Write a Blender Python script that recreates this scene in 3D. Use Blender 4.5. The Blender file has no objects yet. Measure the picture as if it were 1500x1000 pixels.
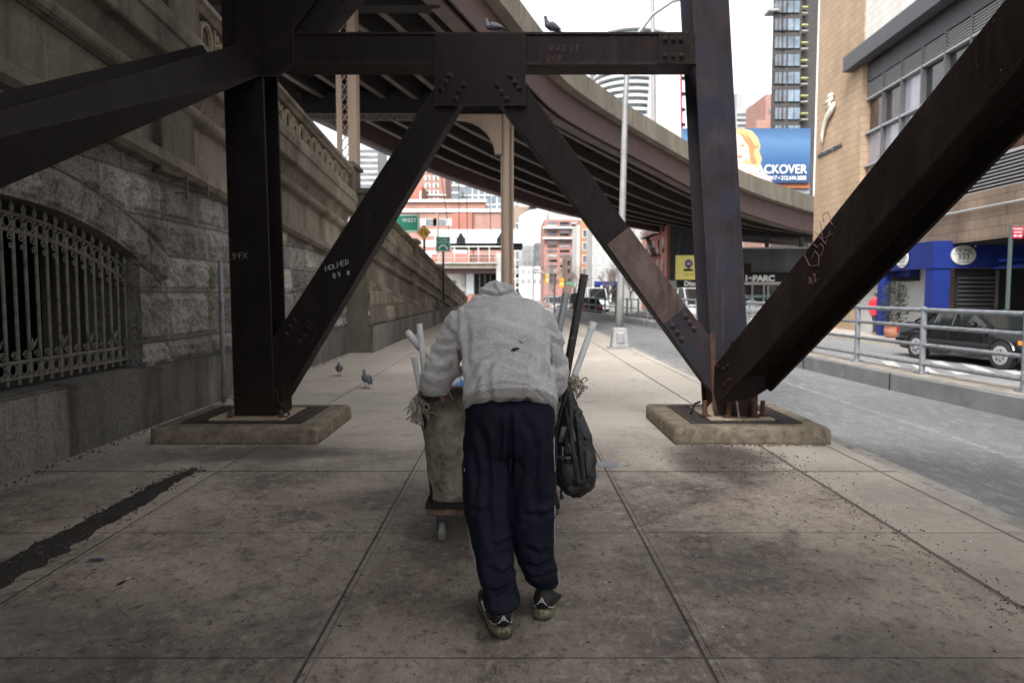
import bpy, bmesh, math, random
import numpy as np
from mathutils import Vector, Matrix, noise as mnoise
R = math.radians
random.seed(7)
scene = bpy.context.scene
C = scene.collection
# ------------------------------------------------------------------ camera, sky, sun, exposure
TH = math.atan(72/1050.0); CT, ST = math.cos(TH), math.sin(TH); CH = 1.4
cd = bpy.data.cameras.new('camera'); cam = bpy.data.objects.new('camera', cd); C.objects.link(cam)
cam.location = (0, 0, CH); cam.rotation_euler = (R(90)-TH, 0, 0)
cd.sensor_width = 36; cd.lens = 36*1050/1500; cd.clip_end = 3000; cd.clip_start = .05
cd.dof.use_dof = True; cd.dof.focus_distance = 3.9; cd.dof.aperture_fstop = 2.6
scene.camera = cam
w = bpy.data.worlds.new('World'); scene.world = w; w.use_nodes = True
nt = w.node_tree; nt.nodes.clear()
SUN_EL, SUN_AZ = 48, 205           # azimuth measured from +Y (ahead) towards +X (right)
sky = nt.nodes.new('ShaderNodeTexSky'); sky.sky_type = 'NISHITA'; sky.sun_disc = False
sky.sun_elevation = R(SUN_EL); sky.sun_rotation = R(SUN_AZ); sky.air_density = 1.0; sky.dust_density = 4.0; sky.ozone_density = 1.0
hs = nt.nodes.new('ShaderNodeHueSaturation'); hs.inputs['Saturation'].default_value = .1
bg = nt.nodes.new('ShaderNodeBackground'); bg.inputs[1].default_value = .15
wo = nt.nodes.new('ShaderNodeOutputWorld')
nt.links.new(sky.outputs[0], hs.inputs['Color']); nt.links.new(hs.outputs[0], bg.inputs[0]); nt.links.new(bg.outputs[0], wo.inputs[0])
sl = bpy.data.lights.new('sun', 'SUN'); sl.energy = 1.2; sl.angle = R(20); sl.color = (1, .97, .93)
so = bpy.data.objects.new('sun', sl); C.objects.link(so)
sd = Vector((math.sin(R(SUN_AZ))*math.cos(R(SUN_EL)), math.cos(R(SUN_AZ))*math.cos(R(SUN_EL)), math.sin(R(SUN_EL))))
so.rotation_euler = sd.to_track_quat('Z', 'Y').to_euler(); so.location = (0, 0, 60)
vs = scene.view_settings; vs.view_transform = 'Standard'; vs.look = 'None'; vs.gamma = 1; vs.exposure = 1.5
# ------------------------------------------------------------------ measuring helpers
def ray(px, py):
    a, b = (px-750)/1050.0, (500-py)/1050.0
    return Vector((a, CT+b*ST, b*CT-ST))
def P(px, py, Y):
    r = ray(px, py); return Vector((0, 0, CH)) + r*(Y/r.y)
def PZ(px, py, z):
    r = ray(px, py); return Vector((0, 0, CH)) + r*((z-CH)/r.z)
def PL(px, py, p0, n):
    r = ray(px, py); o = Vector((0, 0, CH)); return o + r*((Vector(p0)-o).dot(n)/r.dot(n))
def pix(v):
    d = v[1]*CT-(v[2]-CH)*ST; u = v[1]*ST+(v[2]-CH)*CT
    return 750+1050*v[0]/d, 500-1050*u/d
# ------------------------------------------------------------------ numpy noise
def _h(ix, iy, s):
    n = (ix.astype(np.int64)*374761393 + iy.astype(np.int64)*668265263 + s*982451653) & 0x7fffffff
    n = ((n ^ (n >> 13))*1274126177) & 0x7fffffff
    n = ((n ^ (n >> 15))*73244475) & 0x7fffffff
    return ((n ^ (n >> 16)) & 0xffff)/65535.0
def vn(x, y, s=0):
    x = np.asarray(x, float); y = np.asarray(y, float)
    ix, iy = np.floor(x), np.floor(y); fx, fy = x-ix, y-iy
    fx = fx*fx*(3-2*fx); fy = fy*fy*(3-2*fy)
    return (_h(ix, iy, s)*(1-fx)+_h(ix+1, iy, s)*fx)*(1-fy)+(_h(ix, iy+1, s)*(1-fx)+_h(ix+1, iy+1, s)*fx)*fy
def fbm(x, y, s=0, o=4):
    a, t, k = 1.0, 0, 0
    for i in range(o):
        t = t+a*vn(np.asarray(x)*2**i, np.asarray(y)*2**i, s+i*17); k += a; a *= .5
    return t/k
def sm(x, a, b):
    t = np.clip((x-a)/(b-a), 0, 1); return t*t*(3-2*t)
# ------------------------------------------------------------------ node helper and materials
class G:
    def __init__(s, name):
        s.m = bpy.data.materials.new(name); s.m.use_nodes = True; s.nt = s.m.node_tree
        s.b = s.nt.nodes['Principled BSDF']; s.pos = s.n('ShaderNodeNewGeometry').outputs['Position']
    def n(s, t): return s.nt.nodes.new(t)
    def l(s, a, b):
        if hasattr(a, 'is_output'): s.nt.links.new(a, b)
        else: b.default_value = a
    def math(s, op, a, b=0.0, c=None):
        n = s.n('ShaderNodeMath'); n.operation = op; s.l(a, n.inputs[0]); s.l(b, n.inputs[1])
        if c is not None: s.l(c, n.inputs[2])
        return n.outputs[0]
    def xyz(s, v=None):
        n = s.n('ShaderNodeSeparateXYZ'); s.l(v or s.pos, n.inputs[0]); return n.outputs
    def comb(s, x, y, z=0.0):
        n = s.n('ShaderNodeCombineXYZ'); s.l(x, n.inputs[0]); s.l(y, n.inputs[1]); s.l(z, n.inputs[2]); return n.outputs[0]
    def scl(s, v, sc):
        n = s.n('ShaderNodeMapping'); s.l(v, n.inputs[0]); n.inputs['Scale'].default_value = sc; return n.outputs[0]
    def noise(s, sc, det=4, rough=.6, v=None, dist=0):
        n = s.n('ShaderNodeTexNoise'); s.l(v or s.pos, n.inputs['Vector']); n.inputs['Scale'].default_value = sc
        n.inputs['Detail'].default_value = det; n.inputs['Roughness'].default_value = rough; n.inputs['Distortion'].default_value = dist
        return n.outputs[0]
    def ramp(s, f, stops):
        n = s.n('ShaderNodeValToRGB'); s.l(f, n.inputs[0]); e = n.color_ramp.elements
        e[0].position, e[1].position = stops[0][0], stops[-1][0]
        def c4(c): return (c, c, c, 1) if not hasattr(c, '__len__') else (*c, 1)
        e[0].color = c4(stops[0][1]); e[1].color = c4(stops[-1][1])
        for p, c in stops[1:-1]: q = e.new(p); q.color = c4(c)
        return n.outputs[0]
    def mix(s, f, a, b, op='MIX'):
        n = s.n('ShaderNodeMix'); n.data_type = 'RGBA'; n.blend_type = op; s.l(f, n.inputs[0])
        for v, i in ((a, 6), (b, 7)):
            if hasattr(v, 'is_output'): s.l(v, n.inputs[i])
            elif hasattr(v, '__len__'): n.inputs[i].default_value = (*v[:3], 1)
            else: n.inputs[i].default_value = (v, v, v, 1)
        return n.outputs[2]
    def bump(s, h, st=.3, d=.01, prev=None):
        n = s.n('ShaderNodeBump'); n.inputs['Strength'].default_value = st; n.inputs['Distance'].default_value = d; s.l(h, n.inputs['Height'])
        if prev is not None: s.l(prev, n.inputs['Normal'])
        return n.outputs[0]
    def out(s, col, rough=.7, nrm=None, metal=0, spec=.5, **k):
        if hasattr(col, 'is_output'): s.l(col, s.b.inputs['Base Color'])
        else: s.b.inputs['Base Color'].default_value = (*col[:3], 1)
        s.l(rough, s.b.inputs['Roughness']); s.b.inputs['Metallic'].default_value = metal
        s.b.inputs['Specular IOR Level'].default_value = spec
        if nrm is not None: s.l(nrm, s.b.inputs['Normal'])
        for a, v in k.items(): s.b.inputs[a.replace('_', ' ')].default_value = v
        return s.m
def mul(c, k): return tuple(min(1, max(0, x*k)) for x in c)
def M(name, col, rough=.7, var=.25, sc=3, bump=.25, bs=40, metal=0, col2=None, th=(.45, .65), spec=.5, streak=0, bd=.004, **k):
    g = G(name)
    v = g.scl(g.pos, (1, 1, .12)) if streak else g.pos
    f = g.noise(sc, 5, .65, v)
    base = g.ramp(f, [(.3, mul(col, 1-var)), (.7, mul(col, 1+var))])
    if col2:
        f2 = g.noise(sc*1.7+.37, 6, .7, v, .6); base = g.mix(g.ramp(f2, [(th[0], 0.0), (th[1], 1.0)]), base, col2)
    f3 = g.noise(bs, 4, .7)
    rr = g.math('MULTIPLY_ADD', f, .3, rough-.15)
    return g.out(base, rr, g.bump(f3, bump, bd), metal, spec, **k)
def flat(name, col, rough=.6, spec=.5, metal=0, **k): return M(name, col, rough, .08, 2, .05, 20, metal, spec=spec, **k)
def brickmat(name, c1, c2, mortar, bw=.3, bh=.1, ms=.012, var=.2, rough=.85):
    g = G(name); x, y, z = g.xyz()
    vec = g.comb(g.math('ADD', x, y), z)
    n = g.n('ShaderNodeTexBrick'); g.l(vec, n.inputs['Vector']); n.inputs['Scale'].default_value = 1
    n.inputs['Color1'].default_value = (*c1, 1); n.inputs['Color2'].default_value = (*c2, 1); n.inputs['Mortar'].default_value = (*mortar, 1)
    n.inputs['Brick Width'].default_value = bw; n.inputs['Row Height'].default_value = bh; n.inputs['Mortar Size'].default_value = ms
    st = g.noise(.8, 5, .65, g.scl(g.pos, (1, 1, .3)))
    col = g.mix(1.0, n.outputs[0], g.ramp(st, [(.3, 1-var), (.7, 1+var*.2)]), 'MULTIPLY')
    return g.out(col, rough, g.bump(n.outputs[1], -.3, .01))
# steel paint of the bridge bent: dark purple brown with rust bleeding through
def steelmat(name, col, rust=(.05, .02, .012), th=(.52, .7), blue=None, spec=.09):
    g = G(name)
    a = g.noise(1.6, 7, .75, g.scl(g.pos, (1, 1, .5)), .6); st = g.noise(11, 6, .8, g.scl(g.pos, (1, 1, .04)))
    base = g.ramp(a, [(.3, mul(col, .45)), (.5, col), (.7, mul(col, 1.7))])
    if blue: base = g.mix(g.ramp(g.noise(3.1, 5, .6), [(.4, 0.0), (.62, 1.0)]), base, blue)
    r = g.noise(4, 9, .82, g.scl(g.pos, (1, 1, .5)), 1.2)
    base = g.mix(g.ramp(r, [(th[0], 0.0), (th[1], .95)]), base, rust)
    base = g.mix(g.ramp(st, [(.56, 0.0), (.75, .7)]), base, mul(col, 2.6)); base = g.mix(g.ramp(st, [(.3, .7), (.42, 0.0)]), base, mul(col, .3))
    sp = g.noise(70, 2, .5); base = g.mix(g.ramp(sp, [(.72, 0.0), (.74, .6)]), base, (.16, .14, .12))
    x, y, z = g.xyz(); lo = g.n('ShaderNodeMapRange'); g.l(g.math('ADD', z, g.math('MULTIPLY', r, .8)), lo.inputs[0]); lo.inputs[1].default_value = .55; lo.inputs[2].default_value = 1.2; lo.inputs[3].default_value = .8; lo.inputs[4].default_value = 0
    base = g.mix(lo.outputs[0], base, mul(rust, 1.0))
    # worn bare edges
    bv = g.n('ShaderNodeBevel'); bv.samples = 4; bv.inputs['Radius'].default_value = .018
    gn = g.n('ShaderNodeNewGeometry'); dt = g.n('ShaderNodeVectorMath'); dt.operation = 'DOT_PRODUCT'; g.l(bv.outputs[0], dt.inputs[0]); g.l(gn.outputs['Normal'], dt.inputs[1])
    ed = g.math('MULTIPLY', g.ramp(dt.outputs['Value'], [(.80, 1.0), (.97, 0.0)]), g.ramp(g.noise(14, 5, .8), [(.4, 0.0), (.6, .75)]))
    base = g.mix(ed, base, (.10, .07, .055))
    rr = g.ramp(a, [(.3, .5), (.7, .75)])
    return g.out(base, rr, g.bump(g.noise(45, 6, .75), .5, .004, g.bump(g.noise(3, 5, .7), .35, .012)), spec=spec)
MT = {}
MT['steel'] = steelmat('steel_paint', (.0095, .007, .0078), (.021, .0112, .0078), (.52, .7))
MT['steelR'] = steelmat('steel_paint_brown', (.012, .0084, .0073), (.02, .0112, .0082))
MT['steel2'] = steelmat('steel_paint_blue', (.029, .0225, .0255), (.038, .022, .018), (.54, .74), (.023, .0235, .033))
MT['steelL'] = steelmat('steel_patch_paint', (.062, .045, .04), (.03, .021, .015), (.5, .66))
MT['rust'] = M('rust', (.075, .034, .017), .9, .5, 6, .6, 60, col2=(.035, .02, .014))
MT['plate'] = M('base_plate', (.33, .27, .2), .85, .3, 5, .3, 50, col2=(.17, .075, .03), th=(.5, .68))
MT['grate'] = M('iron_grate', (.04, .032, .028), .8, .4, 8, .8, 120)
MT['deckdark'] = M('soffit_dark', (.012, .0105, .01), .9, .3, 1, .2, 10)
MT['girder'] = M('girder_oxide', (.075, .042, .04), .7, .3, .7, .15, 12, streak=1, col2=(.05, .035, .033), th=(.5, .8))
MT['stringer'] = M('stringer_paint', (.13, .1, .09), .7, .3, .8, .15, 12, col2=(.07, .05, .045), th=(.5, .75))
MT['conc'] = M('parapet_concrete', (.2, .18, .145), .9, .3, 1.2, .3, 20, streak=1, col2=(.1, .09, .075), th=(.52, .75))
MT['beige'] = M('beige_paint', (.38, .28, .21), .6, .15, 1.5, .2, 30, streak=1, col2=(.17, .12, .09), th=(.62, .8))
MT['galv'] = M('galvanised', (.2, .215, .235), .55, .3, 9, .3, 60, .35, col2=(.33, .34, .36), th=(.5, .7))
MT['lamp'] = M('lamp_post_paint', (.26, .26, .26), .5, .15, 4, .1, 30, .2)
MT['iron'] = M('grille_iron', (.135, .125, .108), .6, .35, 8, .3, 60, .2, col2=(.035, .03, .026), th=(.5, .7))
MT['black'] = flat('black_void', (.006, .006, .006), .9)
MT['darkglass'] = M('dark_glass', (.02, .022, .025), .08, .3, 1, .02, 3, spec=.8)
MT['glass'] = M('pale_glass', (.12, .16, .2), .1, .5, .6, .02, 3, spec=.8)
MT['glassg'] = M('grey_glass', (.1, .11, .13), .12, .5, .5, .02, 3, spec=.8)
MT['white'] = flat('white_paint', (.75, .75, .75), .5)
MT['offw'] = M('off_white', (.5, .5, .48), .8, .12, .6, .1, 8)
MT['pale'] = M('pale_stone', (.38, .38, .37), .85, .25, .4, .1, 8)
MT['greyb'] = M('grey_render', (.3, .31, .32), .85, .2, .4, .1, 8)
MT['dgreyb'] = M('dark_render', (.075, .078, .088), .9, .35, .6, .2, 8, col2=(.2, .2, .2), th=(.6, .8), streak=1)
MT['redb'] = brickmat('red_brick', (.36, .12, .085), (.3, .1, .07), (.35, .2, .16), .5, .18, .02)
MT['salmon'] = brickmat('salmon_brick', (.33, .175, .14), (.29, .15, .12), (.36, .25, .21), .6, .22, .02)
MT['tan'] = brickmat('tan_brick', (.43, .31, .205), (.385, .27, .175), (.26, .185, .12), .62, .3, .014)
MT['tand'] = brickmat('tan_brick_weathered', (.235, .17, .125), (.2, .14, .1), (.12, .09, .07), .62, .3, .016, .5)
MT['whiteb'] = brickmat('white_brick', (.68, .66, .62), (.64, .62, .58), (.5, .48, .44), .62, .3, .014)
MT['blackb'] = brickmat('dark_brick', (.05, .047, .047), (.07, .062, .06), (.04, .04, .04), .5, .2, .02)
MT['blue'] = M('blue_canvas', (.003, .016, .14), .6, .2, .8, .08, 10, spec=.4)
MT['orange'] = brickmat('orange_brick', (.36, .19, .115), (.31, .16, .095), (.4, .25, .15), .5, .2, .02)
# ------------------------------------------------------------------ mesh builder and object helpers
def wl(o):
    v = Vector((0, 0, 0))
    while o: v += o.location; o = o.parent
    return v
def tag(o, label=None, cat=None, group=None, kind=None):
    for k, v in (('label', label), ('category', cat), ('group', group), ('kind', kind)):
        if v: o[k] = v
    return o
def thing(name, loc, label, cat, group=None):
    o = bpy.data.objects.new(name, None); C.objects.link(o); o.location = loc; o.empty_display_size = .1
    return tag(o, label, cat, group)
class MB:
    def __init__(s): s.v = []; s.f = []
    def add(s, vs_, fs):
        b = len(s.v); s.v += [tuple(v) for v in vs_]; s.f += [tuple(b+i for i in f) for f in fs]; return s
    def box(s, c, d, rot=None):
        c = Vector(c); hv = [Vector((x*d[0]/2, y*d[1]/2, z*d[2]/2)) for z in (-1, 1) for y in (-1, 1) for x in (-1, 1)]
        if rot is not None: hv = [rot @ h for h in hv]
        return s.add([c+h for h in hv], [(0, 2, 3, 1), (4, 5, 7, 6), (0, 1, 5, 4), (2, 6, 7, 3), (0, 4, 6, 2), (1, 3, 7, 5)])
    def b2(s, p, q):
        p, q = Vector(p), Vector(q); return s.box((p+q)/2, [abs(a) for a in (q-p)])
    def prism(s, poly, vec):
        vec = Vector(vec); n = len(poly); poly = [Vector(p) for p in poly]
        return s.add(poly+[p+vec for p in poly], [tuple(range(n))[::-1], tuple(range(n, 2*n))]+[(i, (i+1) % n, n+(i+1) % n, n+i) for i in range(n)])
    def loft(s, rings, cap=True, close=True):
        n = len(rings[0]); fs = []; m = n if close else n-1
        for k in range(len(rings)-1):
            for i in range(m): j = (i+1) % n; fs.append((k*n+i, k*n+j, (k+1)*n+j, (k+1)*n+i))
        if cap: fs += [tuple(range(n))[::-1], tuple(range((len(rings)-1)*n, len(rings)*n))]
        return s.add([p for r in rings for p in r], fs)
    def tube(s, pts, r, n=8, cap=True, sq=1.0, up=None):
        pts = [Vector(p) for p in pts]; rs = r if hasattr(r, '__len__') else [r]*len(pts); rings = []
        d0 = (pts[1]-pts[0]).normalized(); u = Vector(up) if up else (Vector((0, 0, 1)) if abs(d0.z) < .9 else Vector((1, 0, 0)))
        for i, p in enumerate(pts):
            a = pts[max(0, i-1)]; b = pts[min(len(pts)-1, i+1)]; d = (b-a).normalized()
            x = d.cross(u)
            if x.length < 1e-4: x = d.orthogonal()
            x.normalize(); y = x.cross(d).normalized(); u = y
            rings.append([p+x*rs[i]*math.cos(2*math.pi*k/n)+y*rs[i]*sq*math.sin(2*math.pi*k/n) for k in range(n)])
        return s.loft(rings, cap)
    def bar(s, a, b, w_, h, up=(0, 0, 1)):
        a, b = Vector(a), Vector(b); d = (b-a); L = d.length; d.normalize(); u = Vector(up); x = d.cross(u).normalized(); u = x.cross(d)
        rot = Matrix((x, d, u)).transposed(); return s.box((a+b)/2, (w_, L, h), rot)
    def lathe(s, c, prof, n=16, ax=(0, 0, 1)):
        c, ax = Vector(c), Vector(ax).normalized(); x = ax.orthogonal().normalized(); y = ax.cross(x)
        return s.loft([[c+ax*h+(x*math.cos(2*math.pi*k/n)+y*math.sin(2*math.pi*k/n))*max(r, 1e-4) for k in range(n)] for r, h in prof])
    def ball(s, c, r, n=12, m=8, rot=None):
        r = r if hasattr(r, '__len__') else (r, r, r); c = Vector(c); rings = []
        for i in range(1, m):
            t = math.pi*i/m
            ring = [Vector((r[0]*math.sin(t)*math.cos(2*math.pi*k/n), r[1]*math.sin(t)*math.sin(2*math.pi*k/n), -r[2]*math.cos(t))) for k in range(n)]
            rings.append([c+(rot @ q if rot is not None else q) for q in ring])
        return s.loft(rings)
    def grid(s, A, flip=False):
        m, n = A.shape[:2]; b = len(s.v); s.v += [tuple(v) for v in A.reshape(-1, 3).tolist()]
        for i in range(m-1):
            for j in range(n-1):
                q = (b+i*n+j, b+i*n+j+1, b+(i+1)*n+j+1, b+(i+1)*n+j); s.f.append(q[::-1] if flip else q)
        return s
    def build(s, name, mat, parent=None, smooth=False, bevel=0, label=None, fix=True):
        V = np.array(s.v, float); org = wl(parent) if parent else Vector(((V[:, 0].min()+V[:, 0].max())/2, (V[:, 1].min()+V[:, 1].max())/2, V[:, 2].min()))
        V = V-np.array(org); me = bpy.data.meshes.new(name); me.from_pydata(V.tolist(), [], s.f)
        if fix and len(s.f) < 60000:
            bm = bmesh.new(); bm.from_mesh(me); bmesh.ops.recalc_face_normals(bm, faces=bm.faces); bm.to_mesh(me); bm.free()
        me.materials.append(MT[mat] if isinstance(mat, str) else mat)
        if smooth: me.polygons.foreach_set('use_smooth', [True]*len(me.polygons))
        o = bpy.data.objects.new(name, me); C.objects.link(o)
        if parent: o.parent = parent
        else: o.location = org
        if bevel:
            b = o.modifiers.new('bevel', 'BEVEL'); b.width = bevel; b.segments = 2; b.limit_method = 'ANGLE'
        if label: o['label'] = label
        return o
def one(name, fn, mat, parent=None, **k):
    m = MB(); fn(m); return m.build(name, mat, parent, **k)
def boxp(name, p, q, mat, parent=None, **k): return MB().b2(p, q).build(name, mat, parent, **k)
def copytree(o, parent=None):
    c = o.copy(); C.objects.link(c)
    if parent: c.parent = parent
    for ch in list(o.children): copytree(ch, c)
    return c
_fc = {}
def text(s, org, right, up, size, mat, parent=None, name='lettering', align='CENTER', sx=1.0, thick=.003, space=1.0, off=0.0):
    cu = bpy.data.curves.new('t', 'FONT'); cu.body = s; cu.size = size; cu.align_x = align; cu.align_y = 'CENTER'; cu.extrude = thick; cu.space_character = space; cu.offset = off
    t = bpy.data.objects.new('t', cu); C.objects.link(t); dg = bpy.context.evaluated_depsgraph_get()
    me = bpy.data.meshes.new_from_object(t.evaluated_get(dg)); C.objects.unlink(t); bpy.data.objects.remove(t)
    r = Vector(right).normalized(); u = Vector(up).normalized(); n = r.cross(u); lo = wl(parent) if parent else Vector(org)
    for v in me.vertices:
        v.co = Vector(org)-lo+r*v.co.x*sx+u*v.co.y+n*v.co.z
    me.materials.clear(); me.materials.append(MT[mat] if isinstance(mat, str) else mat)
    o = bpy.data.objects.new(name, me); C.objects.link(o)
    if parent: o.parent = parent
    else: o.location = org
    return o
STROKES = {'M': [[(0, 0), (.1, 1), (.4, .3), (.75, 1), (.8, 0)]], 'O': [[(.4, 1), (.05, .7), (.1, .2), (.45, 0), (.8, .3), (.75, .8), (.4, 1)]], 'L': [[(.1, 1), (.1, 0), (.7, .05)]],
 'E': [[(.7, 1), (.1, .95), (.1, 0), (.7, .05)], [(.1, .5), (.55, .55)]], 'D': [[(.1, 0), (.15, 1), (.7, .7), (.65, .2), (.1, 0)]], '8': [[(.4, .5), (.1, .8), (.4, 1), (.65, .8), (.4, .5), (.1, .2), (.4, 0), (.7, .2), (.4, .5)]],
 '9': [[(.6, .6), (.3, .5), (.15, .8), (.4, 1), (.6, .8), (.6, .4), (.4, 0)]], '*': [[(.1, .2), (.6, .8)], [(.1, .8), (.6, .2)], [(.35, .05), (.35, .95)]], 'G': [[(.7, 1.1), (.2, 1), (0, .3), (.4, -.2), (.8, .1), (.8, .5), (.4, .45)]],
 'S': [[(.7, .8), (.3, .85), (.3, .5), (.65, .4), (.6, .1), (.15, 0)]], 'K': [[(.1, 1.2), (.1, 0)], [(.7, 1.1), (.15, .4), (.7, 0)], [(.1, .1), (.75, .2)]], '?': [[(.1, .9), (.3, 1.2), (.6, 1), (.5, .7), (.35, .5), (.35, .3)], [(.35, .1), (.37, .02)]],
 '4': [[(.5, 0), (.5, 1), (.05, .4), (.75, .4)]], '2': [[(.1, .8), (.4, 1), (.6, .75), (.1, 0), (.7, .02)]], 'R': [[(.1, 0), (.1, 1), (.6, .85), (.55, .55), (.1, .5), (.7, 0)]], 'A': [[(0, 0), (.4, 1), (.75, 0)], [(.15, .35), (.6, .35)]],
 'T': [[(0, .95), (.8, 1)], [(.4, 1), (.4, 0)]], 'F': [[(.6, 1), (.1, .95), (.1, 0)], [(.1, .5), (.5, .55)]], 'X': [[(0, 0), (.7, 1)], [(0, 1), (.7, 0)]]}
def scrawl(s, org, right, up, size, mat, parent, name='graffiti', r=.003, gap=.95):
    m = MB(); right = Vector(right).normalized(); up = Vector(up).normalized(); x = 0
    for ch in s:
        if ch in STROKES:
            dy = random.uniform(-.08, .08)
            for st in STROKES[ch]:
                pts = [Vector(org)+right*((x+a+random.uniform(-.03, .03))*size)+up*((b+dy)*size) for a, b in st]
                m.tube(pts, r, 5, True, up=right.cross(up))
        x += gap
    return m.build(name, mat, parent)
MT['chalk'] = flat('chalk_white', (.5, .5, .5), .9); MT['chalkp'] = flat('chalk_pink', (.12, .055, .065), .9); MT['chalkr'] = flat('chalk_red', (.13, .05, .04), .9)
MT['chalkg'] = flat('chalk_grey', (.2, .2, .2), .9)
# ================================================================== GROUND
def sidewalk_mat():
    g = G('sidewalk_concrete'); x, y, z = g.xyz()
    wob = g.math('MULTIPLY_ADD', g.noise(2.5, 4, .7), .03, -.015)
    def lines(c, x0, sp, wd, soft=.006):
        d = g.math('SUBTRACT', g.math('ADD', c, wob if wd > .006 else 0.0), x0)
        if sp: d = g.math('SUBTRACT', g.math('MODULO', g.math('ADD', d, sp*20.5), sp), sp*.5)
        d = g.math('ABSOLUTE', d)
        n = g.n('ShaderNodeMapRange'); n.interpolation_type = 'SMOOTHSTEP'; g.l(d, n.inputs[0]); n.inputs[1].default_value = wd; n.inputs[2].default_value = wd+soft
        n.inputs[3].default_value = 1; n.inputs[4].default_value = 0; return n.outputs[0]
    mx = g.math('LESS_THAN', x, 2.2)
    j1 = g.math('MULTIPLY', lines(x, -.785, 1.525, .0022), mx); j2 = lines(y, 5.54, 1.437, .0015)
    jh = g.math('MULTIPLY', lines(x, -.755, 1.525, .0012), mx)
    j3 = lines(y, 5.54, 0, .009, .008); j4 = lines(x, 2.265, 0, .008, .01); j5 = lines(x, 2.88, 0, .005)
    jj = g.math('MAXIMUM', g.math('MAXIMUM', g.math('MAXIMUM', j1, g.math('MULTIPLY', j2, .8)), g.math('MAXIMUM', j3, j4)), g.math('MAXIMUM', j5, g.math('MULTIPLY', jh, .3)))
    # slab to slab variation
    ix = g.math('FLOOR', g.math('DIVIDE', g.math('ADD', x, .785), 1.525)); iy = g.math('FLOOR', g.math('DIVIDE', g.math('SUBTRACT', y, 5.54), 1.437))
    wn = g.n('ShaderNodeTexWhiteNoise'); wn.noise_dimensions = '2D'; g.l(g.comb(ix, iy), wn.inputs['Vector'])
    big = g.noise(.75, 8, .68, None, .5); fine = g.noise(13, 7, .78, g.scl(g.pos, (1, .8, 1)), .3); gr = g.noise(160, 3, .7)
    med_ = g.noise(2.6, 9, .76, g.scl(g.pos, (1, .8, 1)), .5); spk = g.noise(42, 4, .8, g.scl(g.pos, (1, .6, 1)))
    base = g.ramp(big, [(.36, (.12, .093, .078)), (.5, (.275, .225, .187)), (.62, (.42, .355, .29))])
    base = g.mix(g.ramp(med_, [(.52, 0.0), (.62, .6)]), base, (.37, .325, .265)); base = g.mix(g.ramp(med_, [(.34, .6), (.45, 0.0)]), base, (.07, .058, .052))
    base = g.mix(g.ramp(fine, [(.54, 0.0), (.62, .75)]), base, (.42, .375, .31)); base = g.mix(g.ramp(fine, [(.36, .8), (.45, 0.0)]), base, (.045, .038, .034))
    base = g.mix(g.ramp(spk, [(.58, 0.0), (.66, .7)]), base, (.5, .45, .38)); base = g.mix(g.ramp(spk, [(.34, .85), (.43, 0.0)]), base, (.03, .026, .024))
    # cleaner slabs past the bridge, colour lightened further in place of open daylight
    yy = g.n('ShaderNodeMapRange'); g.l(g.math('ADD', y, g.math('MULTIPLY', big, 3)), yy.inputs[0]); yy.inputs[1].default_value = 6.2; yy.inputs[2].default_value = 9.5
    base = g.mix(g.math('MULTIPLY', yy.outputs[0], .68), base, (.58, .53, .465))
    rs = g.n('ShaderNodeMapRange'); g.l(x, rs.inputs[0]); rs.inputs[1].default_value = 2.25; rs.inputs[2].default_value = 2.28
    base = g.mix(g.math('MULTIPLY', rs.outputs[0], .5), base, (.42, .38, .33))
    base = g.mix(.35, base, g.ramp(wn.outputs[0], [(0.0, .72), (1.0, 1.12)]), 'MULTIPLY')
    # black stain running down beside the right column and at the left gutter
    def blot(cx, cy, sx_, sy_, amp, seed):
        dx = g.math('DIVIDE', g.math('SUBTRACT', x, cx), sx_); dy = g.math('DIVIDE', g.math('SUBTRACT', y, cy), sy_)
        d = g.math('ADD', g.math('ADD', g.math('MULTIPLY', dx, dx), g.math('MULTIPLY', dy, dy)), g.math('MULTIPLY', g.math('SUBTRACT', g.noise(seed, 7, .7), .5), 2.4))
        return g.math('MULTIPLY', g.ramp(d, [(.15, 1.0), (1.0, 0.0)]), amp*.95)
    st = g.math('MAXIMUM', g.math('MAXIMUM', blot(1.75, 5.9, .55, .9, .8, 1.9), blot(1.2, 3.6, .9, .55, .45, 1.3)), g.math('MAXIMUM', blot(-2.3, 6.2, 1.1, .45, .7, 2.3), blot(-.4, 5.2, 1.0, 1.1, .4, 1.1)))
    st = g.math('MAXIMUM', st, g.math('MAXIMUM', blot(1.5, 2.7, .7, .5, .5, 1.6), blot(-1.7, 2.6, 1.2, .8, .4, 1.4)))
    base = g.mix(st, base, (.034, .028, .026))
    sp = g.n('ShaderNodeTexVoronoi'); g.l(g.pos, sp.inputs['Vector']); sp.inputs['Scale'].default_value = 7; sp.inputs['Randomness'].default_value = 1
    base = g.mix(g.math('MULTIPLY', g.math('LESS_THAN', sp.outputs['Distance'], .07), g.math('GREATER_THAN', g.noise(3.3), .5)), base, (.028, .024, .022))
    sp2 = g.n('ShaderNodeTexVoronoi'); g.l(g.scl(g.pos, (1, .8, 1)), sp2.inputs['Vector']); sp2.inputs['Scale'].default_value = 16
    base = g.mix(g.math('MULTIPLY', g.math('LESS_THAN', sp2.outputs['Distance'], .05), .8), base, (.04, .035, .03))
    wv = g.n('ShaderNodeTexVoronoi'); g.l(g.pos, wv.inputs['Vector']); wv.feature = 'DISTANCE_TO_EDGE'; wv.inputs['Scale'].default_value = .9
    # hairline cracks in a few slabs
    vv = g.n('ShaderNodeTexVoronoi'); vv.feature = 'DISTANCE_TO_EDGE'; dv = g.n('ShaderNodeVectorMath'); dv.operation = 'ADD'; g.l(g.pos, dv.inputs[0])
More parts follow.
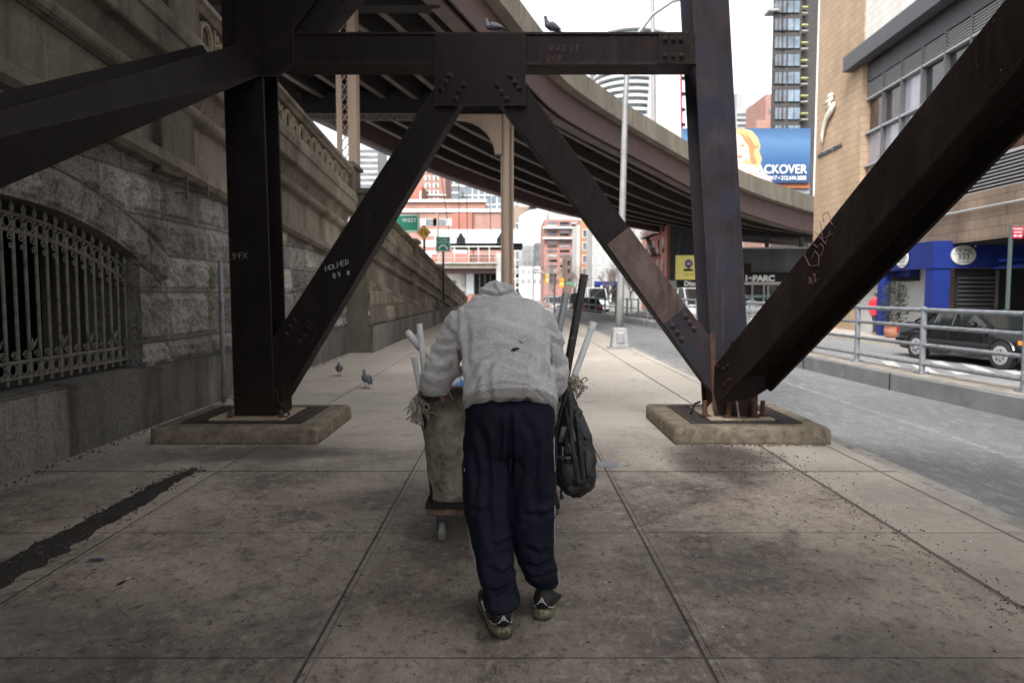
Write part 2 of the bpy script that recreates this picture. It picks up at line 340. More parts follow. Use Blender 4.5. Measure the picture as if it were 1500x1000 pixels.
    nn = g.n('ShaderNodeTexNoise'); g.l(g.pos, nn.inputs['Vector']); nn.inputs['Scale'].default_value = 2.5; nn.inputs['Detail'].default_value = 6
    g.l(nn.outputs['Color'], dv.inputs[1]); g.l(dv.outputs[0], vv.inputs['Vector']); vv.inputs['Scale'].default_value = .35
    ck = g.math('MULTIPLY', g.math('LESS_THAN', vv.outputs['Distance'], .0016), .7)
    base = g.mix(ck, base, (.03, .026, .024))
    base = g.mix(g.math('MULTIPLY', jj, .72), base, (.02, .017, .016))
    base = g.mix(g.ramp(gr, [(.3, .5), (.55, 0.0)]), base, (.05, .045, .04))
    h = g.math('ADD', g.math('MULTIPLY', g.math('ADD', gr, spk), .5), g.math('ADD', g.math('MULTIPLY', fine, .9), g.math('MULTIPLY', jj, -2.5)))
    rr = g.ramp(big, [(.3, .48), (.7, .8)])
    return g.out(base, rr, g.bump(h, .8, .007), spec=.35)
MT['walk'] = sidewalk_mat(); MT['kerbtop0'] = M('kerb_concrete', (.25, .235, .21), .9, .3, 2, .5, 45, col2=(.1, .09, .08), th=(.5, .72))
def asphalt(name, c, lane=None):
    g = G(name); x, y, z = g.xyz()
    big = g.noise(.5, 6, .65, g.scl(g.pos, (1, .4, 1)), .4); gr = g.noise(55, 5, .8); md = g.noise(6, 6, .75, g.scl(g.pos, (1.6, .7, 1)))
    base = g.ramp(big, [(.3, mul(c, .75)), (.7, mul(c, 1.3))]); base = g.mix(g.ramp(md, [(.5, 0.0), (.7, .7)]), base, mul(c, 1.9))
    base = g.mix(g.ramp(gr, [(.35, .8), (.5, 0.0)]), base, mul(c, .3)); base = g.mix(g.ramp(gr, [(.62, 0.0), (.7, .6)]), base, mul(c, 2.4))
    return g.out(base, .75, g.bump(gr, .8, .012), spec=.4)
MT['asph'] = asphalt('asphalt_lane', (.165, .165, .168)); MT['asph2'] = asphalt('asphalt_far', (.19, .19, .195))
one('ground', lambda m: m.add([(-600, -200, -.36), (600, -200, -.36), (600, 900, -.36), (-600, 900, -.36)], [(0, 1, 2, 3)]), 'asph2')['kind'] = 'structure'
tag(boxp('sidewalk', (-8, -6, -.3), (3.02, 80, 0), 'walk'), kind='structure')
tag(boxp('kerb', (3.022, -6, -.3), (3.17, 80, -.006), 'kerbtop0', bevel=.015), kind='structure')
def lane(m):
    m.b2((3.172, -6, -.3), (6.2, 80, -.12))
tag(one('road_lane', lane, 'asph'), kind='structure')
tag(boxp('avenue', (5.5, -10, -.358), (60, 200, -.35), 'asph2'), kind='structure')
# worn lane line on the near road
MT['wornpaint'] = None
def wornp():
    g = G('worn_road_paint'); f = g.noise(22, 7, .8); g.out((.5, .5, .48), .7)
    tr = g.n('ShaderNodeBsdfTransparent'); mx = g.n('ShaderNodeMixShader'); g.l(g.ramp(f, [(.50, 0.0), (.60, .8)]), mx.inputs[0])
    g.l(tr.outputs[0], mx.inputs[1]); g.l(g.b.outputs[0], mx.inputs[2]); g.l(mx.outputs[0], g.nt.nodes['Material Output'].inputs[0]); return g.m
MT['wornpaint'] = wornp()
tag(one('lane_line', lambda m: m.add([(4.55, 3, -.116), (4.66, 3, -.116), (4.75, 70, -.116), (4.64, 70, -.116)], [(0, 1, 2, 3)]), 'wornpaint'), kind='structure')
# ================================================================== MEDIAN WITH RAILING
MED = [(6.7, 1), (6.25, 6.5), (5.98, 9.5), (5.8, 12.5), (5.75, 16), (5.95, 22), (6.15, 29), (5.6, 36), (4.5, 43), (3.9, 52), (3.4, 64), (3.3, 80)]
def medx(y):
    return float(np.interp(y, [p[1] for p in MED], [p[0] for p in MED]))
def smooth_path(pts, step=1.0):
    ys = np.arange(pts[0][1], pts[-1][1]+.01, step); P0 = np.array([medx(y) for y in ys]); k = np.ones(5)/5
    Q = np.convolve(np.pad(P0, 2, mode='edge'), k, 'valid'); return [(float(a), float(b)) for a, b in zip(Q, ys)]
MP = smooth_path(MED)
MT['kerbgrey'] = M('median_concrete', (.16, .165, .165), .85, .25, 1.5, .5, 35, col2=(.075, .075, .072), th=(.55, .8))
MT['kerbtop'] = M('median_top', (.26, .235, .2), .9, .3, 3, .6, 45, col2=(.1, .085, .07), th=(.5, .7))
med = thing('median_kerb', (6, 8, -.12), 'long grey concrete median kerb carrying the railing between the two roads', 'kerb')
m1, m2 = MB(), MB(); rings = []; top = []
for x, y in MP:
    rings.append([(x, y, -.35), (x+.02, y, .13), (x+.05, y, .155), (x+.62, y, .155), (x+.65, y, .13), (x+.65, y, -.35)])
    top.append([(x+.055, y, .156), (x+.61, y, .156), (x+.61, y, .159), (x+.055, y, .159)])
m1.loft(rings).build('kerb_face', 'kerbgrey', med); m2.loft(top).build('kerb_top', 'kerbtop', med)
jm = MB()
for y in np.arange(10.95-9, 60, 3.05):
    jm.box((medx(y)+.0, y, -.0), (.012, .014, .3))
jm.build('joint', 'black', med)
def railpt(y, z): 
    x = np.interp(y, [p[1] for p in MP], [p[0] for p in MP]); return (float(x)+.36, y, z)
rail = thing('street_railing', (6.3, 9, .16), 'galvanised four-bar pipe railing standing on the grey median kerb', 'railing')
for z in (1.13, .88, .60, .31):
    one('rail_bar', lambda m: m.tube([railpt(y, z) for y in np.arange(2, 34, .5)], .036 if z > 1 else .031, 10), 'galv', rail, smooth=True)
for y in (4.9, 6.9, 8.9, 10.9, 12.8, 14.8, 16.8, 18.8, 20.8, 22.8, 24.8, 26.8, 28.8, 30.8, 32.8):
    p = railpt(y, 0)
    o = one('rail_post', lambda m: (m.lathe((p[0], p[1], .16), [(.045, 0), (.045, .97), (.052, .975), (.052, 1.0), (.03, 1.02)], 12), m.box((p[0], p[1], .168), (.16, .16, .018)),
        [m.lathe((p[0]+a, p[1]+b, .17), [(.012, 0), (.012, .03)], 6) for a in (-.06, .06) for b in (-.06, .06)], [m.lathe((p[0], p[1]-.05, z), [(.036, 0), (.036, .1)], 10, (0, 1, 0)) for z in (.88, .6, .31)]), 'galv', rail, smooth=False)
MT['fgreen'] = flat('fence_green', (.06, .085, .08), .5)
fen = thing('far_railing', (5.5, 45, .16), 'dark green low railing following the median beyond the lamp post', 'railing')
for z in (1.05, .62, .3): one('rail_bar', lambda m: m.tube([railpt(y, z) for y in np.arange(34.5, 78, 1)], .03, 6), 'fgreen', fen)
for y in np.arange(34.5, 78, 2.0): one('rail_post', lambda m: m.tube([railpt(y, .15), railpt(y, 1.1)], .05, 6), 'fgreen', fen)
MT['hatchp'] = M('faded_road_paint', (.42, .42, .41), .8, .2, 3, .4, 60, col2=(.2, .2, .2), th=(.5, .65))
# white hatching on the far road
for i in range(6):
    x0 = 7.6+i*.62
    tag(one('hatch_stripe', lambda m: m.add([(x0, 15.2, -.346), (x0+.3, 15.2, -.346), (x0+1.5, 18.2, -.346), (x0+1.2, 18.2, -.346)], [(0, 1, 2, 3)]), 'hatchp'), kind='structure')
# ================================================================== STONE WALL
def stonemat(name, c, dark, th=(.5, .72), gr=1.0):
    g = G(name)
    big = g.noise(.9, 6, .65); st = g.noise(2.4, 6, .75, g.scl(g.pos, (1, 1, .18)), .4); sp = g.noise(38, 6, .85); fi = g.noise(150, 3, .7)
    base = g.ramp(big, [(.3, mul(c, .7)), (.7, mul(c, 1.25))])
    base = g.mix(g.ramp(st, [(th[0], 0.0), (th[1], .85)]), base, dark)
    base = g.mix(g.math('MULTIPLY', g.ramp(sp, [(.42, .75), (.52, 0.0)]), gr), base, mul(dark, .8)); base = g.mix(g.math('MULTIPLY', g.ramp(sp, [(.6, 0.0), (.68, .5)]), gr), base, mul(c, 1.9))
    at = g.n('ShaderNodeAttribute'); at.attribute_name = 'blk'
    base = g.mix(.8, base, g.ramp(at.outputs['Fac'], [(0.0, .55), (1.0, 1.35)]), 'MULTIPLY')
    jn = g.n('ShaderNodeAttribute'); jn.attribute_name = 'joint'; base = g.mix(jn.outputs['Fac'], base, (.06, .052, .045))
    return g.out(base, .92, g.bump(fi, .5, .004, g.bump(sp, .6, .012)), spec=.25)
MT['rock'] = stonemat('rock_faced_granite', (.33, .31, .285), (.055, .049, .044))
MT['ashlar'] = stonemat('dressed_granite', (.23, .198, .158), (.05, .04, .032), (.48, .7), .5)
MT['basec'] = stonemat('base_granite', (.21, .195, .175), (.05, .044, .04), (.45, .7), .8)
MT['orn'] = stonemat('carved_stone', (.4, .33, .24), (.13, .1, .07), (.55, .75), .5)
def blocks(Yc, Zc, courses, wmin, wmax, seed, arch=None):
    """per point: (distance to the nearest joint, block value)"""
    d = np.full(Yc.shape, 9.0); bid = np.zeros(Yc.shape); rr = random.Random(seed)
    for ci in range(len(courses)-1):
        z0, z1 = courses[ci], courses[ci+1]; mask = (Zc >= z0) & (Zc < z1+1e-6)
        ed = [-6.0+rr.uniform(0, .5)]
        while ed[-1] < 90: ed.append(ed[-1]+rr.uniform(wmin, wmax)*(1 if (z1-z0) > .35 else 1.1))
        ed = np.array(ed); k = np.clip(np.searchsorted(ed, Yc)-1, 0, len(ed)-2)
        dy = np.minimum(Yc-ed[k], ed[k+1]-Yc); dz = np.minimum(Zc-z0, z1-Zc)
        d = np.where(mask, np.minimum(dy, dz), d); bid = np.where(mask, _h(k, np.full_like(k, ci), seed), bid)
    if arch:
        yc, zc, rad, wv, a0 = arch
        ry, rz = Yc-yc, Zc-zc; r = np.hypot(ry, rz); an = np.arctan2(ry, rz)
        m = (r < rad+wv) & (r > rad-.05) & (np.abs(an) < a0+.11) & (rz > 0)
        ka = np.floor((an+2)/.105); da = np.minimum((an+2)/.105-ka, ka+1-(an+2)/.105)*.105*r
        dd = np.minimum(da, np.minimum(rad+wv-r, r-rad)); d = np.where(m, dd, d); bid = np.where(m, _h(ka, ka*0, seed+5), bid)
        out = (~m) & (r < rad+wv+.03) & (np.abs(an) < a0+.13) & (rz > 0); d = np.where(out, np.minimum(d, np.abs(r-rad-wv)), d)
    return d, bid
def setattr_(me, name, arr):
    a = me.attributes.new(name, 'FLOAT', 'POINT'); a.data.foreach_set('value', np.asarray(arr, np.float32).ravel())
def rockgrid(name, X0, Y, Zf0, Zf1, nz, parent, courses, seed, rough=1.0, arch=None, mat='rock', wmm=(.7, 1.25)):
    t = np.linspace(0, 1, nz)[:, None]; YY = np.repeat(Y[None, :], nz, 0); z0 = Zf0(Y)[None, :]; z1 = Zf1(Y)[None, :]; ZZ = z0+(z1-z0)*t
    d, bid = blocks(YY, ZZ, courses, wmm[0], wmm[1], seed, arch)
    off = bid*37
    n1 = fbm(YY*5+off, ZZ*5+off*.7, seed, 4); n2 = 1-np.abs(2*fbm(YY*2.6+off*3, ZZ*3.4+off, seed+9, 5)-1); n3 = fbm(YY*24, ZZ*24, seed+3, 3)
    face = sm(d, .03, .075); disp = -.016*(1-sm(d, .0, .013))+face*rough*(.018+.085*(n2-.55)+.07*(n1-.5)+.03*(n3-.5)+.03*(bid-.5))
    disp = np.where(face > 0, np.maximum(disp, -.012), disp)
    A = np.stack([X0+disp, YY, ZZ], -1); mb = MB().grid(A, True)
    o = mb.build(name, mat, parent, smooth=True, fix=False); me = o.data
    setattr_(me, 'blk', bid); setattr_(me, 'joint', .85*(1-sm(d, .004, .012))); return o
wall = thing('stone_retaining_wall', (-3.85, 8, 0), 'dark rusticated granite wall with barred arched window beside the sidewalk', 'wall')
T1 = lambda y: 4.65-.078*(np.asarray(y, float)-11)
XW = -3.85
strb = lambda y: T1(y)-2.16
# arch: opening Y 3.4..7.38, springing z 1.76, apex 2.1
YA0, YA1, ZS, ZA = 3.36, 7.38, 1.74, 2.13
hw = (YA1-YA0)/2; rise = ZA-ZS; RA = (hw*hw+rise*rise)/(2*rise); YC, ZC = (YA0+YA1)/2, ZA-RA; AA = math.asin(hw/RA)
zar = lambda y: ZC+np.sqrt(np.maximum(RA*RA-(np.asarray(y)-YC)**2, 0))
CO = [.6, .86, 1.40, 1.80, 2.20, 2.62, 3.1, 3.6]
ARC = (YC, ZC, RA, .36, AA)
base_top = .62
rockgrid('rock_face', XW, np.linspace(-2.5, YA0, 130), lambda y: y*0+base_top, strb, 120, wall, CO, 3, 1, ARC)
rockgrid('rock_face', XW, np.linspace(YA0, YA1, 260), zar, strb, 80, wall, CO, 3, 1, ARC)
rockgrid('rock_face', XW, np.linspace(YA1, 16.6, 560), lambda y: y*0+base_top, strb, 150, wall, CO, 3, 1, ARC)
# arch reveal and dark room behind
ys = np.linspace(YA0, YA1, 60); path = [(YA0, base_top)]+[(float(y), float(zar(y))) for y in ys]+[(YA1, base_top)]
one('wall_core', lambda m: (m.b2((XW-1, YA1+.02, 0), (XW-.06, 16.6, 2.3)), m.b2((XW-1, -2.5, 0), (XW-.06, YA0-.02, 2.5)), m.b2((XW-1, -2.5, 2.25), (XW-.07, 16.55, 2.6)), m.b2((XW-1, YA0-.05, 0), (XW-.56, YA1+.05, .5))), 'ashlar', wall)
one('window_reveal', lambda m: m.loft([[(XW-dx, y, z) for y, z in path] for dx in (-.035, .15, .55)], False, False), 'rock', wall)
boxp('sill', (XW-.55, YA0-.1, base_top-.1), (XW+.02, YA1+.1, base_top+.012), 'basec', wall)
one('dark_room', lambda m: (m.b2((XW-3.0, YA0-1, 0), (XW-2.95, YA1+1, 2.6)), m.b2((XW-3, YA0-.6, .1), (XW-.56, YA0-.5, 2.6)), m.b2((XW-3, YA1+.5, .1), (XW-.56, YA1+.6, 2.6)), m.b2((XW-3, YA0-.5, 2.3), (XW-.56, YA1+.5, 2.4)), m.b2((XW-3, YA0-.5, .1), (XW-.56, YA1+.5, .2))), 'black', wall)
MT['roomgrey'] = flat('room_fixture_grey', (.22, .22, .22), .7)
one('shelf_unit', lambda m: [m.b2((XW-2.4, 7.0+a, .5+k*.3), (XW-2.38, 7.0+a+.32, .5+k*.3+.24)) for a in (0, .4) for k in range(4)], 'roomgrey', wall)
# base course
rockgrid('base_course', XW+.09, np.linspace(-2.5, 16.6, 500), lambda y: y*0-.02, lambda y: y*0+base_top-.03, 24, wall, [-.1, .7], 11, .1, None, 'basec', (1.2, 1.7))
boxp('base_ledge', (XW-.02, -2.5, base_top-.035), (XW+.088, 16.6, base_top-.005), 'basec', wall, bevel=.01)
# mouldings swept along the sloping ramp: (name, top offset, bottom offset, outward at top, outward at bottom)
def sweep(name, prof, y0, y1, T, X0, parent, mat, n=40, smooth=False, jstep=None, tilt=0):
    ysn = np.linspace(y0, y1, n); rings = []
    for y in ysn: rings.append([(X0+o_, float(y), float(T(y))+dz) for dz, o_ in prof])
    mb = MB().loft(rings); o = mb.build(name, mat, parent, smooth=smooth); a = []
    rr = random.Random(5)
    vals = [rr.random() for _ in range(200)]
    setattr_(o.data, 'blk', [vals[int((v.co.y+wl(parent).y+10)/1.3) % 200] for v in o.data.vertices]); return o
def bulge(c, r, a0=-90, a1=90, n=7): return [(c[0]-r*math.sin(R(a0+(a1-a0)*i/n)), c[1]+r*math.cos(R(a0+(a1-a0)*i/n))) for i in range(n+1)]
def wall_top(parent, T, X0, y0, y1, n, spacing=.78, piers=()):
    bk = -.5
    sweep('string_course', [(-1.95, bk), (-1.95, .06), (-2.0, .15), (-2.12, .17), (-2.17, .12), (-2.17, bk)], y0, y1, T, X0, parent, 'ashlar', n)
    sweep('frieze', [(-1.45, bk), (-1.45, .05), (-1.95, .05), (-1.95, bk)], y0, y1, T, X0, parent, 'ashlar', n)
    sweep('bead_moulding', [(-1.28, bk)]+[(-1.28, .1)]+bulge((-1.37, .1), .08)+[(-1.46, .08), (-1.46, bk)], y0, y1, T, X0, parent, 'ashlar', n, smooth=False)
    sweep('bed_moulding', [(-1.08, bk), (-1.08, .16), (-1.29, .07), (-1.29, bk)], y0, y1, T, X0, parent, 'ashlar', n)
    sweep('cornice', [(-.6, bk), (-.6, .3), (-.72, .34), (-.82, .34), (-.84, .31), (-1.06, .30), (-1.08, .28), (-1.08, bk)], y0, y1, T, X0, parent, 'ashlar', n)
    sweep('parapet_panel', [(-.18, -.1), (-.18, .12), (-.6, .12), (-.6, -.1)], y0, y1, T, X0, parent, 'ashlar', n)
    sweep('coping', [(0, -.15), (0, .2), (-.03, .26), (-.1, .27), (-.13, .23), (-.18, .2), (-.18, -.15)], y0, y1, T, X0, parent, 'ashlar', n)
    ds = MB()
    for y in np.arange(y0+.05, y1, 1.3): ds.b2((X0+.25, y, float(T(y))-1.05), (X0+.3022, y+.004, float(T(y))-.86))
    ds.build('cornice_joint', 'black', parent)
    orn, hol = MB(), MB(); cnt = 0; c0 = X0+.12
    y = y0+spacing*.5
    while y < y1-.2:
        if not any(abs(y-p) < .55 for p in piers):
            z = float(T(y))
            pts = [(c0+.03, y+.15*math.sin(a), z-.40+.17*math.cos(a)) for a in np.linspace(-1.75, 1.75, 11)]
            orn.tube([(c0+.03, y-.2, z-.585)]+[(c0+.03, y-.14, z-.5)]+pts+[(c0+.03, y+.14, z-.5), (c0+.03, y+.2, z-.585)], .04, 6, up=(1, 0, 0))
            for s in (-1, 1):
                orn.b2((c0-.01, y+s*.27-.022, z-.6), (c0+.05, y+s*.27+.022, z-.2)); orn.lathe((c0, y+s*.345, z-.29), [(.05, 0), (.05, .05), (.02, .06)], 8, (1, 0, 0)); orn.lathe((c0, y+s*.345, z-.5), [(.045, 0), (.045, .05)], 8, (1, 0, 0))
            orn.tube([(c0+.01, y+spacing/2-.1, z-.4), (c0+.05, y+spacing/2, z-.36), (c0+.01, y+spacing/2+.1, z-.4)], .03, 5)
            hol.add([(c0+.006, y-.07, z-.59), (c0+.006, y+.07, z-.59), (c0+.006, y+.085, z-.42), (c0+.006, y, z-.30), (c0+.006, y-.085, z-.42)], [(0, 1, 2, 3, 4)])
        y += spacing
    orn.build('parapet_ornament', 'orn', parent); hol.build('parapet_opening', 'black', parent)
    for p in piers:
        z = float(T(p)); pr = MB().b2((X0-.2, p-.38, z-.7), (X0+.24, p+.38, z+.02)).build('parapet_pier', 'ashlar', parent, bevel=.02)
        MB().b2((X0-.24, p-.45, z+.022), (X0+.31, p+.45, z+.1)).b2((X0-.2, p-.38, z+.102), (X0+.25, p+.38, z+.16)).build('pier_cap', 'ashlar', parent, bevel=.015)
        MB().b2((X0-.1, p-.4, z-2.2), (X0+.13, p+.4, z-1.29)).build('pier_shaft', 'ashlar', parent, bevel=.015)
wall_top(wall, T1, XW+.02, -2.5, 16.4, 60, .78, (8.1, 16.9-.1))
# second, lower stretch of wall
wall2 = thing('stepped_retaining_wall', (-3.3, 30, 0), 'lower pilastered granite wall of the ramp receding behind the left column', 'wall')
T2 = lambda y: 3.72-.072*(np.asarray(y, float)-16.6)
X2 = -3.32
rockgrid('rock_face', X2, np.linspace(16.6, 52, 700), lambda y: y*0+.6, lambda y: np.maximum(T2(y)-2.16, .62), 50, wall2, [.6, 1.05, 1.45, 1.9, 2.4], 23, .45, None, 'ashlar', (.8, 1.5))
rockgrid('base_course', X2+.09, np.linspace(16.6, 60, 400), lambda y: y*0-.02, lambda y: y*0+.62, 16, wall2, [-.1, .7], 31, .1, None, 'basec', (1.2, 1.7))
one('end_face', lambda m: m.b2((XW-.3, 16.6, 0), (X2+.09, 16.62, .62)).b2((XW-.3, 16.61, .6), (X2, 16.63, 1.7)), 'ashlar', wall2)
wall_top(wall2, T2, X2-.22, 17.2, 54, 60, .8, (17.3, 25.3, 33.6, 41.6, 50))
tag(one('ramp_road', lambda m: (m.add([(-14, -3, 4.6), (-3.95, -3, 4.6), (-3.95, 17, 3.2), (-14, 17, 3.2)], [(0, 1, 2, 3)]), m.add([(-14, 17.01, 2.8), (-3.5, 17.01, 2.8), (-3.5, 55, 0), (-14, 55, 0)], [(0, 1, 2, 3)])), 'asph'), kind='structure')
# grille
gr = thing('window_grille', (XW-.08, YC, base_top), 'wrought-iron grille of pointed bars and scrolls filling the arched wall window', 'grille')
XG = XW-.1
ztop = lambda y: float(zar(y))
for zo in (.10, .235):
    one('arched_rail', lambda m: m.tube([(XG, float(y), ztop(y)-zo) for y in np.linspace(YA0+.02, YA1-.02, 50)], .017, 6), 'iron', gr)
for z in (.72, .845): one('bottom_rail', lambda m: m.b2((XG-.015, YA0+.01, z-.012), (XG+.02, YA1-.01, z+.012)), 'iron', gr)
nb = 30; ybs = np.linspace(YA0+.06, YA1-.05, nb); db = ybs[1]-ybs[0]
def spiral(m, yc, zc, r, s=1, f=1, n=14): m.tube([(XG+.018, yc+s*r*(1-.72*k/n)*math.cos(k*.62), zc+f*r*(1-.72*k/n)*math.sin(k*.62)) for k in range(n+1)], .006, 5, up=(1, 0, 0))
for y in ybs:
    m = MB(); zt = ztop(y); m.lathe((XG, y, .66), [(.0155, 0), (.0155, zt-.66-.15)], 8)
    m.loft([[(XG+a*ww, y+b*ww, z) for a, b in ((1, 0), (0, 1), (-1, 0), (0, -1))] for z, ww in ((zt-.14, .011), (zt-.085, .014), (zt-.05, .026), (zt-.02, .016), (zt+.02, .002))])
    m.build('grille_bar', 'iron', gr, smooth=False)
def cp_at(o0, y, z):
    c = o0.copy(); C.objects.link(c); c.parent = gr; c.location = (0, y-YA0, z-1.0); return c
ring0 = one('ring', lambda m: m.tube([(XG, YA0+.042*math.cos(a), 1.0+.048*math.sin(a)) for a in np.linspace(0, 2*math.pi, 13)], .008, 5, up=(1, 0, 0)), 'iron', gr)
def spiral(m, r, s=1, f=1, n=14): m.tube([(XG+.018, YA0+s*r*(1-.72*k/n)*math.cos(k*.62), 1.0+f*r*(1-.72*k/n)*math.sin(k*.62)) for k in range(n+1)], .006, 5, up=(1, 0, 0))
scr = [one('scroll', lambda m: spiral(m, r_, s_, f_), 'iron', gr) for r_, s_, f_ in ((.034, 1, 1), (.026, 1, -1), (.036, -1, 1))]
pet0 = one('leaf_finial', lambda m: [m.tube([(XG+.02, YA0, .97), (XG+.03, YA0+s*.03, 1.02), (XG+.03, YA0+s*.06, 1.07)], [.008, .012, .002], 5) for s in (-1, 0, 1)], 'iron', gr)
for k_, y in enumerate(ybs[:-1]):
    ym = y+db/2; zt = ztop(ym)
    for z in (zt-.168, .783): cp_at(ring0, ym, z)
    cp_at(scr[0], ym+.005, zt-.285); cp_at(scr[1], ym+.012, zt-.355); cp_at(scr[2], ym, .895)
    if k_ % 3 == 0: cp_at(pet0, y, .96)
for o_ in [ring0, pet0]+scr: bpy.data.objects.remove(o_)
# conduit and brackets on the wall
cp = P(328, 584, 9.1); tag(one('conduit_pipe', lambda m: (m.tube([(cp.x, 9.1, 0), (cp.x, 9.1, 1.8)], .03, 10), m.tube([(cp.x, 9.1, .05), (cp.x+.07, 9.15, .06), (cp.x+.1, 9.2, .0)], .012, 6)), 'galv', smooth=True), 'grey upright conduit pipe fixed to the stone wall behind the left column', 'pipe')
def bracket(m, y, z, L):
    for d in (0, .13): m.bar((XW, y, z-d), (XW+L, y+.05, z-d), .02, .02)
    m.bar((XW+L, y+.05, z+.06), (XW+L, y+.05, z-.2), .03, .02, (0, 1, 0))
for (a, b), lab in (((248, 272), 'bent iron bracket sticking out of the granite wall beside the window'), ((280, 270), 'square iron bracket on the granite wall next to the left column')):
    q = PL(a, b, (XW, 0, 0), Vector((1, 0, 0))); tag(one('wall_bracket', lambda m: bracket(m, q.y, q.z+.05, .17), 'iron'), lab, 'bracket')
# ================================================================== PLINTHS
def plinth(x0, x1, y0, y1, lab, left):
    t = thing('concrete_plinth', ((x0+x1)/2, (y0+y1)/2, 0), lab, 'plinth')
    n = 26; m = MB(); cx, cy = (x0+x1)/2, (y0+y1)/2
    def ring(off, z, wob):
        pts = []
        for (ax, ay), (bx, by) in (((x0, y0), (x1, y0)), ((x1, y0), (x1, y1)), ((x1, y1), (x0, y1)), ((x0, y1), (x0, y0))):
            for k in range(n):
                s = k/n; X = ax+(bx-ax)*s; Y = ay+(by-ay)*s
                X += off*(1 if X > cx else -1)*(1 if ax == bx or k == 0 else 0); Y += off*(1 if Y > cy else -1)*(1 if ay == by or k == 0 else 0)
                nz = mnoise.noise(Vector((X*6, Y*6, z*9)))*wob; pts.append((X+nz, Y+nz, z+nz*.5))
        return pts
    m.loft([ring(.0, -.01, .001), ring(0, .03, .003), ring(0, .08, .003), ring(-.002, .125, .004), ring(-.012, .147, .004), ring(-.032, .16, .002)], True)
    m.build('plinth_block', 'mosscon', t, smooth=True)
    gx0, gx1, gy0, gy1 = x0+.2, x1-.2, y0+.17, y1-.2; w_ = .2
    px0, px1, py0, py1 = gx0+w_, gx1-w_, gy0+.13, gy1-.13
    bm_ = MB(); bm_.add([(gx0, gy0, .1645), (gx1, gy0, .1645), (gx1, gy1, .1645), (gx0, gy1, .1645)], [(0, 1, 2, 3)]); bm_.build('grate_bed', 'black', t)
    for a, b, c, d in ((gx0, px0, gy0, gy1), (px1, gx1, gy0, gy1), (px0, px1, gy0, py0), (px0, px1, py1, gy1)):
        g_ = MB(); ny = int((d-c)/.022); 
        for i in range(ny): g_.b2((a+.004, c+i*.022+.003, .166), (b-.004, c+i*.022+.014, .172))
        nx = max(1, int((b-a)/.06))
        for i in range(nx+1): g_.b2((a+(b-a)*i/nx-.004, c+.002, .1655), (a+(b-a)*i/nx+.004, d-.002, .175))
        g_.build('grating', 'grate', t)
    MB().b2((px0+.004, py0+.004, .165), (px1-.004, py1-.004, .182)).build('steel_base_plate', 'plate', t, bevel=.004)
    return t
MT['mosscon'] = M('plinth_concrete', (.19, .16, .12), .95, .3, 6, .6, 70, col2=(.085, .068, .05), th=(.45, .7), bd=.005, spec=.2)
plinth(-3.33, -1.79, 6.53, 7.9, 'worn square concrete plinth under the left steel column', True)
plinth(1.50, 2.94, 6.53, 7.95, 'worn square concrete plinth under the right steel column by the kerb', False)
# ================================================================== STEEL BENT
YB = 7.0
bent = thing('steel_bridge_bent', (-.3, 7.1, .18), 'dark riveted steel bridge frame of two columns, cross beam and diagonals over the sidewalk', 'bridge frame')
def pp(pts, Y, D): return lambda m: m.prism([P(a, b, Y) for a, b in pts], (0, D, 0))
def column(name, tl, tr, bl, br, mat, ztop_):
    """wide flange column: front flange through four picture corners, web and rear flange behind it"""
    A = [P(*tl, YB), P(*tr, YB), P(*br, YB), P(*bl, YB)]
    def ext(a, b, z): return a+(b-a)*((z-a.z)/(b.z-a.z))
    A = [ext(A[3], A[0], ztop_), ext(A[2], A[1], ztop_), ext(A[1], A[2], .182), ext(A[0], A[3], .182)]
    t = .035; m = MB(); m.prism(A, (0, t, 0)); m.prism([p+Vector((0, .42, 0)) for p in A], (0, t, 0))
    mid = [(A[0]+A[1])/2, (A[2]+A[3])/2]; m.prism([mid[0]+Vector((-.02, t, 0)), mid[0]+Vector((.02, t, 0)), mid[1]+Vector((.02, t, 0)), mid[1]+Vector((-.02, t, 0))], (0, .42-t, 0))
    return m.build(name, mat, bent, bevel=.004), A
_, LA = column('column', (327, 110), (385, 110), (343, 612), (402, 612), 'steel', 7.2)
_, RA_ = column('column', (1014, 0), (1068, 0), (1046, 600), (1101, 600), 'steel2', 6.8)
# cross beam
def ibeam(m, pts, Y, D): m.prism([P(a, b, Y) for a, b in pts], (0, D, 0))
one('cross_beam', lambda m: m.prism([P(425, 47, YB+.01), P(1016, 49, YB+.01), P(1018, 93, YB+.01), P(425, 94, YB+.01)], (0, .3, 0)), 'steel', bent, bevel=.004)
one('beam_flange', lambda m: (m.prism([P(425, 90.5, YB-.005), P(1020, 90.5, YB-.005), P(1020, 94.5, YB-.005), P(425, 94.5, YB-.005)], (0, .33, 0)), m.prism([P(425, 47, YB-.005), P(1012, 47, YB-.005), P(1012, 50, YB-.005), P(425, 50, YB-.005)], (0, .33, 0))), 'steel', bent)
d1 = one('diagonal_brace', pp([(662, 88), (712, 88), (420, 580), (398, 612), (350, 574)], YB+.02, .26), 'steel', bent, bevel=.004)
d2 = one('diagonal_brace', pp([(695, 98), (751, 98), (1049, 510), (1049, 582)], YB+.02, .26), 'steel', bent, bevel=.004)
one('gusset_plate', pp([(637, 48), (770, 48), (770, 155), (637, 155)], YB-.028, .027), 'steel', bent, bevel=.003)
one('gusset_plate', pp([(966, 48), (1019, 49), (1019, 94), (966, 93)], YB-.022, .014), 'steel', bent, bevel=.002)
one('splice_patch', pp([(922, 332), (889.5, 358), (972, 475), (1006, 449)], YB+.012, .006), 'steelL', bent)
one('gusset_plate', pp([(1007, 450), (973, 476), (1048, 582), (1056, 590), (1056, 500), (1036, 488)], YB+.004, .015), 'steel2', bent, bevel=.002)
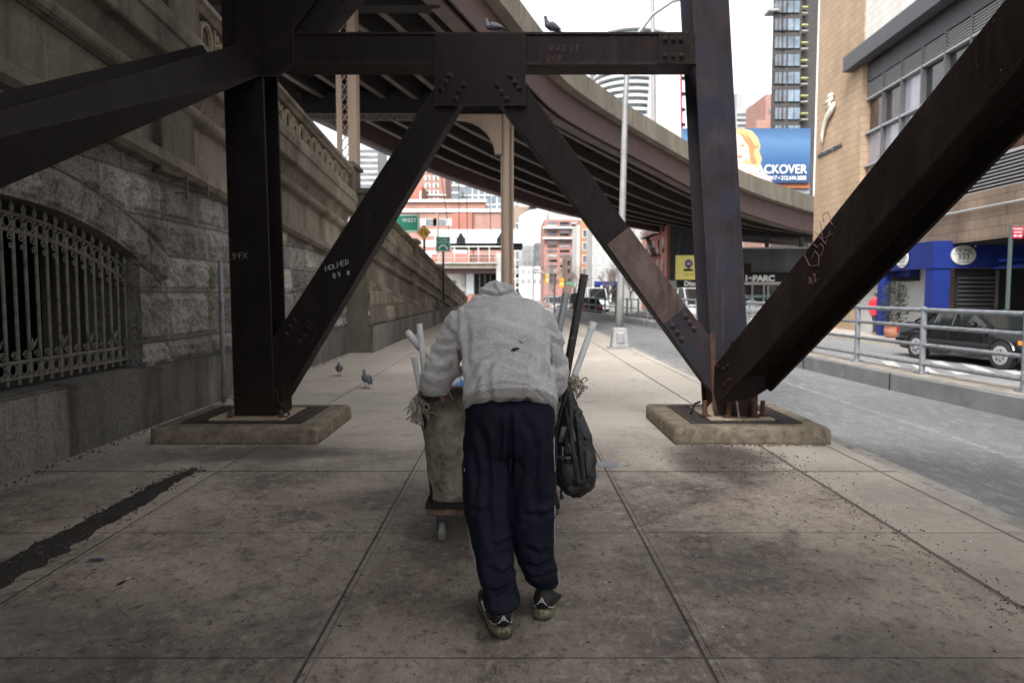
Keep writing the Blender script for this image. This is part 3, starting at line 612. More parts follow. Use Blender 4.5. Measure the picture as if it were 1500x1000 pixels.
one('gusset_plate', pp([(436, 460), (467, 482), (418, 563), (412, 600), (401, 606), (399, 494), (408, 494)], YB+.004, .015), 'steel', bent, bevel=.002)
one('gusset_plate', pp([(345, -80), (520, -80), (430, 44), (430, 98), (405, 112), (345, 112)], YB-.03, .028), 'steel', bent, bevel=.003)
one('knee_brace', pp([(500, -60), (560, -60), (430, 95), (405, 60)], YB+.04, .3), 'steel', bent)
rust = MB()
bolts = [(649, 116), (656, 106), (662, 96)]  # replaced by measured rows below
B3 = [(a/3.124+380, b/3.124) for a, b in ((832, 410), (852, 378), (872, 348), (896, 453), (915, 420), (934, 388), (1087, 391), (1109, 422), (1131, 453), (1147, 348), (1169, 377), (1189, 405))]
B4 = [(a/3.124+780, b/3.124) for a, b in ((606, 182), (644, 182), (680, 183), (606, 256), (645, 257), (680, 258))]
B8 = [(a/3.947+740, b/3.947+280) for a, b in ((1042, 722), (1066, 757), (1090, 793), (967, 777), (993, 812), (1018, 852))]
B9 = [(a/3.571+200, b/3.571+440) for a, b in ((826, 105), (805, 140), (782, 178), (898, 147), (876, 184), (853, 218))]
for k, (lst, Y) in enumerate(((B3, YB-.028), (B4, YB-.022), (B8, YB+.004), (B9, YB+.004))):
    for a, b in lst:
        p = P(a, b, Y); MB().lathe((p.x, p.y+.002, p.z), [(.028, 0), (.028, .006), (.023, .008), (.02, .024), (.012, .028)], 6 if k else 8, (0, -1, 0)).build('bolt', 'steel2' if k == 2 else 'steel', bent)
one('rust_streak', lambda m: m.prism([P(1040, 488, YB-.003), P(1047, 488, YB-.003), P(1050, 602, YB-.003), P(1044, 602, YB-.003)], (0, .003, 0)), 'rust', bent)
# left column foot: curved web joining the brace, bits of rubbish and cable
one('foot_web', pp([(402, 520), (414, 570), (414, 606), (402, 608)], YB+.03, .3), 'steel', bent)
one('cable', lambda m: m.tube([P(a, b, 6.93) for a, b in ((404, 570), (408, 588), (418, 597), (424, 607), (416, 612), (408, 606), (404, 598))], .009, 6), 'black', bent, smooth=True)
# right column foot: sleeve, anchor bolts, stiffener fins
fx, fy = 2.16, 7.1
one('foot_sleeve', lambda m: m.b2((fx-.14, fy-.08, .182), (fx+.27, fy+.4, .5)), 'rust', bent, bevel=.01)
for a, b in ((-.26, -.1), (-.05, -.17), (.2, -.15), (.31, -.1)):
    one('anchor_bolt', lambda m: (m.lathe((fx+a, fy+b, .183), [(.035, 0), (.035, .025), (.024, .03), (.024, .15), (.018, .155)], 8), m.box((fx+a, fy+b, .189), (.1, .08, .012))), 'rust', bent)
for a, s in ((-.14, -1), (.04, 0)):
    one('stiffener_fin', lambda m: m.prism([(fx+a, fy-.08, .184), (fx+a+s*.16, fy-.08-(.12 if not s else .02), .184), (fx+a, fy-.08, .38)], (.02, .01, 0)), 'plate', bent)
for a in (-.3, .2): one('anchor_bolt', lambda m: (m.lathe((-2.45+a, 6.96-.03, .183), [(.03, 0), (.03, .02), (.02, .025), (.02, .07)], 8)), 'rust', bent)
one('cable', lambda m: m.tube([P(a, b, 6.95) for a, b in ((1026, 588), (1018, 591), (1014, 600), (1012, 607))], .012, 6), 'black', bent, smooth=True)
# H-section struts running towards the camera in the plane of each column row
def strut(name, ft, fb, nt_, nb_, off, mat, ext=1.5, cut=0):
    """ft.. are 3D corners of the inner flange (far top, far bottom, near top, near bottom)"""
    ft, fb, nt_, nb_ = map(Vector, (ft, fb, nt_, nb_)); nt_ = ft+(nt_-ft)*ext; nb_ = fb+(nb_-fb)*ext; off = Vector(off); th = off.normalized()*.03
    m = MB()
    dc = (nt_-ft).normalized()*cut
    for o_, c_ in ((Vector((0, 0, 0)), dc*0), (off, dc)): m.prism([ft+o_+c_*.3, nt_+o_, nb_+o_, fb+o_+c_], th)
    fm, nm = (ft+fb)/2+dc*.6, (nt_+nb_)/2; u = (ft-fb).normalized()*.015
    m.prism([fm+th-u, nm+th-u, nm+th+u, fm+th+u], off-th)
    return m.build(name, mat, bent, bevel=.003)
strut('longitudinal_strut', P(350, 66, 6.98), P(378, 112, 6.98), P(0, 162, 3.5), P(0, 277, 3.5), (-.34, 0, 0), 'steel', 1.6)
D = Vector((-.199, .954, -.708)).normalized()
M0 = P(1058, 585, 6.83); n1 = D.cross(Vector((0, 0, 1))).normalized(); U0 = PL(1080, 494, M0, n1)
# keep the upper edge parallel to the axis
n2 = D.cross(n1).normalized(); L0 = PL(1124, 576, M0, n2)
hgt = (U0-M0).dot(n2*(-1 if n2.z < 0 else 1)); wid = (L0-M0).dot(n1*(1 if n1.x > 0 else -1))
upv = n2*(-1 if n2.z < 0 else 1); rv = n1*(1 if n1.x > 0 else -1)
print('STRUT', hgt, wid, M0)
M0 = M0+D*.12
strut('longitudinal_strut', M0+upv*hgt, M0, M0+upv*hgt-D*5, M0-D*5, rv*wid, 'steelR', 1.5, .26)
one('gusset_plate', lambda m: m.prism([P(a, b, 6.86) for a, b in ((1072, 500), (1100, 490), (1146, 538), (1130, 566), (1098, 586), (1058, 588))], (0, .03, 0)), 'steel', bent)
for a, b in ((1052, 536), (1060, 540), (1066, 535), (1060, 563), (1066, 558), (1070, 556)):
    p = PL(a, b, M0, n1); MB().ball(p, .018, 8, 6).build('bolt', 'steel', bent)
# graffiti on the steel
e = .95
def onface(a, b, Y): return P(a, b, Y)
R_ = Vector((1, 0, .42)); U_ = Vector((-.42, 0, 1))
scrawl('MOLMED', onface(477, 397, YB+.014), Vector((1, 0, .32)), Vector((-.2, 0, 1)), .048, 'chalk', bent, r=.0024, gap=.85)
scrawl('89 *', onface(487, 408, YB+.014), Vector((1, 0, .2)), Vector((-.1, 0, 1)), .05, 'chalk', bent, r=.0024)
scrawl('RAEST', onface(806, 75, YB+.004), Vector((1, 0, .0)), Vector((.1, 0, 1)), .052, 'chalkr', bent, r=.002, gap=1.1)
scrawl('DOR', onface(801, 89, YB+.004), Vector((1, 0, .0)), Vector((.1, 0, 1)), .05, 'chalkr', bent, r=.002, gap=1.1)
scrawl('SMFX', onface(338, 379, YB-.003), Vector((1, 0, .05)), Vector((0, 0, 1)), .06, 'chalkg', bent, r=.0022, gap=.65)
g0 = PL(1186, 412, M0-rv*.006, n1); gu = upv; gr_ = -D
scrawl('GSK?', PL(1190, 395, M0-rv*.006, n1), gr_*.9+gu*.2, gu*1.0-gr_*.3, .16, 'chalkp', bent, r=.0028, gap=.7)
scrawl('42', PL(1187, 421, M0-rv*.006, n1), gr_, gu, .07, 'chalkp', bent, r=.0024, gap=.9)
# ================================================================== BRIDGE DECK OVERHEAD
over = thing('bridge_deck_overhead', (-3, 0, 6.8), 'black underside of the bridge deck carried by the steel frame overhead, with added shade slabs', 'bridge deck')
boxp('deck_slab', (-13, -14, 7.2), (-1.6, 6.9, 7.5), 'deckdark', over); boxp('deck_slab', (-1.58, -14, 7.2), (9, -.9, 7.5), 'deckdark', over); boxp('shade_slab', (-13, -14, 5.7), (-2.95, 8.2, 5.9), 'deckdark', over)  # rear slab and low side slab are unseen, added to darken foreground and wall
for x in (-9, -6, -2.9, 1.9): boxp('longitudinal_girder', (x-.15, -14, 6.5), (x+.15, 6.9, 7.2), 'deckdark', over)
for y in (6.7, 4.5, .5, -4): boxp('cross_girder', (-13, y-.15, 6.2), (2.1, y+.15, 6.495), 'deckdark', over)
# next bent behind the camera keeps the sky off the near pavement
for x in (-2.6, 2.9): tag(boxp('rear_column', (x-.2, -3.4, 0), (x+.2, -3.0, 6.1), 'steel'), 'steel column of the next frame, standing %s behind the viewpoint' % ('left' if x < 0 else 'right'), 'column')
# ================================================================== ELEVATED ROADWAY (viaduct)
NE = [(-5, 6, 8.6), (-3, 12, 8.4)]; NE = [Vector(p) for p in NE]
for px_, py_, Y in ((655, 0, 17.1), (730, 80, 20.6), (806, 163, 24.5), (864, 197, 28.2), (921, 227, 32), (968, 252, 35), (1014, 277, 38), (1050, 294, 40.5), (1087, 311, 43), (1136, 327, 46), (1185, 341, 50), (1330, 362, 57)): NE.append(P(px_, py_, Y))
FE = [Vector((-15, 12, 8.6)), Vector((-12.5, 18, 8.3))]
for px_, py_, Y in ((340, 98, 20.5), (415, 145, 24), (480, 175, 27.5), (555, 212, 31.5), (626, 245, 36), (680, 265, 39.5), (732, 283, 43), (790, 302, 48), (850, 317, 53), (920, 331, 59), (1018, 347, 68), (1185, 361, 80)): FE.append(P(px_, py_, Y))
def resample(pts, n):
    pts = [np.array(p) for p in pts]; t = np.arange(len(pts)); tt = np.linspace(0, len(pts)-1, n); A = np.array(pts)
    B = np.stack([np.interp(tt, t, A[:, i]) for i in range(3)], 1)
    for _ in range(3):
        Q = B.copy(); Q[1:-1] = (B[:-2]+2*B[1:-1]+B[2:])/4; B = Q
    return B
NN = resample(NE, 70); FF = resample(FE, 70)
via = thing('elevated_roadway', (0, 30, 7), 'curving elevated road ramp with concrete parapet over rust-red steel girders', 'viaduct')
def fasc(m, base, out, h0, h1, t):  # strip standing on a polyline
    rings = []
    for i, p in enumerate(base):
        d = base[min(i+1, len(base)-1)]-base[max(i-1, 0)]; n = np.array([d[1], -d[0], 0]); n = n/np.linalg.norm(n)*out
        a = h0[i] if hasattr(h0, '__len__') else h0; b = h1[i] if hasattr(h1, '__len__') else h1
        q = p+n; rings.append([tuple(q+np.array([0, 0, a])), tuple(q+n/abs(out+1e-9)*t+np.array([0, 0, a])), tuple(q+n/abs(out+1e-9)*t+np.array([0, 0, b])), tuple(q+np.array([0, 0, b]))])
    m.loft(rings)
gh = np.interp(np.arange(70), [0, 30, 69], [.95, 1.0, 1.35]); ph = gh+np.interp(np.arange(70), [0, 30, 69], [.85, .85, 1.15])
one('fascia_girder', lambda m: fasc(m, NN, .001, 0, gh, .06), 'girder', via)
one('girder_flange', lambda m: fasc(m, NN, -.15, -.02, .05, .42), 'stringer', via)
one('slab_edge', lambda m: fasc(m, NN, .001, gh-.03, gh+.03, .22), 'conc', via)
one('parapet_kerb', lambda m: fasc(m, NN, .16, gh*1.0, gh+.22, .25), 'conc', via)
one('parapet', lambda m: fasc(m, NN, .1, gh+.22, ph, .22), 'conc', via)
one('far_girder', lambda m: fasc(m, FF, -.05, 0, .95, .1), 'girder', via); one('girder_flange', lambda m: fasc(m, FF, -.2, -.03, .04, .4), 'stringer', via)
one('far_parapet', lambda m: fasc(m, FF, -.2, .96, 1.7, .2), 'conc', via)
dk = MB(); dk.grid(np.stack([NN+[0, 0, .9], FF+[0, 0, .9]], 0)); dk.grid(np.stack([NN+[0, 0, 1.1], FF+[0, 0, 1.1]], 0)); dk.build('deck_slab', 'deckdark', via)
for k in range(1, 8):
    q = NN+(FF-NN)*k/8.0
    one('stringer', lambda m: (fasc(m, q, -.09, .25, .29, .18)), 'stringer', via); one('stringer_web', lambda m: fasc(m, q, -.01, .3, .9, .02), 'deckdark', via)
for i in range(4, 68, 6):
    a, b = NN[i]+[0, 0, .72], FF[i]+[0, 0, .72]; one('floor_beam', lambda m: m.bar(a, b, .15, .3), 'deckdark', via)
for i in range(12, 66, 6):
    a, b = Vector(NN[i]+[0, 0, gh[i]+.4]), Vector(NN[i]+[0, 0, ph[i]-.02])
# cross girders and columns
def crossg(a, b, h, mat='deckdark'):
    return lambda m: m.bar(a, b, .5, h)
one('cross_girder', crossg((-11, 17.6, 8.55), (-1.7, 17.6, 8.55), .85), 'deckdark', via)
one('cross_girder', crossg((-8.5, 25.3, 7.85), (1.3, 25.3, 7.85), .8), 'deckdark', via)
lat = MB(); a0, b0 = P(430, 176, 25), P(610, 176, 25)
lat.bar(a0, b0, .05, .05); lat.bar(a0+Vector((0, 0, .2)), b0+Vector((0, 0, .2)), .05, .05); nL = 28
for i in range(nL):
    p, q = a0.lerp(b0, i/nL), a0.lerp(b0, (i+1)/nL); lat.bar(p+Vector((0, 0, .2*(i % 2))), q+Vector((0, 0, .2*((i+1) % 2))), .03, .04)
lat.build('lattice_strut', 'stringer', via)
lc = thing('lattice_column', (-3.93, 17.5, 2.6), 'beige riveted lattice column rising from behind the wall parapet', 'column')
xa, xb, yl = -4.16, -3.69, 17.5; z0, z1 = 2.6, 8.12
one('column_channel', lambda m: m.b2((xa, yl-.2, z0), (xa+.13, yl-.17, z1)).b2((xa, yl-.17, z0), (xa+.02, yl+.2, z1)), 'beige', lc)
one('column_channel', lambda m: m.b2((xb-.2, yl-.2, z0), (xb, yl-.17, z1)).b2((xb-.02, yl-.17, z0), (xb, yl+.2, z1)), 'beige', lc)
lm = MB(); rv_ = MB(); k = 0; z = z0
while z < z1-.22:
    lm.bar((xa+.12, yl-.19, z), (xb-.19, yl-.19, z+.22), .012, .045, (0, 1, 0)); lm.bar((xa+.12, yl-.183, z+.22), (xb-.19, yl-.183, z), .012, .045, (0, 1, 0))
    for x in (xa+.03, xa+.1, xb-.17, xb-.03): rv_.ball((x, yl-.203, z+.11), .011, 6, 4)
    z += .235
lm.build('lacing_bars', 'beige', lc)['kind'] = 'stuff'; rv_.build('rivets', 'beige', lc)['kind'] = 'stuff'
def pillar(px_, Y, zt, name, lab, w_=.44, bl=True, br=False, zb=0):
    x = P(px_, 300, Y).x; t = thing('bridge_column', (x, Y, zb), lab, 'column')
    one('column_shaft', lambda m: (m.lathe((x-.03, Y-.12, zb), [(w_*.27, 0), (w_*.27, zt-zb)], 16), m.b2((x-w_*.5, Y-.02, zb), (x+w_*.5, Y+.02, zt)), m.b2((x+w_*.36, Y-.17, zb), (x+w_*.5, Y+.2, zt)), m.b2((x-w_*.5, Y-.05, zb), (x-w_*.42, Y+.2, zt))), 'beige', t, smooth=False)
    one('collar', lambda m: [m.lathe((x-.03, Y-.12, z), [(w_*.3, 0), (w_*.3, .05)], 16) for z in np.arange(zb+.4, zt, 1.1)], 'beige', t)
    rr = MB(); z = zb
    while z < zt: rr.ball((x+w_*.43, Y-.18, z), .018, 6, 4); z += .13
    rr.build('rivets', 'beige', t)['kind'] = 'stuff'
    for s in ((-1,) if bl else ())+((1,) if br else ()):
        L = 1.65; H = 1.35; pts = [(x+s*.18, zt)]+[(x+s*(.18+L), zt), (x+s*(.18+L), zt-.14)]
        for a in np.linspace(0, 90, 9): pts.append((x+s*(.18+L-.15-(L-.4)*math.sin(R(a))), zt-.16-(H-.16)*(1-math.cos(R(a)))))
        pts.append((x+s*.18, zt-H)); one('curved_bracket', lambda m: m.prism([(a, Y-.1, b) for a, b in pts], (0, .2, 0)), 'beige', t)
        one('bracket_flange', lambda m: m.loft([[(a, Y-.2, b), (a, Y+.2, b), (a, Y+.2, b+.03), (a, Y-.2, b+.03)] for a, b in pts[2:]]), 'beige', t)
    return t
pillar(743, 25.0, 7.45, 'c', 'tall round beige steel column with curved bracket at its top left', .44, True, False)
pillar(746, 48, 7.05, 'c', 'farther beige column whose curved bracket shows right of the nearer round column', .5, False, True)
# ================================================================== PERSON PUSHING THE CART
def clothmat(name, c, c2, rough=.95, sc=6, bs=260, bump=.5, weave=True, spec=.2, sheen=.3):
    g = G(name); a = g.noise(sc, 5, .65); f = g.noise(bs, 2, .6); f2 = g.noise(bs*.45, 3, .7)
    base = g.mix(g.ramp(a, [(.38, 0.0), (.68, 1.0)]), c, c2)
    if weave:
        base = g.mix(g.ramp(f, [(.40, .5), (.55, 0.0)]), base, mul(c, .5)); base = g.mix(g.ramp(f2, [(.55, 0.0), (.66, .5)]), base, mul(c, 1.5))
    m = g.out(base, rough, g.bump(g.math('ADD', f, f2), bump, .002), spec=spec)
    g.b.inputs['Sheen Weight'].default_value = sheen; return m
MT['sweater'] = clothmat('grey_marl_sweatshirt', (.44, .43, .43), (.31, .30, .295))
MT['rib'] = clothmat('grey_rib_knit', (.27, .26, .25), (.2, .19, .18))
MT['shirt'] = clothmat('charcoal_shirt', (.045, .04, .04), (.03, .028, .028))
MT['navy'] = clothmat('navy_track_pants', (.0026, .0036, .0135), (.0018, .0024, .0085), .7, 5, 300, .15, False, .2, .0)
MT['glove'] = clothmat('black_glove', (.018, .016, .018), (.03, .028, .03), .8, 30, 200, .4)
MT['skin'] = M('skin', (.32, .19, .13), .55, .12, 20, .15, 150)
MT['hair'] = M('grey_hair', (.09, .08, .075), .8, .4, 60, .6, 200)
MT['eye'] = flat('eye_white', (.7, .7, .68), .2)
MT['navyw'] = flat('white_piping', (.42, .42, .44), .7)
def rsec(c, a, b, x, y, n=28, p=2.2):
    c, x, y = Vector(c), Vector(x).normalized(), Vector(y).normalized(); pts = []
    for k in range(n):
        t = 2*math.pi*k/n; ct, st = math.cos(t), math.sin(t)
        pts.append(c+x*(a*math.copysign(abs(ct)**(2/p), ct))+y*(b*math.copysign(abs(st)**(2/p), st)))
    return pts
def limb(m, pts, r, n=20, flat_=1.0, up=None):
    # subdivided smooth tube with rounded ends
    P_ = [Vector(p) for p in pts]; out = []; rr = []
    for i in range(len(P_)-1):
        p0 = P_[max(i-1, 0)]; p1, p2 = P_[i], P_[i+1]; p3 = P_[min(i+2, len(P_)-1)]
        for k in range(6):
            t = k/6; out.append(.5*((2*p1)+(p2-p0)*t+(2*p0-5*p1+4*p2-p3)*t*t+(3*p1-p0-3*p2+p3)*t**3)); rr.append(r[i]+(r[i+1]-r[i])*(t*t*(3-2*t)))
    out.append(P_[-1]); rr.append(r[-1])
    d = (out[0]-out[1]).normalized(); e_ = (out[-1]-out[-2]).normalized()
    out = [out[0]+d*rr[0]*.5]+out+[out[-1]+e_*rr[-1]*.5]; rr = [rr[0]*.6]+rr+[rr[-1]*.6]
    return m.tube(out, rr, n, True, flat_, up)
def remesh(m, name, vox, smooth_it=3):
    me = bpy.data.meshes.new('tmp'); me.from_pydata([tuple(v) for v in m.v], [], m.f)
    bm = bmesh.new(); bm.from_mesh(me); bmesh.ops.recalc_face_normals(bm, faces=bm.faces); bm.to_mesh(me); bm.free()
    o = bpy.data.objects.new('tmp', me); C.objects.link(o); r = o.modifiers.new('r', 'REMESH'); r.mode = 'VOXEL'; r.voxel_size = vox; r.adaptivity = 0
    if smooth_it: s_ = o.modifiers.new('s', 'SMOOTH'); s_.iterations = smooth_it; s_.factor = .5
    dg = bpy.context.evaluated_depsgraph_get(); me2 = bpy.data.meshes.new_from_object(o.evaluated_get(dg)); C.objects.unlink(o); bpy.data.objects.remove(o)
    me2.name = name; return me2
def arr(me, what='co'):
    a = np.empty(len(me.vertices)*3); me.vertices.foreach_get(what, a); return a.reshape(-1, 3)
def finish(me, name, mat, parent, V=None):
    if V is None: V = arr(me)
    V = V-np.array(wl(parent)); me.vertices.foreach_set('co', V.ravel()); me.update()
    me.materials.clear(); me.materials.append(MT[mat]); me.polygons.foreach_set('use_smooth', [True]*len(me.polygons))
    o = bpy.data.objects.new(name, me); C.objects.link(o); o.parent = parent; return o
def pixarr(V):
    d = V[:, 1]*CT-(V[:, 2]-CH)*ST; u = V[:, 1]*ST+(V[:, 2]-CH)*CT
    return 750+1050*V[:, 0]/d, 500-1050*u/d
def creases(V, N, lines_, backonly=True):
    """soft folds: each is (polyline, width, depth); negative depth raises a ridge"""
    X, Y = pixarr(V); tot = np.zeros(len(V)); facing = sm(-N[:, 1]*.9+N[:, 2]*.1+np.abs(N[:, 0])*.2, -.2, .3)
    for pl, wd, dp in lines_:
        best = np.full(len(V), 1e9); fade = np.ones(len(V))
        L = len(pl)-1
        for i in range(L):
            (ax, ay), (bx, by) = pl[i], pl[i+1]; dx, dy = bx-ax, by-ay; t = np.clip(((X-ax)*dx+(Y-ay)*dy)/(dx*dx+dy*dy), 0, 1)
            d = np.hypot(X-ax-t*dx, Y-ay-t*dy); g = (i+t)/L; f = np.sin(np.pi*np.clip(g*.9+.05, 0, 1))**.6
            better = d < best; best = np.where(better, d, best); fade = np.where(better, f, fade)
        tot -= dp*np.exp(-(best/wd)**2)*fade
        tot += dp*.55*np.exp(-((best-wd*1.9)/wd)**2)*fade
    return tot*facing
per = thing('person', (0, 3.0, 0), 'person bent forward in grey hooded sweatshirt, navy track pants and black trainers pushing a cart', 'person')
sp = [((-.005, 3.075, .925), .192, .135), ((-.018, 3.17, 1.03), .197, .14), ((-.035, 3.29, 1.125), .205, .15), ((-.047, 3.41, 1.21), .222, .152), ((-.05, 3.50, 1.255), .228, .135), ((-.05, 3.565, 1.272), .19, .11), ((-.06, 3.62, 1.27), .09, .09)]
shL, shR = Vector((-.23, 3.47, 1.235)), Vector((.125, 3.47, 1.235))
elL, elR = Vector((-.36, 3.44, .985)), Vector((.195, 3.44, .985))
haL, haR = Vector((-.455, 3.80, .872)), Vector((.222, 3.82, .872))
def spine_rings(grow=0, upto=9):
    r = []
    for i, (c, a, b) in enumerate(sp[:upto]):
        q, s = Vector(sp[max(0, i-1)][0]), Vector(sp[min(len(sp)-1, i+1)][0]); d = (s-q).normalized(); x = Vector((1, 0, 0)); y = d.cross(x)
        r.append(rsec(c, a+grow, b+grow, x, y, 30, 2.35))
    return r
# body: head, neck, torso, arms, legs in one surface
bm_ = MB(); bm_.loft(spine_rings(-.035))
limb(bm_, [(-.06, 3.6, 1.27), (-.062, 3.68, 1.24), (-.065, 3.74, 1.2)], [.055, .05, .055])
hc = Vector((-.07, 3.80, 1.16)); hr = Matrix.Rotation(R(-62), 3, 'X')
bm_.ball(hc, (.074, .095, .115), 20, 14, hr); bm_.ball(hc+hr @ Vector((0, .03, -.075)), (.055, .06, .06), 14, 10, hr)
bm_.ball(hc+hr @ Vector((0, .105, -.02)), (.013, .022, .026), 8, 6, hr)
for s in (-1, 1): bm_.ball(hc+hr @ Vector((s*.077, -.005, -.01)), (.009, .018, .032), 8, 6, hr)
bm_.ball(hc+hr @ Vector((0, .088, -.07)), (.026, .012, .01), 8, 6, hr)
for sh, el, ha in ((shL, elL, haL), (shR, elR, haR)): limb(bm_, [sh, el, ha], [.055, .043, .03])
for s, hip, kn, an in ((-1, (-.105, 3.08, .86), (-.105, 2.99, .48), (-.052, 2.90, .1)), (1, (.085, 3.08, .86), (.10, 3.02, .5), (.125, 3.1, .14))): limb(bm_, [hip, kn, an], [.085, .055, .04])
bm_.ball((-.01, 3.09, .87), (.13, .09, .08), 16, 10)
finish(remesh(bm_, 'body', .011), 'body', 'skin', per)
hm = MB(); hm.ball(hc+hr @ Vector((0, -.02, .02)), (.08, .09, .108), 20, 14, hr); me = remesh(hm, 'hair', .008); V = arr(me); N = arr(me, 'normal'); V = V+N*(fbm(V[:, 0]*60, V[:, 1]*60+V[:, 2]*50, 3)*.012)[:, None]; finish(me, 'hair', 'hair', per, V)
for s in (-1, 1): MB().ball(hc+hr @ Vector((s*.03, .085, .012)), .0115, 8, 6).build('eye', 'eye', per, smooth=True)
# sweatshirt
sw = MB(); dd = Vector((0, .67, .74)); HC = Vector((-.006, 3.075, .885)); sw.loft([rsec(HC, .197, .168, (1, 0, 0), (0, .87, -.5), 30, 2.35), rsec(HC+Vector((0, .004, .035)), .199, .165, (1, 0, 0), (0, .84, -.54), 30, 2.35), rsec(HC+Vector((-.003, .03, .075)), .198, .158, (1, 0, 0), (0, .8, -.6), 30, 2.35)]+spine_rings(.0)[1:])
for s, sh, el, ha in ((-1, shL, elL, haL), (1, shR, elR, haR)):
    root = Vector((-.055+s*.12, 3.42, 1.215)); wr = el.lerp(ha, .52)
    limb(sw, [root, sh, sh.lerp(el, .55)+Vector((s*.012, 0, 0)), el, el.lerp(ha, .3), wr], [.105, .092, .080, .076, .066, .05], 22)
# hood lying on the nape
sw.ball((-.075, 3.60, 1.335), (.085, .085, .05), 20, 12, Matrix.Rotation(R(-10), 3, 'X'))
limb(sw, [(-.20, 3.545, 1.315), (-.145, 3.575, 1.36), (-.085, 3.60, 1.405), (-.03, 3.60, 1.395), (.045, 3.57, 1.345)], [.03, .042, .046, .042, .028])
limb(sw, [(-.16, 3.64, 1.30), (-.09, 3.70, 1.37), (-.02, 3.68, 1.34)], [.03, .03, .03])
me = remesh(sw, 'sweatshirt', .0065, 5); V = arr(me); N = arr(me, 'normal')
X, Y = pixarr(V)
sx = (V[:, 1]-3.075)*.75+(V[:, 2]-.925)*.66
dsp = (fbm(V[:, 0]*9, V[:, 1]*4+V[:, 2]*14, 4, 4)-.5)*.013+(1-np.abs(2*fbm(V[:, 0]*6+V[:, 2]*5, V[:, 1]*8+V[:, 2]*13, 9, 3)-1)-.6)*.009
onarm = sm(np.abs(V[:, 0]+.055), .21, .25)
dsp += onarm*(1-np.abs(2*fbm(V[:, 0]*13+V[:, 2]*4, V[:, 1]*10-V[:, 2]*16, 14, 3)-1)-.6)*.017
FOL = [([(668, 455), (672, 500), (676, 545), (676, 580)], 3.5, .016), ([(797, 455), (800, 500), (804, 540), (806, 575)], 3, .014),
       ([(700, 470), (740, 466), (775, 478), (800, 500)], 7, .006), ([(688, 500), (725, 492), (760, 500), (795, 525)], 8, .006), ([(684, 560), (700, 530), (725, 510), (750, 508)], 5, .010),
       ([(690, 585), (700, 552), (722, 528), (745, 520)], 5, .009), ([(760, 520), (785, 535), (800, 560)], 6, .006),
       ([(683, 582), (705, 567), (738, 560), (775, 565), (803, 590)], 1.8, .007),
       ([(652, 478), (662, 488), (668, 505)], 4, .012), ([(630, 515), (645, 522), (662, 518)], 4, .016), ([(622, 540), (640, 548), (662, 540)], 5, .014), ([(640, 500), (652, 506), (664, 502)], 3.5, .012), ([(618, 556), (632, 566), (650, 566)], 4, .01),
       ([(812, 500), (822, 508), (827, 520)], 4, .016), ([(802, 480), (812, 486), (818, 498)], 4, .010), ([(806, 530), (815, 538), (825, 536)], 5, .012),
       ([(690, 434), (706, 430), (728, 434), (748, 428), (762, 424)], 2.6, .016), ([(712, 424), (722, 418), (728, 430)], 3, .010), ([(732, 418), (740, 424), (750, 426)], 3, .008)]
FOL += [([(700, 455), (735, 462), (770, 456)], 6, .004), ([(720, 590), (712, 560), (718, 530)], 5, .006), ([(770, 590), (784, 560), (786, 530)], 5, .007), ([(686, 470), (682, 510), (690, 550)], 5, .007), ([(790, 470), (788, 510), (794, 560)], 5, .006), ([(695, 520), (735, 508), (775, 520)], 4, .005), ([(700, 545), (740, 532), (790, 548)], 4, .005)]
dsp += 1.45*creases(V, N, FOL)*(1-.5*onarm)
V = V+N*dsp[:, None]; swV = V.copy(); swN = N.copy(); swo = finish(me, 'sweatshirt', 'sweater', per, V); me.materials.append(MT['rib'])
for p_ in me.polygons:
    c_ = V[p_.vertices[0]]; q_ = (c_[1]-3.075)*.5+(c_[2]-.885)*.87
    if q_ < .038 and abs(c_[0]) < .215 and c_[1] < 3.3: p_.material_index = 1
# hem band and undershirt showing below it
def ringat(off, c0, grow, k=40, tilt=.0):
    d = Vector((0, .67, .74)); x = Vector((1, 0, 0)); y = d.cross(x); c = Vector(c0)+d*off
    return rsec(c, .192+grow, .135+grow, x, y, k, 2.35)
# the right side tail hanging lower
one('undershirt', lambda m: m.loft([rsec(HC+Vector((.01, .02, .03)), .188, .158, (1, 0, 0), (0, .87, -.5), 40, 2.35), rsec(HC+Vector((.012, .006, .008)), .178, .16, (1, 0, 0), (0, .87, -.5), 40, 2.35), rsec(HC+Vector((.012, .004, -.006)), .172, .156, (1, 0, 0), (0, .87, -.5), 40, 2.35)], False), 'shirt', per, smooth=True)
def onsw(a, b, off=.0025):
    X_, Y_ = pixarr(swV); d = (X_-a)**2+(Y_-b)**2+np.where(swN[:, 1] > .2, 900, 0); k = np.argsort(d)[:6]; p = swV[k].mean(0)+swN[k].mean(0)*off; c = P(a, b, float(p[1])); return Vector((c.x, p[1], c.z))
for hp in (((748, 514), (751, 510), (757, 509), (762, 511), (757, 513), (753, 515), (751, 518)), ((759, 498), (763, 500), (767, 504), (763, 502))):
    one('cloth_tear', lambda m: m.prism([onsw(a, b) for a, b in hp], (0, -.001, .001)), 'black', per)
for seamp in (((666, 452), (668, 480), (671, 510), (674, 545), (675, 565)), ((797, 452), (800, 480), (803, 520), (805, 560))):
    one('sleeve_seam', lambda m: m.tube([onsw(a, b, .0) for a, b in seamp], .0022, 5), 'rib', per, smooth=True)
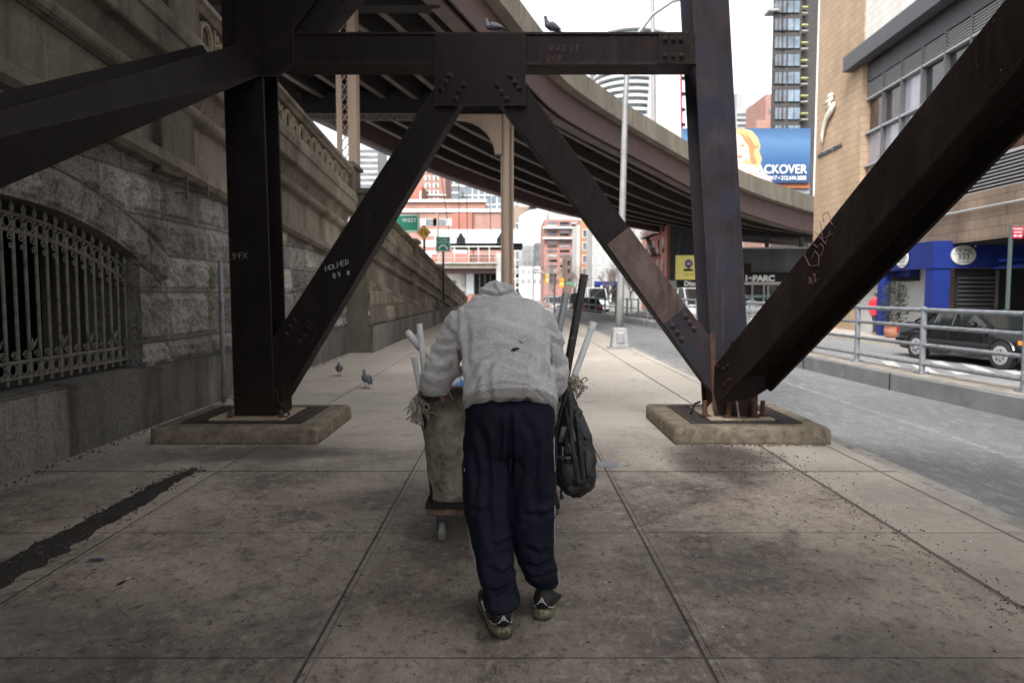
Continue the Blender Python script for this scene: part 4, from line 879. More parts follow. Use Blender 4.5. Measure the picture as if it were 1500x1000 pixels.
# track pants
pn = MB()
hipc = Vector((-.008, 3.075, .9))
pn.loft([rsec(hipc+Vector((0, .03, .10)), .178, .138, (1, 0, 0), (0, 1, .3), 30, 2.4), rsec(hipc+Vector((0, .01, .05)), .186, .145, (1, 0, 0), (0, 1, .2), 30, 2.4), rsec(hipc, .19, .147, (1, 0, 0), (0, 1, .35), 30, 2.4), rsec(hipc+Vector((0, .0, -.10)), .193, .138, (1, 0, 0), (0, 1, .05), 30, 2.5), rsec(hipc+Vector((0, -.005, -.19)), .19, .118, (1, 0, 0), (0, 1, 0), 30, 2.7)])
def pt(px_, py_, Y): return P(px_, py_, Y)
def legloft(cols):
    rs = []
    for (xl, xr, y_, Y_, b) in cols:
        c = P((xl+xr)/2, y_, Y_); a = (xr-xl)/2*(c.y/1050)
        rs.append(rsec(c, a, b, (1, 0, 0), (0, 1, .12), 26, 2.25))
    pn.loft(rs)
legloft([(684, 746, 612, 3.075, .11), (677, 752, 640, 3.07, .118), (677, 750, 680, 3.06, .115), (679, 749, 720, 3.03, .105), (685, 748, 760, 3.0, .1), (693, 750, 800, 2.97, .094), (702, 754, 835, 2.93, .09), (709, 758, 862, 2.90, .09), (704, 763, 874, 2.88, .105), (709, 761, 884, 2.88, .1)])
legloft([(746, 806, 612, 3.075, .11), (740, 812, 640, 3.07, .118), (741, 813, 680, 3.07, .115), (743, 814, 720, 3.06, .105), (746, 813, 760, 3.05, .098), (751, 812, 795, 3.05, .092), (757, 811, 815, 3.06, .092), (762, 815, 828, 3.08, .1), (768, 820, 842, 3.1, .1), (775, 820, 850, 3.12, .085)])
me = remesh(pn, 'track_pants', .007, 14); V = arr(me); N = arr(me, 'normal')
low = sm(.95-V[:, 2], .45, .8)
dsp = (fbm(V[:, 0]*8, V[:, 2]*7+V[:, 0]*5, 24, 4)-.5)*.022+low*((1-np.abs(2*fbm(V[:, 0]*5+V[:, 2]*4, V[:, 2]*9+V[:, 0]*16, 29, 3)-1))-.6)*.012
dsp += (1-low)*((1-np.abs(2*fbm(V[:, 0]*12-V[:, 2]*7, V[:, 2]*10+V[:, 0]*9, 39, 3)-1))-.6)*.010
FP = [([(746, 605), (747, 640), (748, 700)], 4, .010), ([(700, 615), (716, 680), (712, 740), (722, 800)], 6, .007), ([(684, 742), (706, 750), (722, 744)], 4, .006), ([(770, 752), (792, 756), (811, 748)], 4, .006), ([(722, 800), (735, 797), (748, 788)], 3.5, .006),
      ([(712, 862), (728, 868), (748, 858)], 4, .009), ([(715, 832), (738, 842), (752, 828)], 4, .007), ([(768, 826), (786, 832), (808, 822)], 3.5, .009), ([(770, 842), (790, 846), (812, 838)], 3, .008), ([(770, 800), (790, 812), (800, 806)], 4, .006),
      ([(768, 610), (786, 650), (782, 700), (790, 760)], 6, .007), ([(690, 650), (700, 700), (698, 760)], 6, .005), ([(735, 620), (728, 660), (735, 720)], 5, .006), ([(800, 640), (803, 690), (798, 740)], 5, .006)]
dsp += 1.5*creases(V, N, FP); V = V+N*dsp[:, None]; finish(me, 'track_pants', 'navy', per, V)
# white piping down the outer seams
vp = V
def seam(pxs, off=.004):
    pts = []
    X, Y = pixarr(vp)
    for a, b in pxs:
        d = (X-a)**2+(Y-b)**2+np.where(vp[:, 1] > 3.12, 400, 0); k = np.argmin(d); n = N[k]; pts.append(Vector(vp[k])+Vector(n)*off)
    return pts
for pxs in (((679, 640), (680, 665), (681, 690)), ((686, 765), (689, 790), (694, 818), (703, 842)), ((707, 872), (705, 882), (707, 893)), ((710, 870), (708, 882), (710, 893))):
    one('side_piping', lambda m: m.tube(seam(pxs), .0016, 5), 'navyw', per)
for pxs in (((811, 640), (811, 665), (812, 690)), ((812, 740), (811, 765), (811, 790), (808, 810)), ((818, 836), (820, 846), (817, 856)), ((815, 836), (817, 846), (814, 857))):
    one('side_piping', lambda m: m.tube(seam(pxs), .0016, 5), 'navyw', per)
# trainers
MT['shoe'] = M('shoe_black', (.005, .005, .006), .65, .3, 20, .3, 120)
MT['sole'] = M('clear_sole', (.095, .09, .065), .3, .3, 18, .1, 60, col2=(.16, .15, .07), th=(.45, .6), spec=.6)
MT['soled'] = flat('sole_window', (.07, .06, .03), .3)
MT['tread'] = flat('shoe_tread', (.02, .018, .018), .8)
def shoe(heel, yaw, pitch, lab):
    rot = Matrix.Rotation(R(yaw), 3, 'Z') @ Matrix.Rotation(R(pitch), 3, 'X'); h = Vector(heel)
    def T_(p): return h+rot @ (Vector(p)*1.25)
    prof = [(0.0, .030, .0), (.03, .040, 0), (.08, .041, 0), (.14, .040, 0), (.19, .046, 0), (.235, .046, 0), (.27, .036, .006), (.295, .016, .016)]
    def ring(y, w_, z0, z1, zb): return [T_((a*w_, y, z0 if b < 0 else z1)) for a, b in ((-1, -1), (1, -1), (1.06, 1), (-1.06, 1))]
    def lay(name, z0, z1, k, mat, dy=0):
        m = MB(); rings = []
        for y, w_, zb in prof: rings.append([T_((w_*k*math.cos(t), y-.012*0+dy, zb+((z0+z1)/2)+((z1-z0)/2)*math.copysign(abs(math.sin(t))**.35, math.sin(t)))) for t in np.linspace(0, 2*math.pi, 17)[:-1]])
        # rounded heel
        rings = [[T_((.6*prof[0][1]*k*math.cos(t), -.014+dy, (z0+z1)/2+(z1-z0)/2*.85*math.copysign(abs(math.sin(t))**.5, math.sin(t)))) for t in np.linspace(0, 2*math.pi, 17)[:-1]]]+rings
        return m.loft(rings).build(name, mat, sh_, smooth=True)
    sh_ = per
    lay('shoe_sole', .008, .040, 1.0, 'sole'); lay('shoe_tread', 0, .012, .96, 'tread')
    m = MB(); up = [(-.004, .026, .105), (.02, .034, .112), (.05, .036, .110), (.09, .036, .10), (.13, .037, .088), (.18, .042, .072), (.23, .042, .058), (.27, .030, .046), (.288, .012, .04)]
    m.loft([[T_((w_*math.cos(t), y, .036+(zt-.036)*.5*(1+math.sin(t)))) for t in np.linspace(0, 2*math.pi, 19)[:-1]] for y, w_, zt in up]); m.build('shoe_upper', 'shoe', per, smooth=True)
    for s in (-1, 1):
        MB().prism([T_((s*a, -.0145 if a < .012 else -.0095, z)) for a, z in ((.005, .016), (.019, .017), (.021, .026), (.016, .032), (.006, .032))], rot @ Vector((0, -.002, 0))).build('sole_window', 'soled', per)
        MB().tube([T_(p) for p in ((s*.001, -.0075, .078), (s*.006, -.0085, .066), (s*.014, -.006, .056), (s*.026, .004, .047), (s*.034, .02, .044), (s*.038, .04, .046))], .0013, 5).build('heel_line', 'white', per)
    MB().b2((-.005, 0, 0), (.005, .001, .02)).v
    for z in (.082, .088, .094): MB().tube([T_((-.0025, -.0082, z)), T_((.0025, -.0082, z))], .0012, 5).build('heel_mark', 'sole', per)
    for z in (.064, .07): MB().tube([T_((-.006, -.0088, z)), T_((.006, -.0088, z))], .001, 5).build('heel_mark', 'white', per)
    MB().b2((-1, 0, 0), (1, 1, 1))
hL = PZ(737, 936, 0.0); hR = P(793, 909, 2.99)
shoe((hL.x, hL.y+.01, .001), 13, 0, 'L'); shoe((hR.x, hR.y, hR.z), -12, -14, 'R')
# gloves: palm and five fingers closed on the cart rim
def glove(wr, hand, s):
    m = MB(); f = (hand-wr).normalized(); side = Vector((0, 0, 1)).cross(f).normalized(); dn = Vector((0, 0, -1))
    limb(m, [wr-f*.02, wr+f*.02, hand], [.036, .03, .03], 14)
    m.ball(hand+f*.015, (.045, .045, .02), 14, 10)
    for k, (o_, L) in enumerate(((-.034, .8), (-.012, .95), (.011, 1.0), (.033, .9))):
        b = hand+side*o_+f*.045; limb(m, [b-f*.02, b+f*.022*L+dn*.004, b+f*.038*L+dn*.028*L, b+f*.018+dn*.052*L, b-f*.004+dn*.055*L], [.011, .0105, .0098, .009, .008], 10)
    tb = hand-side*s*(-1)*.04; th_ = -side*s*-1
    limb(m, [tb+f*.0, tb+th_*.018+f*.02+dn*.01, tb+th_*.02+f*.035+dn*.035, tb+th_*.008+f*.035+dn*.05], [.013, .0125, .011, .0095], 10)
    me = remesh(m, 'glove', .0042, 2); return finish(me, 'glove', 'glove', per)
glove(elL.lerp(haL, .74), haL, -1); glove(elR.lerp(haR, .74), haR, 1)
# ================================================================== LAUNDRY CART
MT['canvas'] = None
def canvas():
    g = G('soiled_canvas'); a = g.noise(3.2, 7, .72, g.scl(g.pos, (1, 1, .55)), .6); b = g.noise(9, 7, .75); x, y, z = g.xyz(); wv = g.noise(230, 2, .5)
    base = g.ramp(a, [(.34, (.045, .036, .028)), (.5, (.165, .142, .115)), (.66, (.29, .262, .218))]); base = g.mix(g.ramp(b, [(.46, 0.0), (.62, .8)]), base, (.07, .055, .04))
    st = g.noise(4.4, 5, .6, None, .9); base = g.mix(g.ramp(st, [(.6, 0.0), (.72, .55)]), base, (.1, .14, .12))
    tp = g.n('ShaderNodeMapRange'); g.l(g.math('ADD', z, g.math('MULTIPLY', g.noise(8), .12)), tp.inputs[0]); tp.inputs[1].default_value = .87; tp.inputs[2].default_value = .93
    base = g.mix(g.math('MULTIPLY', tp.outputs[0], .8), base, (.035, .028, .022))
    return g.out(base, .95, g.bump(g.math('ADD', wv, b), .4, .004), spec=.15)
MT['canvas'] = canvas()
cart = thing('laundry_cart', (-.09, 4.3, 0), 'soiled beige canvas laundry cart on casters heaped with rubbish in front of the person', 'cart')
cx0, cx1, cy0, cy1 = -.465, .25, 3.93, 4.85
def bagring(z, g_, k=72):
    pts = []
    for i in range(k):
        t = 2*math.pi*i/k; ct, st = math.cos(t), math.sin(t); x = (cx0+cx1)/2+((cx1-cx0)/2+g_)*math.copysign(abs(ct)**.32, ct); y = (cy0+cy1)/2+((cy1-cy0)/2+g_)*math.copysign(abs(st)**.32, st)
        pts.append(Vector((x, y, z)))
    return pts
bag = MB(); zs = np.linspace(.235, .885, 34)
bag.loft([bagring(float(z), float(.0-.015*math.sin((z-.235)/.65*math.pi)+.065*(z-.235)/.65)) for z in zs], False)
V = np.array(bag.v); ang = V[:, 0]*1.0+V[:, 1]*.8; nrm = V-np.array([(cx0+cx1)/2, (cy0+cy1)/2, 0]); nrm[:, 2] = 0; nrm /= np.linalg.norm(nrm, axis=1)[:, None]
V += nrm*((1-np.abs(2*fbm(ang*6+V[:, 2]*1.2, V[:, 2]*2.2, 51, 4)-1)-.6)*.11+(fbm(ang*16, V[:, 2]*6, 52)-.5)*.02)[:, None]*(.4+.6*np.sin((V[:, 2:3]-.235)/.65*math.pi))
bag.v = V.tolist(); bag.build('canvas_bag', 'canvas', cart, smooth=True)
def rimtube(z, g_, r, mat, name): one(name, lambda m: m.loft([[p+Vector((0, 0, a)) + (p-Vector(((cx0+cx1)/2, (cy0+cy1)/2, z))).normalized()*b for a, b in ((-r, 0), (0, r), (r, 0), (0, -r))] for p in bagring(z, g_)+[bagring(z, g_)[0]]]), mat, cart)
MT['rim'] = M('grimy_rim', (.075, .055, .045), .8, .4, 12, .4, 60, col2=(.25, .2, .16), th=(.55, .7)); MT['woodd'] = M('dirty_board', (.12, .075, .055), .85, .4, 8, .4, 60, col2=(.03, .025, .022), th=(.45, .65))
rimtube(.875, .065, .018, 'rim', 'cart_rim')
for s in (-1, 1):
    for yy in (cy0, cy1):
        X_ = (cx0-.0 if s < 0 else cx1); one('corner_seam', lambda m: m.tube([bagring(float(z), .014-.015*math.sin((z-.235)/.65*math.pi)+.065*(z-.235)/.65)[{(-1, cy0): 43, (1, cy0): 65, (-1, cy1): 29, (1, cy1): 7}[(s, yy)]] for z in np.linspace(.24, .88, 12)], .009, 6), 'black', cart)
MB().b2((cx0-.01, cy0-.03, .165), (cx1+.01, cy1+.03, .20)).build('wooden_base', 'woodd', cart, bevel=.006)
one('base_rail', lambda m: (m.b2((cx0-.015, cy0-.035, .203), (cx1+.015, cy0-.01, .232)), m.b2((cx0-.015, cy1+.01, .203), (cx1+.015, cy1+.035, .232)), m.b2((cx0-.016, cy0-.009, .203), (cx0+.01, cy1+.009, .232)), m.b2((cx1-.01, cy0-.009, .203), (cx1+.016, cy1+.009, .232))), 'black', cart, bevel=.004)
MT['tyreg'] = M('caster_grey', (.16, .16, .16), .7, .3, 30, .3, 100); MT['black2'] = M('black_plastic', (.016, .016, .017), .55, .3, 20, .2, 100)
for x in (cx0+.07, cx1-.07):
    for y in (cy0+.05, cy1-.05):
        cs = MB(); cs.b2((x-.035, y-.035, .15), (x+.035, y+.035, .163)); cs.b2((x-.03, y-.02, .06), (x-.024, y+.03, .15)); cs.b2((x+.024, y-.02, .06), (x+.03, y+.03, .15)); fo = cs.build('caster_fork', 'black2', cart)
        MB().lathe((x-.02, y, .055), [(.02, 0), (.048, .002), (.055, .01), (.055, .03), (.048, .038), (.02, .04)], 20, (1, 0, 0)).build('caster_wheel', 'tyreg', fo, smooth=False)
# contents
MT['bluep'] = flat('blue_plastic', (.03, .2, .5), .3); MT['clearp'] = flat('pale_plastic', (.45, .47, .48), .25); MT['bagp'] = M('bin_liner', (.02, .02, .025), .3, .4, 14, .4, 40); MT['string'] = M('dirty_string', (.3, .265, .22), .95, .3, 50, .6, 200)
rb = MB(); 
for _ in range(16): rb.ball((random.uniform(cx0+.12, cx1-.12), random.uniform(cy0+.12, cy1-.12), .78), (.14, .14, .1), 10, 8)
me = remesh(rb, 'bin_liner', .02, 2); V = arr(me); N = arr(me, 'normal'); V = V+N*((1-np.abs(2*fbm(V[:, 0]*12, V[:, 1]*12+V[:, 2]*8, 61)-1)-.5)*.04)[:, None]; me.vertices.foreach_set('co', V.ravel()); me.materials.append(MT['bagp']); me.polygons.foreach_set('use_smooth', [True]*len(me.polygons))
bl = bpy.data.objects.new('bin_liner', me); C.objects.link(bl); tag(bl, 'black bin liner filling the inside of the canvas cart', 'bin bag')
for lab, a, b, mat in (('clear plastic bottle lying at the near rim of the cart', 668, 563, 'clearp'), ('blue plastic bottle lying on the rubbish beside the person', 675, 565, 'bluep'), ('small clear cup resting left on the rubbish in the cart', 656, 567, 'clearp')):
    p = P(a, b, 4.0); tag(MB().lathe(p, [(.02, -.05), (.03, -.04), (.032, .05), (.02, .08), (.012, .09), (.012, .105)], 12, (.6, .7, .25)).build('plastic_bottle' if 'bottle' in lab else 'plastic_cup', mat, smooth=True), lab, 'bottle' if 'bottle' in lab else 'cup')
def strands(m, c, n, L, spread, seed, down=True):
    r = random.Random(seed)
    for _ in range(n):
        p = Vector(c)+Vector((r.uniform(-spread, spread), r.uniform(-spread, spread), r.uniform(-spread, spread))); pts = [p]
        d = Vector((r.uniform(-1, 1), r.uniform(-1, 1), -1 if down else r.uniform(-.6, 1))).normalized()
        for k in range(9): d = (d+Vector((r.uniform(-1.3, 1.3), r.uniform(-1.3, 1.3), r.uniform(-1.3, 1.0 if not down else .4)))).normalized(); pts.append(pts[-1]+d*L/8)
        m.tube(pts, r.uniform(.0025, .006), 4)
q = P(612, 580, 3.86)
tag(one('string_tangle', lambda m: (strands(m, q+Vector((0, 0, .0)), 18, .12, .013, 1), strands(m, q+Vector((.0, 0, -.07)), 24, .09, .014, 2)), 'string', cart, label='frayed tangle of dirty string at the left corner'))
q = P(842, 563, 3.86)
one('string_tangle', lambda m: strands(m, q, 40, .09, .026, 3, False), 'string', cart, label='bushy tangle of string at the right corner')
one('rim_string', lambda m: (m.tube([P(a, b, 3.87) for a, b in ((640, 572), (652, 568), (660, 574), (668, 578), (680, 574))], .006, 5), m.tube([P(a, b, 3.86) for a, b in ((660, 568), (658, 576), (664, 584), (670, 580), (676, 572), (684, 568))], .004, 5), m.tube([P(a, b, 3.85) for a, b in ((806, 579), (815, 583), (826, 580), (834, 572))], .004, 5)), 'string', cart)
MT['redbr'] = flat('brown_handle', (.2, .06, .05), .6); one('rim_handle', lambda m: m.tube([P(646, 562, 3.86), P(646, 572, 3.86), P(648, 588, 3.86)], [.012, .011, .012], 8), 'redbr', cart)
# poles standing in the cart
def pole(pts, r, mat, lab, cat='pole', name='pole', extra=None):
    a, b = pts; m = MB(); m.tube([a, b], r, 12); o = m.build(name, mat, smooth=False); tag(o, lab, cat, 'poles standing in the cart'); return o
def ends(a, b, Y0, c, d, Y1, ext=.55):
    A, B = P(a, b, Y0), P(c, d, Y1); return A, B+(B-A).normalized()*ext
MT['wht'] = M('white_pipe', (.6, .61, .62), .45, .12, 12, .15, 60, col2=(.3, .3, .3), th=(.62, .72)); MT['polk'] = M('chipped_black_pole', (.018, .016, .015), .55, .3, 9, .5, 50, col2=(.16, .11, .07), th=(.57, .63)); MT['greyp'] = M('grey_pipe', (.2, .22, .24), .4, .2, 9, .2, 50, .3)
A, B = ends(614, 474, 4.02, 624, 565, 4.0, .35); pole((A, B), .0175, 'wht', 'longer white plastic pipe leaning at the left end of the cart')
A, B = ends(606, 522, 3.9, 614, 560, 3.92, .09); pole((A, B), .0175, 'wht', 'short white pipe stub at the cart corner by the left glove')
A, B = ends(829, 430, 4.6, 812, 520, 4.5); pole((A, B), .022, 'greyp', 'thin grey metal pipe behind the right arm of the person')
A, B = ends(856, 402, 4.05, 828, 556, 4.0, .5); pole((A, B), .023, 'polk', 'tall chipped black pole rising highest from the cart')
A, B = ends(869, 474, 3.98, 838, 560, 3.96, .3); o = pole((A, B), .018, 'wht', 'white capped pipe leaning to the right out of the cart')
one('pipe_cap', lambda m: m.tube([A-(B-A).normalized()*.01, A+(B-A).normalized()*.035], .0215, 14), 'wht', None); c_ = C.objects[-1]; c_.parent = o; c_.location = c_.location-o.location
MT['redp'] = flat('red_handle', (.35, .01, .02), .35); MT['silv'] = flat('silver_grip', (.5, .5, .52), .35)
A, B = P(596, 485, 4.15), P(632, 533, 4.1); Mi = A.lerp(B, .5); t = thing('long_tool', tuple(B), 'red stick with a silver grip lying across the white pipes', 'tool')
one('grip', lambda m: m.tube([A, A.lerp(Mi, .15), Mi], [.015, .022, .018], 10), 'silv', t, smooth=True); one('shaft', lambda m: m.tube([Mi, B+(B-A)*.9], .015, 8), 'redp', t, smooth=True)
# ================================================================== BACKPACK
MT['pack'] = M('backpack_black', (.008, .008, .009), .6, .3, 12, .4, 120, col2=(.028, .028, .032), th=(.5, .6)); MT['packg'] = M('backpack_mesh_grey', (.035, .035, .04), .7, .3, 25, .6, 160); MT['packl'] = flat('strap_grey', (.1, .11, .13), .6)
bp = thing('backpack', (.33, 3.76, .36), 'black and grey backpack hanging from the right corner of the cart', 'backpack')
YP = 3.74
pk = MB(); rs = []
for (l, r_, y_, dpt) in ((829, 836, 572, .03), (823, 846, 590, .06), (818, 853, 612, .09), (815, 862, 640, .115), (813, 868, 665, .125), (812, 871, 690, .13), (814, 868, 708, .12), (824, 858, 720, .08)):
    c = P((l+r_)/2, y_, YP); rs.append(rsec(c, (r_-l)/2*c.y/1050, dpt, (1, 0, 0), (0, 1, 0), 28, 2.6))
pk.loft(rs)
me = remesh(pk, 'pack_body', .007, 3); V = arr(me); N = arr(me, 'normal')
dsp = (1-np.abs(2*fbm(V[:, 0]*11+V[:, 2]*4, V[:, 2]*11, 71, 4)-1)-.6)*.032+creases(V, N, [([(835, 600), (843, 640), (850, 700)], 3, .022), ([(850, 625), (860, 650), (866, 690)], 3, .018), ([(822, 620), (824, 660), (830, 710)], 3, .015), ([(820, 666), (832, 668), (842, 665)], 2.5, .012)])
V = V+N*dsp[:, None]; packo = finish(me, 'pack_body', 'pack', bp, V); pkV, pkN = V, N
def onpack(a, b, off=.006):
    X, Y = pixarr(pkV); d = (X-a)**2+(Y-b)**2+np.where(pkV[:, 1] > YP+.02, 900, 0); k = np.argmin(d); return Vector(pkV[k])+Vector(pkN[k])*off
def patch(name, pl, mat, puff=.012):
    pts = [onpack(a, b, .004) for a, b in pl]; c = sum(pts, Vector())/len(pts)+Vector((0, -puff, 0)); m = MB(); inner = [p.lerp(c, .3)+Vector((0, -puff, 0)) for p in pts]
    m.loft([pts, inner]); m.build(name, mat, bp, smooth=True)
patch('side_pocket', [(821, 672), (841, 679), (840, 700), (834, 712), (826, 706), (821, 690)], 'packg'); patch('front_pocket', [(857, 655), (866, 664), (868, 690), (860, 702), (856, 680)], 'packg'); patch('top_pocket', [(848, 612), (862, 610), (868, 640), (860, 646), (850, 634)], 'packg', .008)
def strap(pl, wd, mat='packl', name='strap'):
    pts = [onpack(a, b, .012) for a, b in pl]; one(name, lambda m: m.tube(pts, wd, 6, True, .35, up=(0, -1, 0)), mat, bp)
strap([(833, 578), (836, 610), (838, 640), (842, 672), (848, 705)], .011, 'pack'); strap([(843, 600), (846, 630), (851, 660), (853, 700)], .009, 'pack'); strap([(828, 625), (825, 636), (823, 646)], .012); strap([(834, 650), (838, 660), (842, 668)], .008); strap([(818, 668), (830, 671), (845, 670)], .008, 'packl')
strap([(838, 628), (840, 636), (843, 645)], .005, 'chalkg', 'zip'); strap([(826, 655), (826.5, 665), (827, 676)], .003, 'chalk', 'reflector_strip')
one('shoulder_strap', lambda m: (m.tube([P(a, b, 3.64) for a, b in ((832, 570), (822, 600), (813, 640), (810, 680), (813, 712))], .017, 8, True, .4), m.tube([P(a, b, 3.62) for a, b in ((813, 708), (811, 722), (809, 728))], .013, 6, True, .4)), 'pack', bp, smooth=True)
one('hanging_loop', lambda m: m.tube([P(a, b, 3.78) for a, b in ((829, 574), (831, 562), (834, 560), (837, 574))], .006, 6), 'pack', bp)
for a, b in ((850, 716), (860, 708), (822, 720)): one('buckle', lambda m: (m.tube([P(a, b-4, 3.66), P(a, b+8, 3.66)], .007, 6), m.box(P(a+.5, b+8, 3.655), (.022, .012, .018))), 'black2', bp)
# ================================================================== BUILDINGS
def wingrid(parent, org, right, cols, rows, dx, dz, ww, hh, mat='glassg', name='window', fr=None, out=None, depth=.12, skip=None):
    """window (0,0) is meshed, the others are copies moved along the facade"""
    right = Vector(right).normalized(); out = Vector(out) if out else right.cross(Vector((0, 0, 1))); o0 = None
    for r in range(rows):
        for c in range(cols):
            if skip and skip(c, r): continue
            if o0 is None:
                m = MB(); c0 = Vector(org); q = [c0+right*a+Vector((0, 0, b)) for a, b in ((-ww/2, -hh/2), (ww/2, -hh/2), (ww/2, hh/2), (-ww/2, hh/2))]
                m.prism([p+out*.03 for p in q], -out*.02); o0 = m.build(name, mat, parent); base = (c, r)
                if fr:
                    f = MB(); t = .09*max(1, hh/2)
                    for a, b, s, u in ((0, hh/2+t/2, ww+2*t, t), (0, -hh/2-t/2, ww+2*t, t), (-ww/2-t/2, 0, t, hh), (ww/2+t/2, 0, t, hh), (0, 0, t*.6, hh)):
                        k = [c0+right*(a+s/2*i)+Vector((0, 0, b+u/2*j)) for i, j in ((-1, -1), (1, -1), (1, 1), (-1, 1))]; f.prism([p+out*.002 for p in k], out*.06)
                    f.build('window_frame', fr, o0)
            else:
                o = copytree(o0, parent); o.location = o0.location+right*((c-base[0])*dx)+Vector((0, 0, (r-base[1])*dz))
def bldg(px0, px1, pyt, Y, dep, mat, name, label, zb=-.35, cat='building', group=None, body='wall'):
    a, b = P(px0, pyt, Y), P(px1, pyt, Y); a.x, b.x = P(px0, max(pyt, 110), Y).x, P(px1, max(pyt, 110), Y).x; t = thing(name, ((a.x+b.x)/2, Y, zb), label, cat, group)
    boxp(body, (a.x, Y, zb), (b.x, Y+dep, a.z), mat, t); return t, a.x, b.x, a.z
def px2m(Y): return Y/1050.0
# left group behind the ramp wall
t, x0, x1, zt = bldg(540, 753, 311, 78, 14, 'salmon', 'brick_building', 'long low salmon brick building with pale coping behind the ramp wall')
boxp('coping', (x0, 77.8, zt+.002), (x1, 78.3, zt+.35), 'offw', t)
for px_ in (629, 648, 672, 684): 
    p = P(px_, 325.5, 78); wingrid(t, p, (1, 0, 0), 1, 1, 1, 1, 2.0 if px_ < 660 else .7, .75, 'offw', fr=None)
    wingrid(t, p+Vector((0, -.05, 0)), (1, 0, 0), 1, 1, 1, 1, .8, .6, 'glassg')
wingrid(t, P(628, 341, 78), (1, 0, 0), 1, 3, 1, -1.15, 1.6, .7, 'offw')
boxp('setback_storey', (x0, 81, zt), (P(712, 298, 82).x, 90, P(700, 298, 82).z), 'salmon', t)
boxp('coping', (x0, 80.7, P(700, 298, 82).z+.002), (P(712, 298, 82).x+.1, 81.2, P(700, 298, 82).z+.3), 'offw', t)
boxp('wall_pier', (P(664, 400, 77.7).x, 77.6, 0), (P(692, 400, 77.7).x, 77.98, zt-.1), 'redb', t)
t, x0, x1, zt = bldg(607, 652, 205, 100, 10, 'salmon', 'apartment_tower', 'salmon brick apartment tower with pairs of white windows under the viaduct')
wingrid(t, P(626.5, 293, 100), (1, 0, 0), 2, 6, 1.15, 1.0, .78, .62, 'offw'); wingrid(t, P(626.5, 293, 99.9), (1, 0, 0), 2, 6, 1.15, 1.0, .3, .5, 'glassg')
boxp('coping', (x0, 99.8, P(600, 287, 100).z), (x1+.1, 100, P(600, 287, 100).z+.2), 'offw', t)
t, x0, x1, zt = bldg(590, 618, 272, 95, 5, 'redb', 'rooftop_block', 'small red brick roof block with a vent pipe left of the salmon tower')
one('vent_pipe', lambda m: m.tube([P(616, 300, 94), P(616, 280, 94)], .15, 8), 'offw', t)
t, x0, x1, zt = bldg(661, 760, 190, 150, 20, 'glass', 'glass_tower', 'pale blue glass tower behind the round beige column', body='glazing')
for px_ in range(664, 758, 9): one('mullion', lambda m: m.b2((P(px_, 200, 149.9).x, 149.8, 0), (P(px_, 200, 149.9).x+.25, 149.98, zt)), 'offw', t)
for k in range(22): one('floor_band', lambda m: m.b2((x0, 149.85, zt-4-k*1.9), (x1, 149.96, zt-3.7-k*1.9)), 'offw', t)
t, x0, x1, zt = bldg(652, 673, 270, 140, 10, 'glassg', 'dark_glass_block', 'small dark glass block at the foot of the pale glass tower', body='glazing')
for k in range(5): one('floor_band', lambda m: m.b2((x0, 139.8, zt-.4-k*1.4), (x1, 139.96, zt-.1-k*1.4)), 'offw', t)
t, x0, x1, zt = bldg(520, 553, 208, 160, 12, 'pale', 'banded_tower', 'white banded tower showing between lattice column and left diagonal')
for k in range(16): one('window_band', lambda m: m.b2((x0+.3, 159.85, zt-2.2-k*1.25), (x1-.1, 159.96, zt-1.7-k*1.25)), 'glassg', t)
t, x0, x1, zt = bldg(553, 566, 236, 190, 10, 'greyb', 'distant_block', 'tiny grey block right of the white banded tower')
wingrid(t, P(557, 244, 190), (1, 0, 0), 2, 3, .9, -1.1, .5, .6, 'darkglass')
# elevated station crossing the view
st = thing('elevated_station', (-4, 62, 0), 'elevated tram platform with white panelled canopy, stepped black cutouts and a railing', 'station')
def prect(a, b, c, d, Y, dp): return lambda m: m.b2(P(a, b, Y), P(c, d, Y)+Vector((0, dp, 0)))
def prr(name, a, b, c, d, Y, dp, mat, par): 
    A, B = P(a, b, Y), P(c, d, Y); return boxp(name, (A.x, Y, min(A.z, B.z)), (B.x, Y+dp, max(A.z, B.z)), mat, par)
MT['panel'] = flat('canopy_panel', (.55, .6, .68), .4)
prr('canopy_panel', 637, 336, 765.5, 356, 62, 5, 'panel', st); prr('canopy_soffit', 660, 356.3, 765.5, 362.5, 62.4, 4, 'black', st)
for c in (675, 734):
    for k, (hw_, y0, y1) in enumerate(((6.5, 348, 356), (4, 345, 348), (2.2, 341.5, 345))): prr('stepped_cutout', c-hw_, y0, c+hw_, y1, 61.95, .05, 'black', st)
prr('platform_beam', 640, 386, 727, 393, 62, 5, 'conc', st); prr('platform_edge', 630, 384, 727, 386, 61.8, 5, 'pale', st); prr('lower_girder', 650, 394, 727, 400, 62.5, 4, 'girder', st)
MT['mauve'] = flat('mauve_paint', (.42, .3, .3), .6)
for px_ in (642, 665, 686, 700, 716): prr('platform_post', px_, 360, px_+1.5, 384, 62, .2, 'offw', st)
prr('canopy_beam', 660, 360, 742, 362, 62.2, .2, 'offw', st)
prr('brick_panel', 687, 374, 724, 384, 63, .2, 'redb', st); prr('brick_panel', 632, 372, 640, 384, 63, .2, 'redb', st)
for y_ in (371.5, 377): prr('guard_rail', 632, y_, 727, y_+.8, 61.7, .05, 'mauve', st)
for px_ in np.arange(634, 727, 3.0): prr('guard_post', px_, 371.5, px_+.4, 384, 61.72, .04, 'mauve', st)
def whl(m):
    for c in (670, 680): m.tube([P(c, 377, 61.9)+Vector((.45*math.cos(a), 0, .45*math.sin(a))) for a in np.linspace(0, 2*math.pi, 13)], .1, 5)
prr('machine_housing', 664, 366, 684, 371, 61.9, .8, 'offw', st)
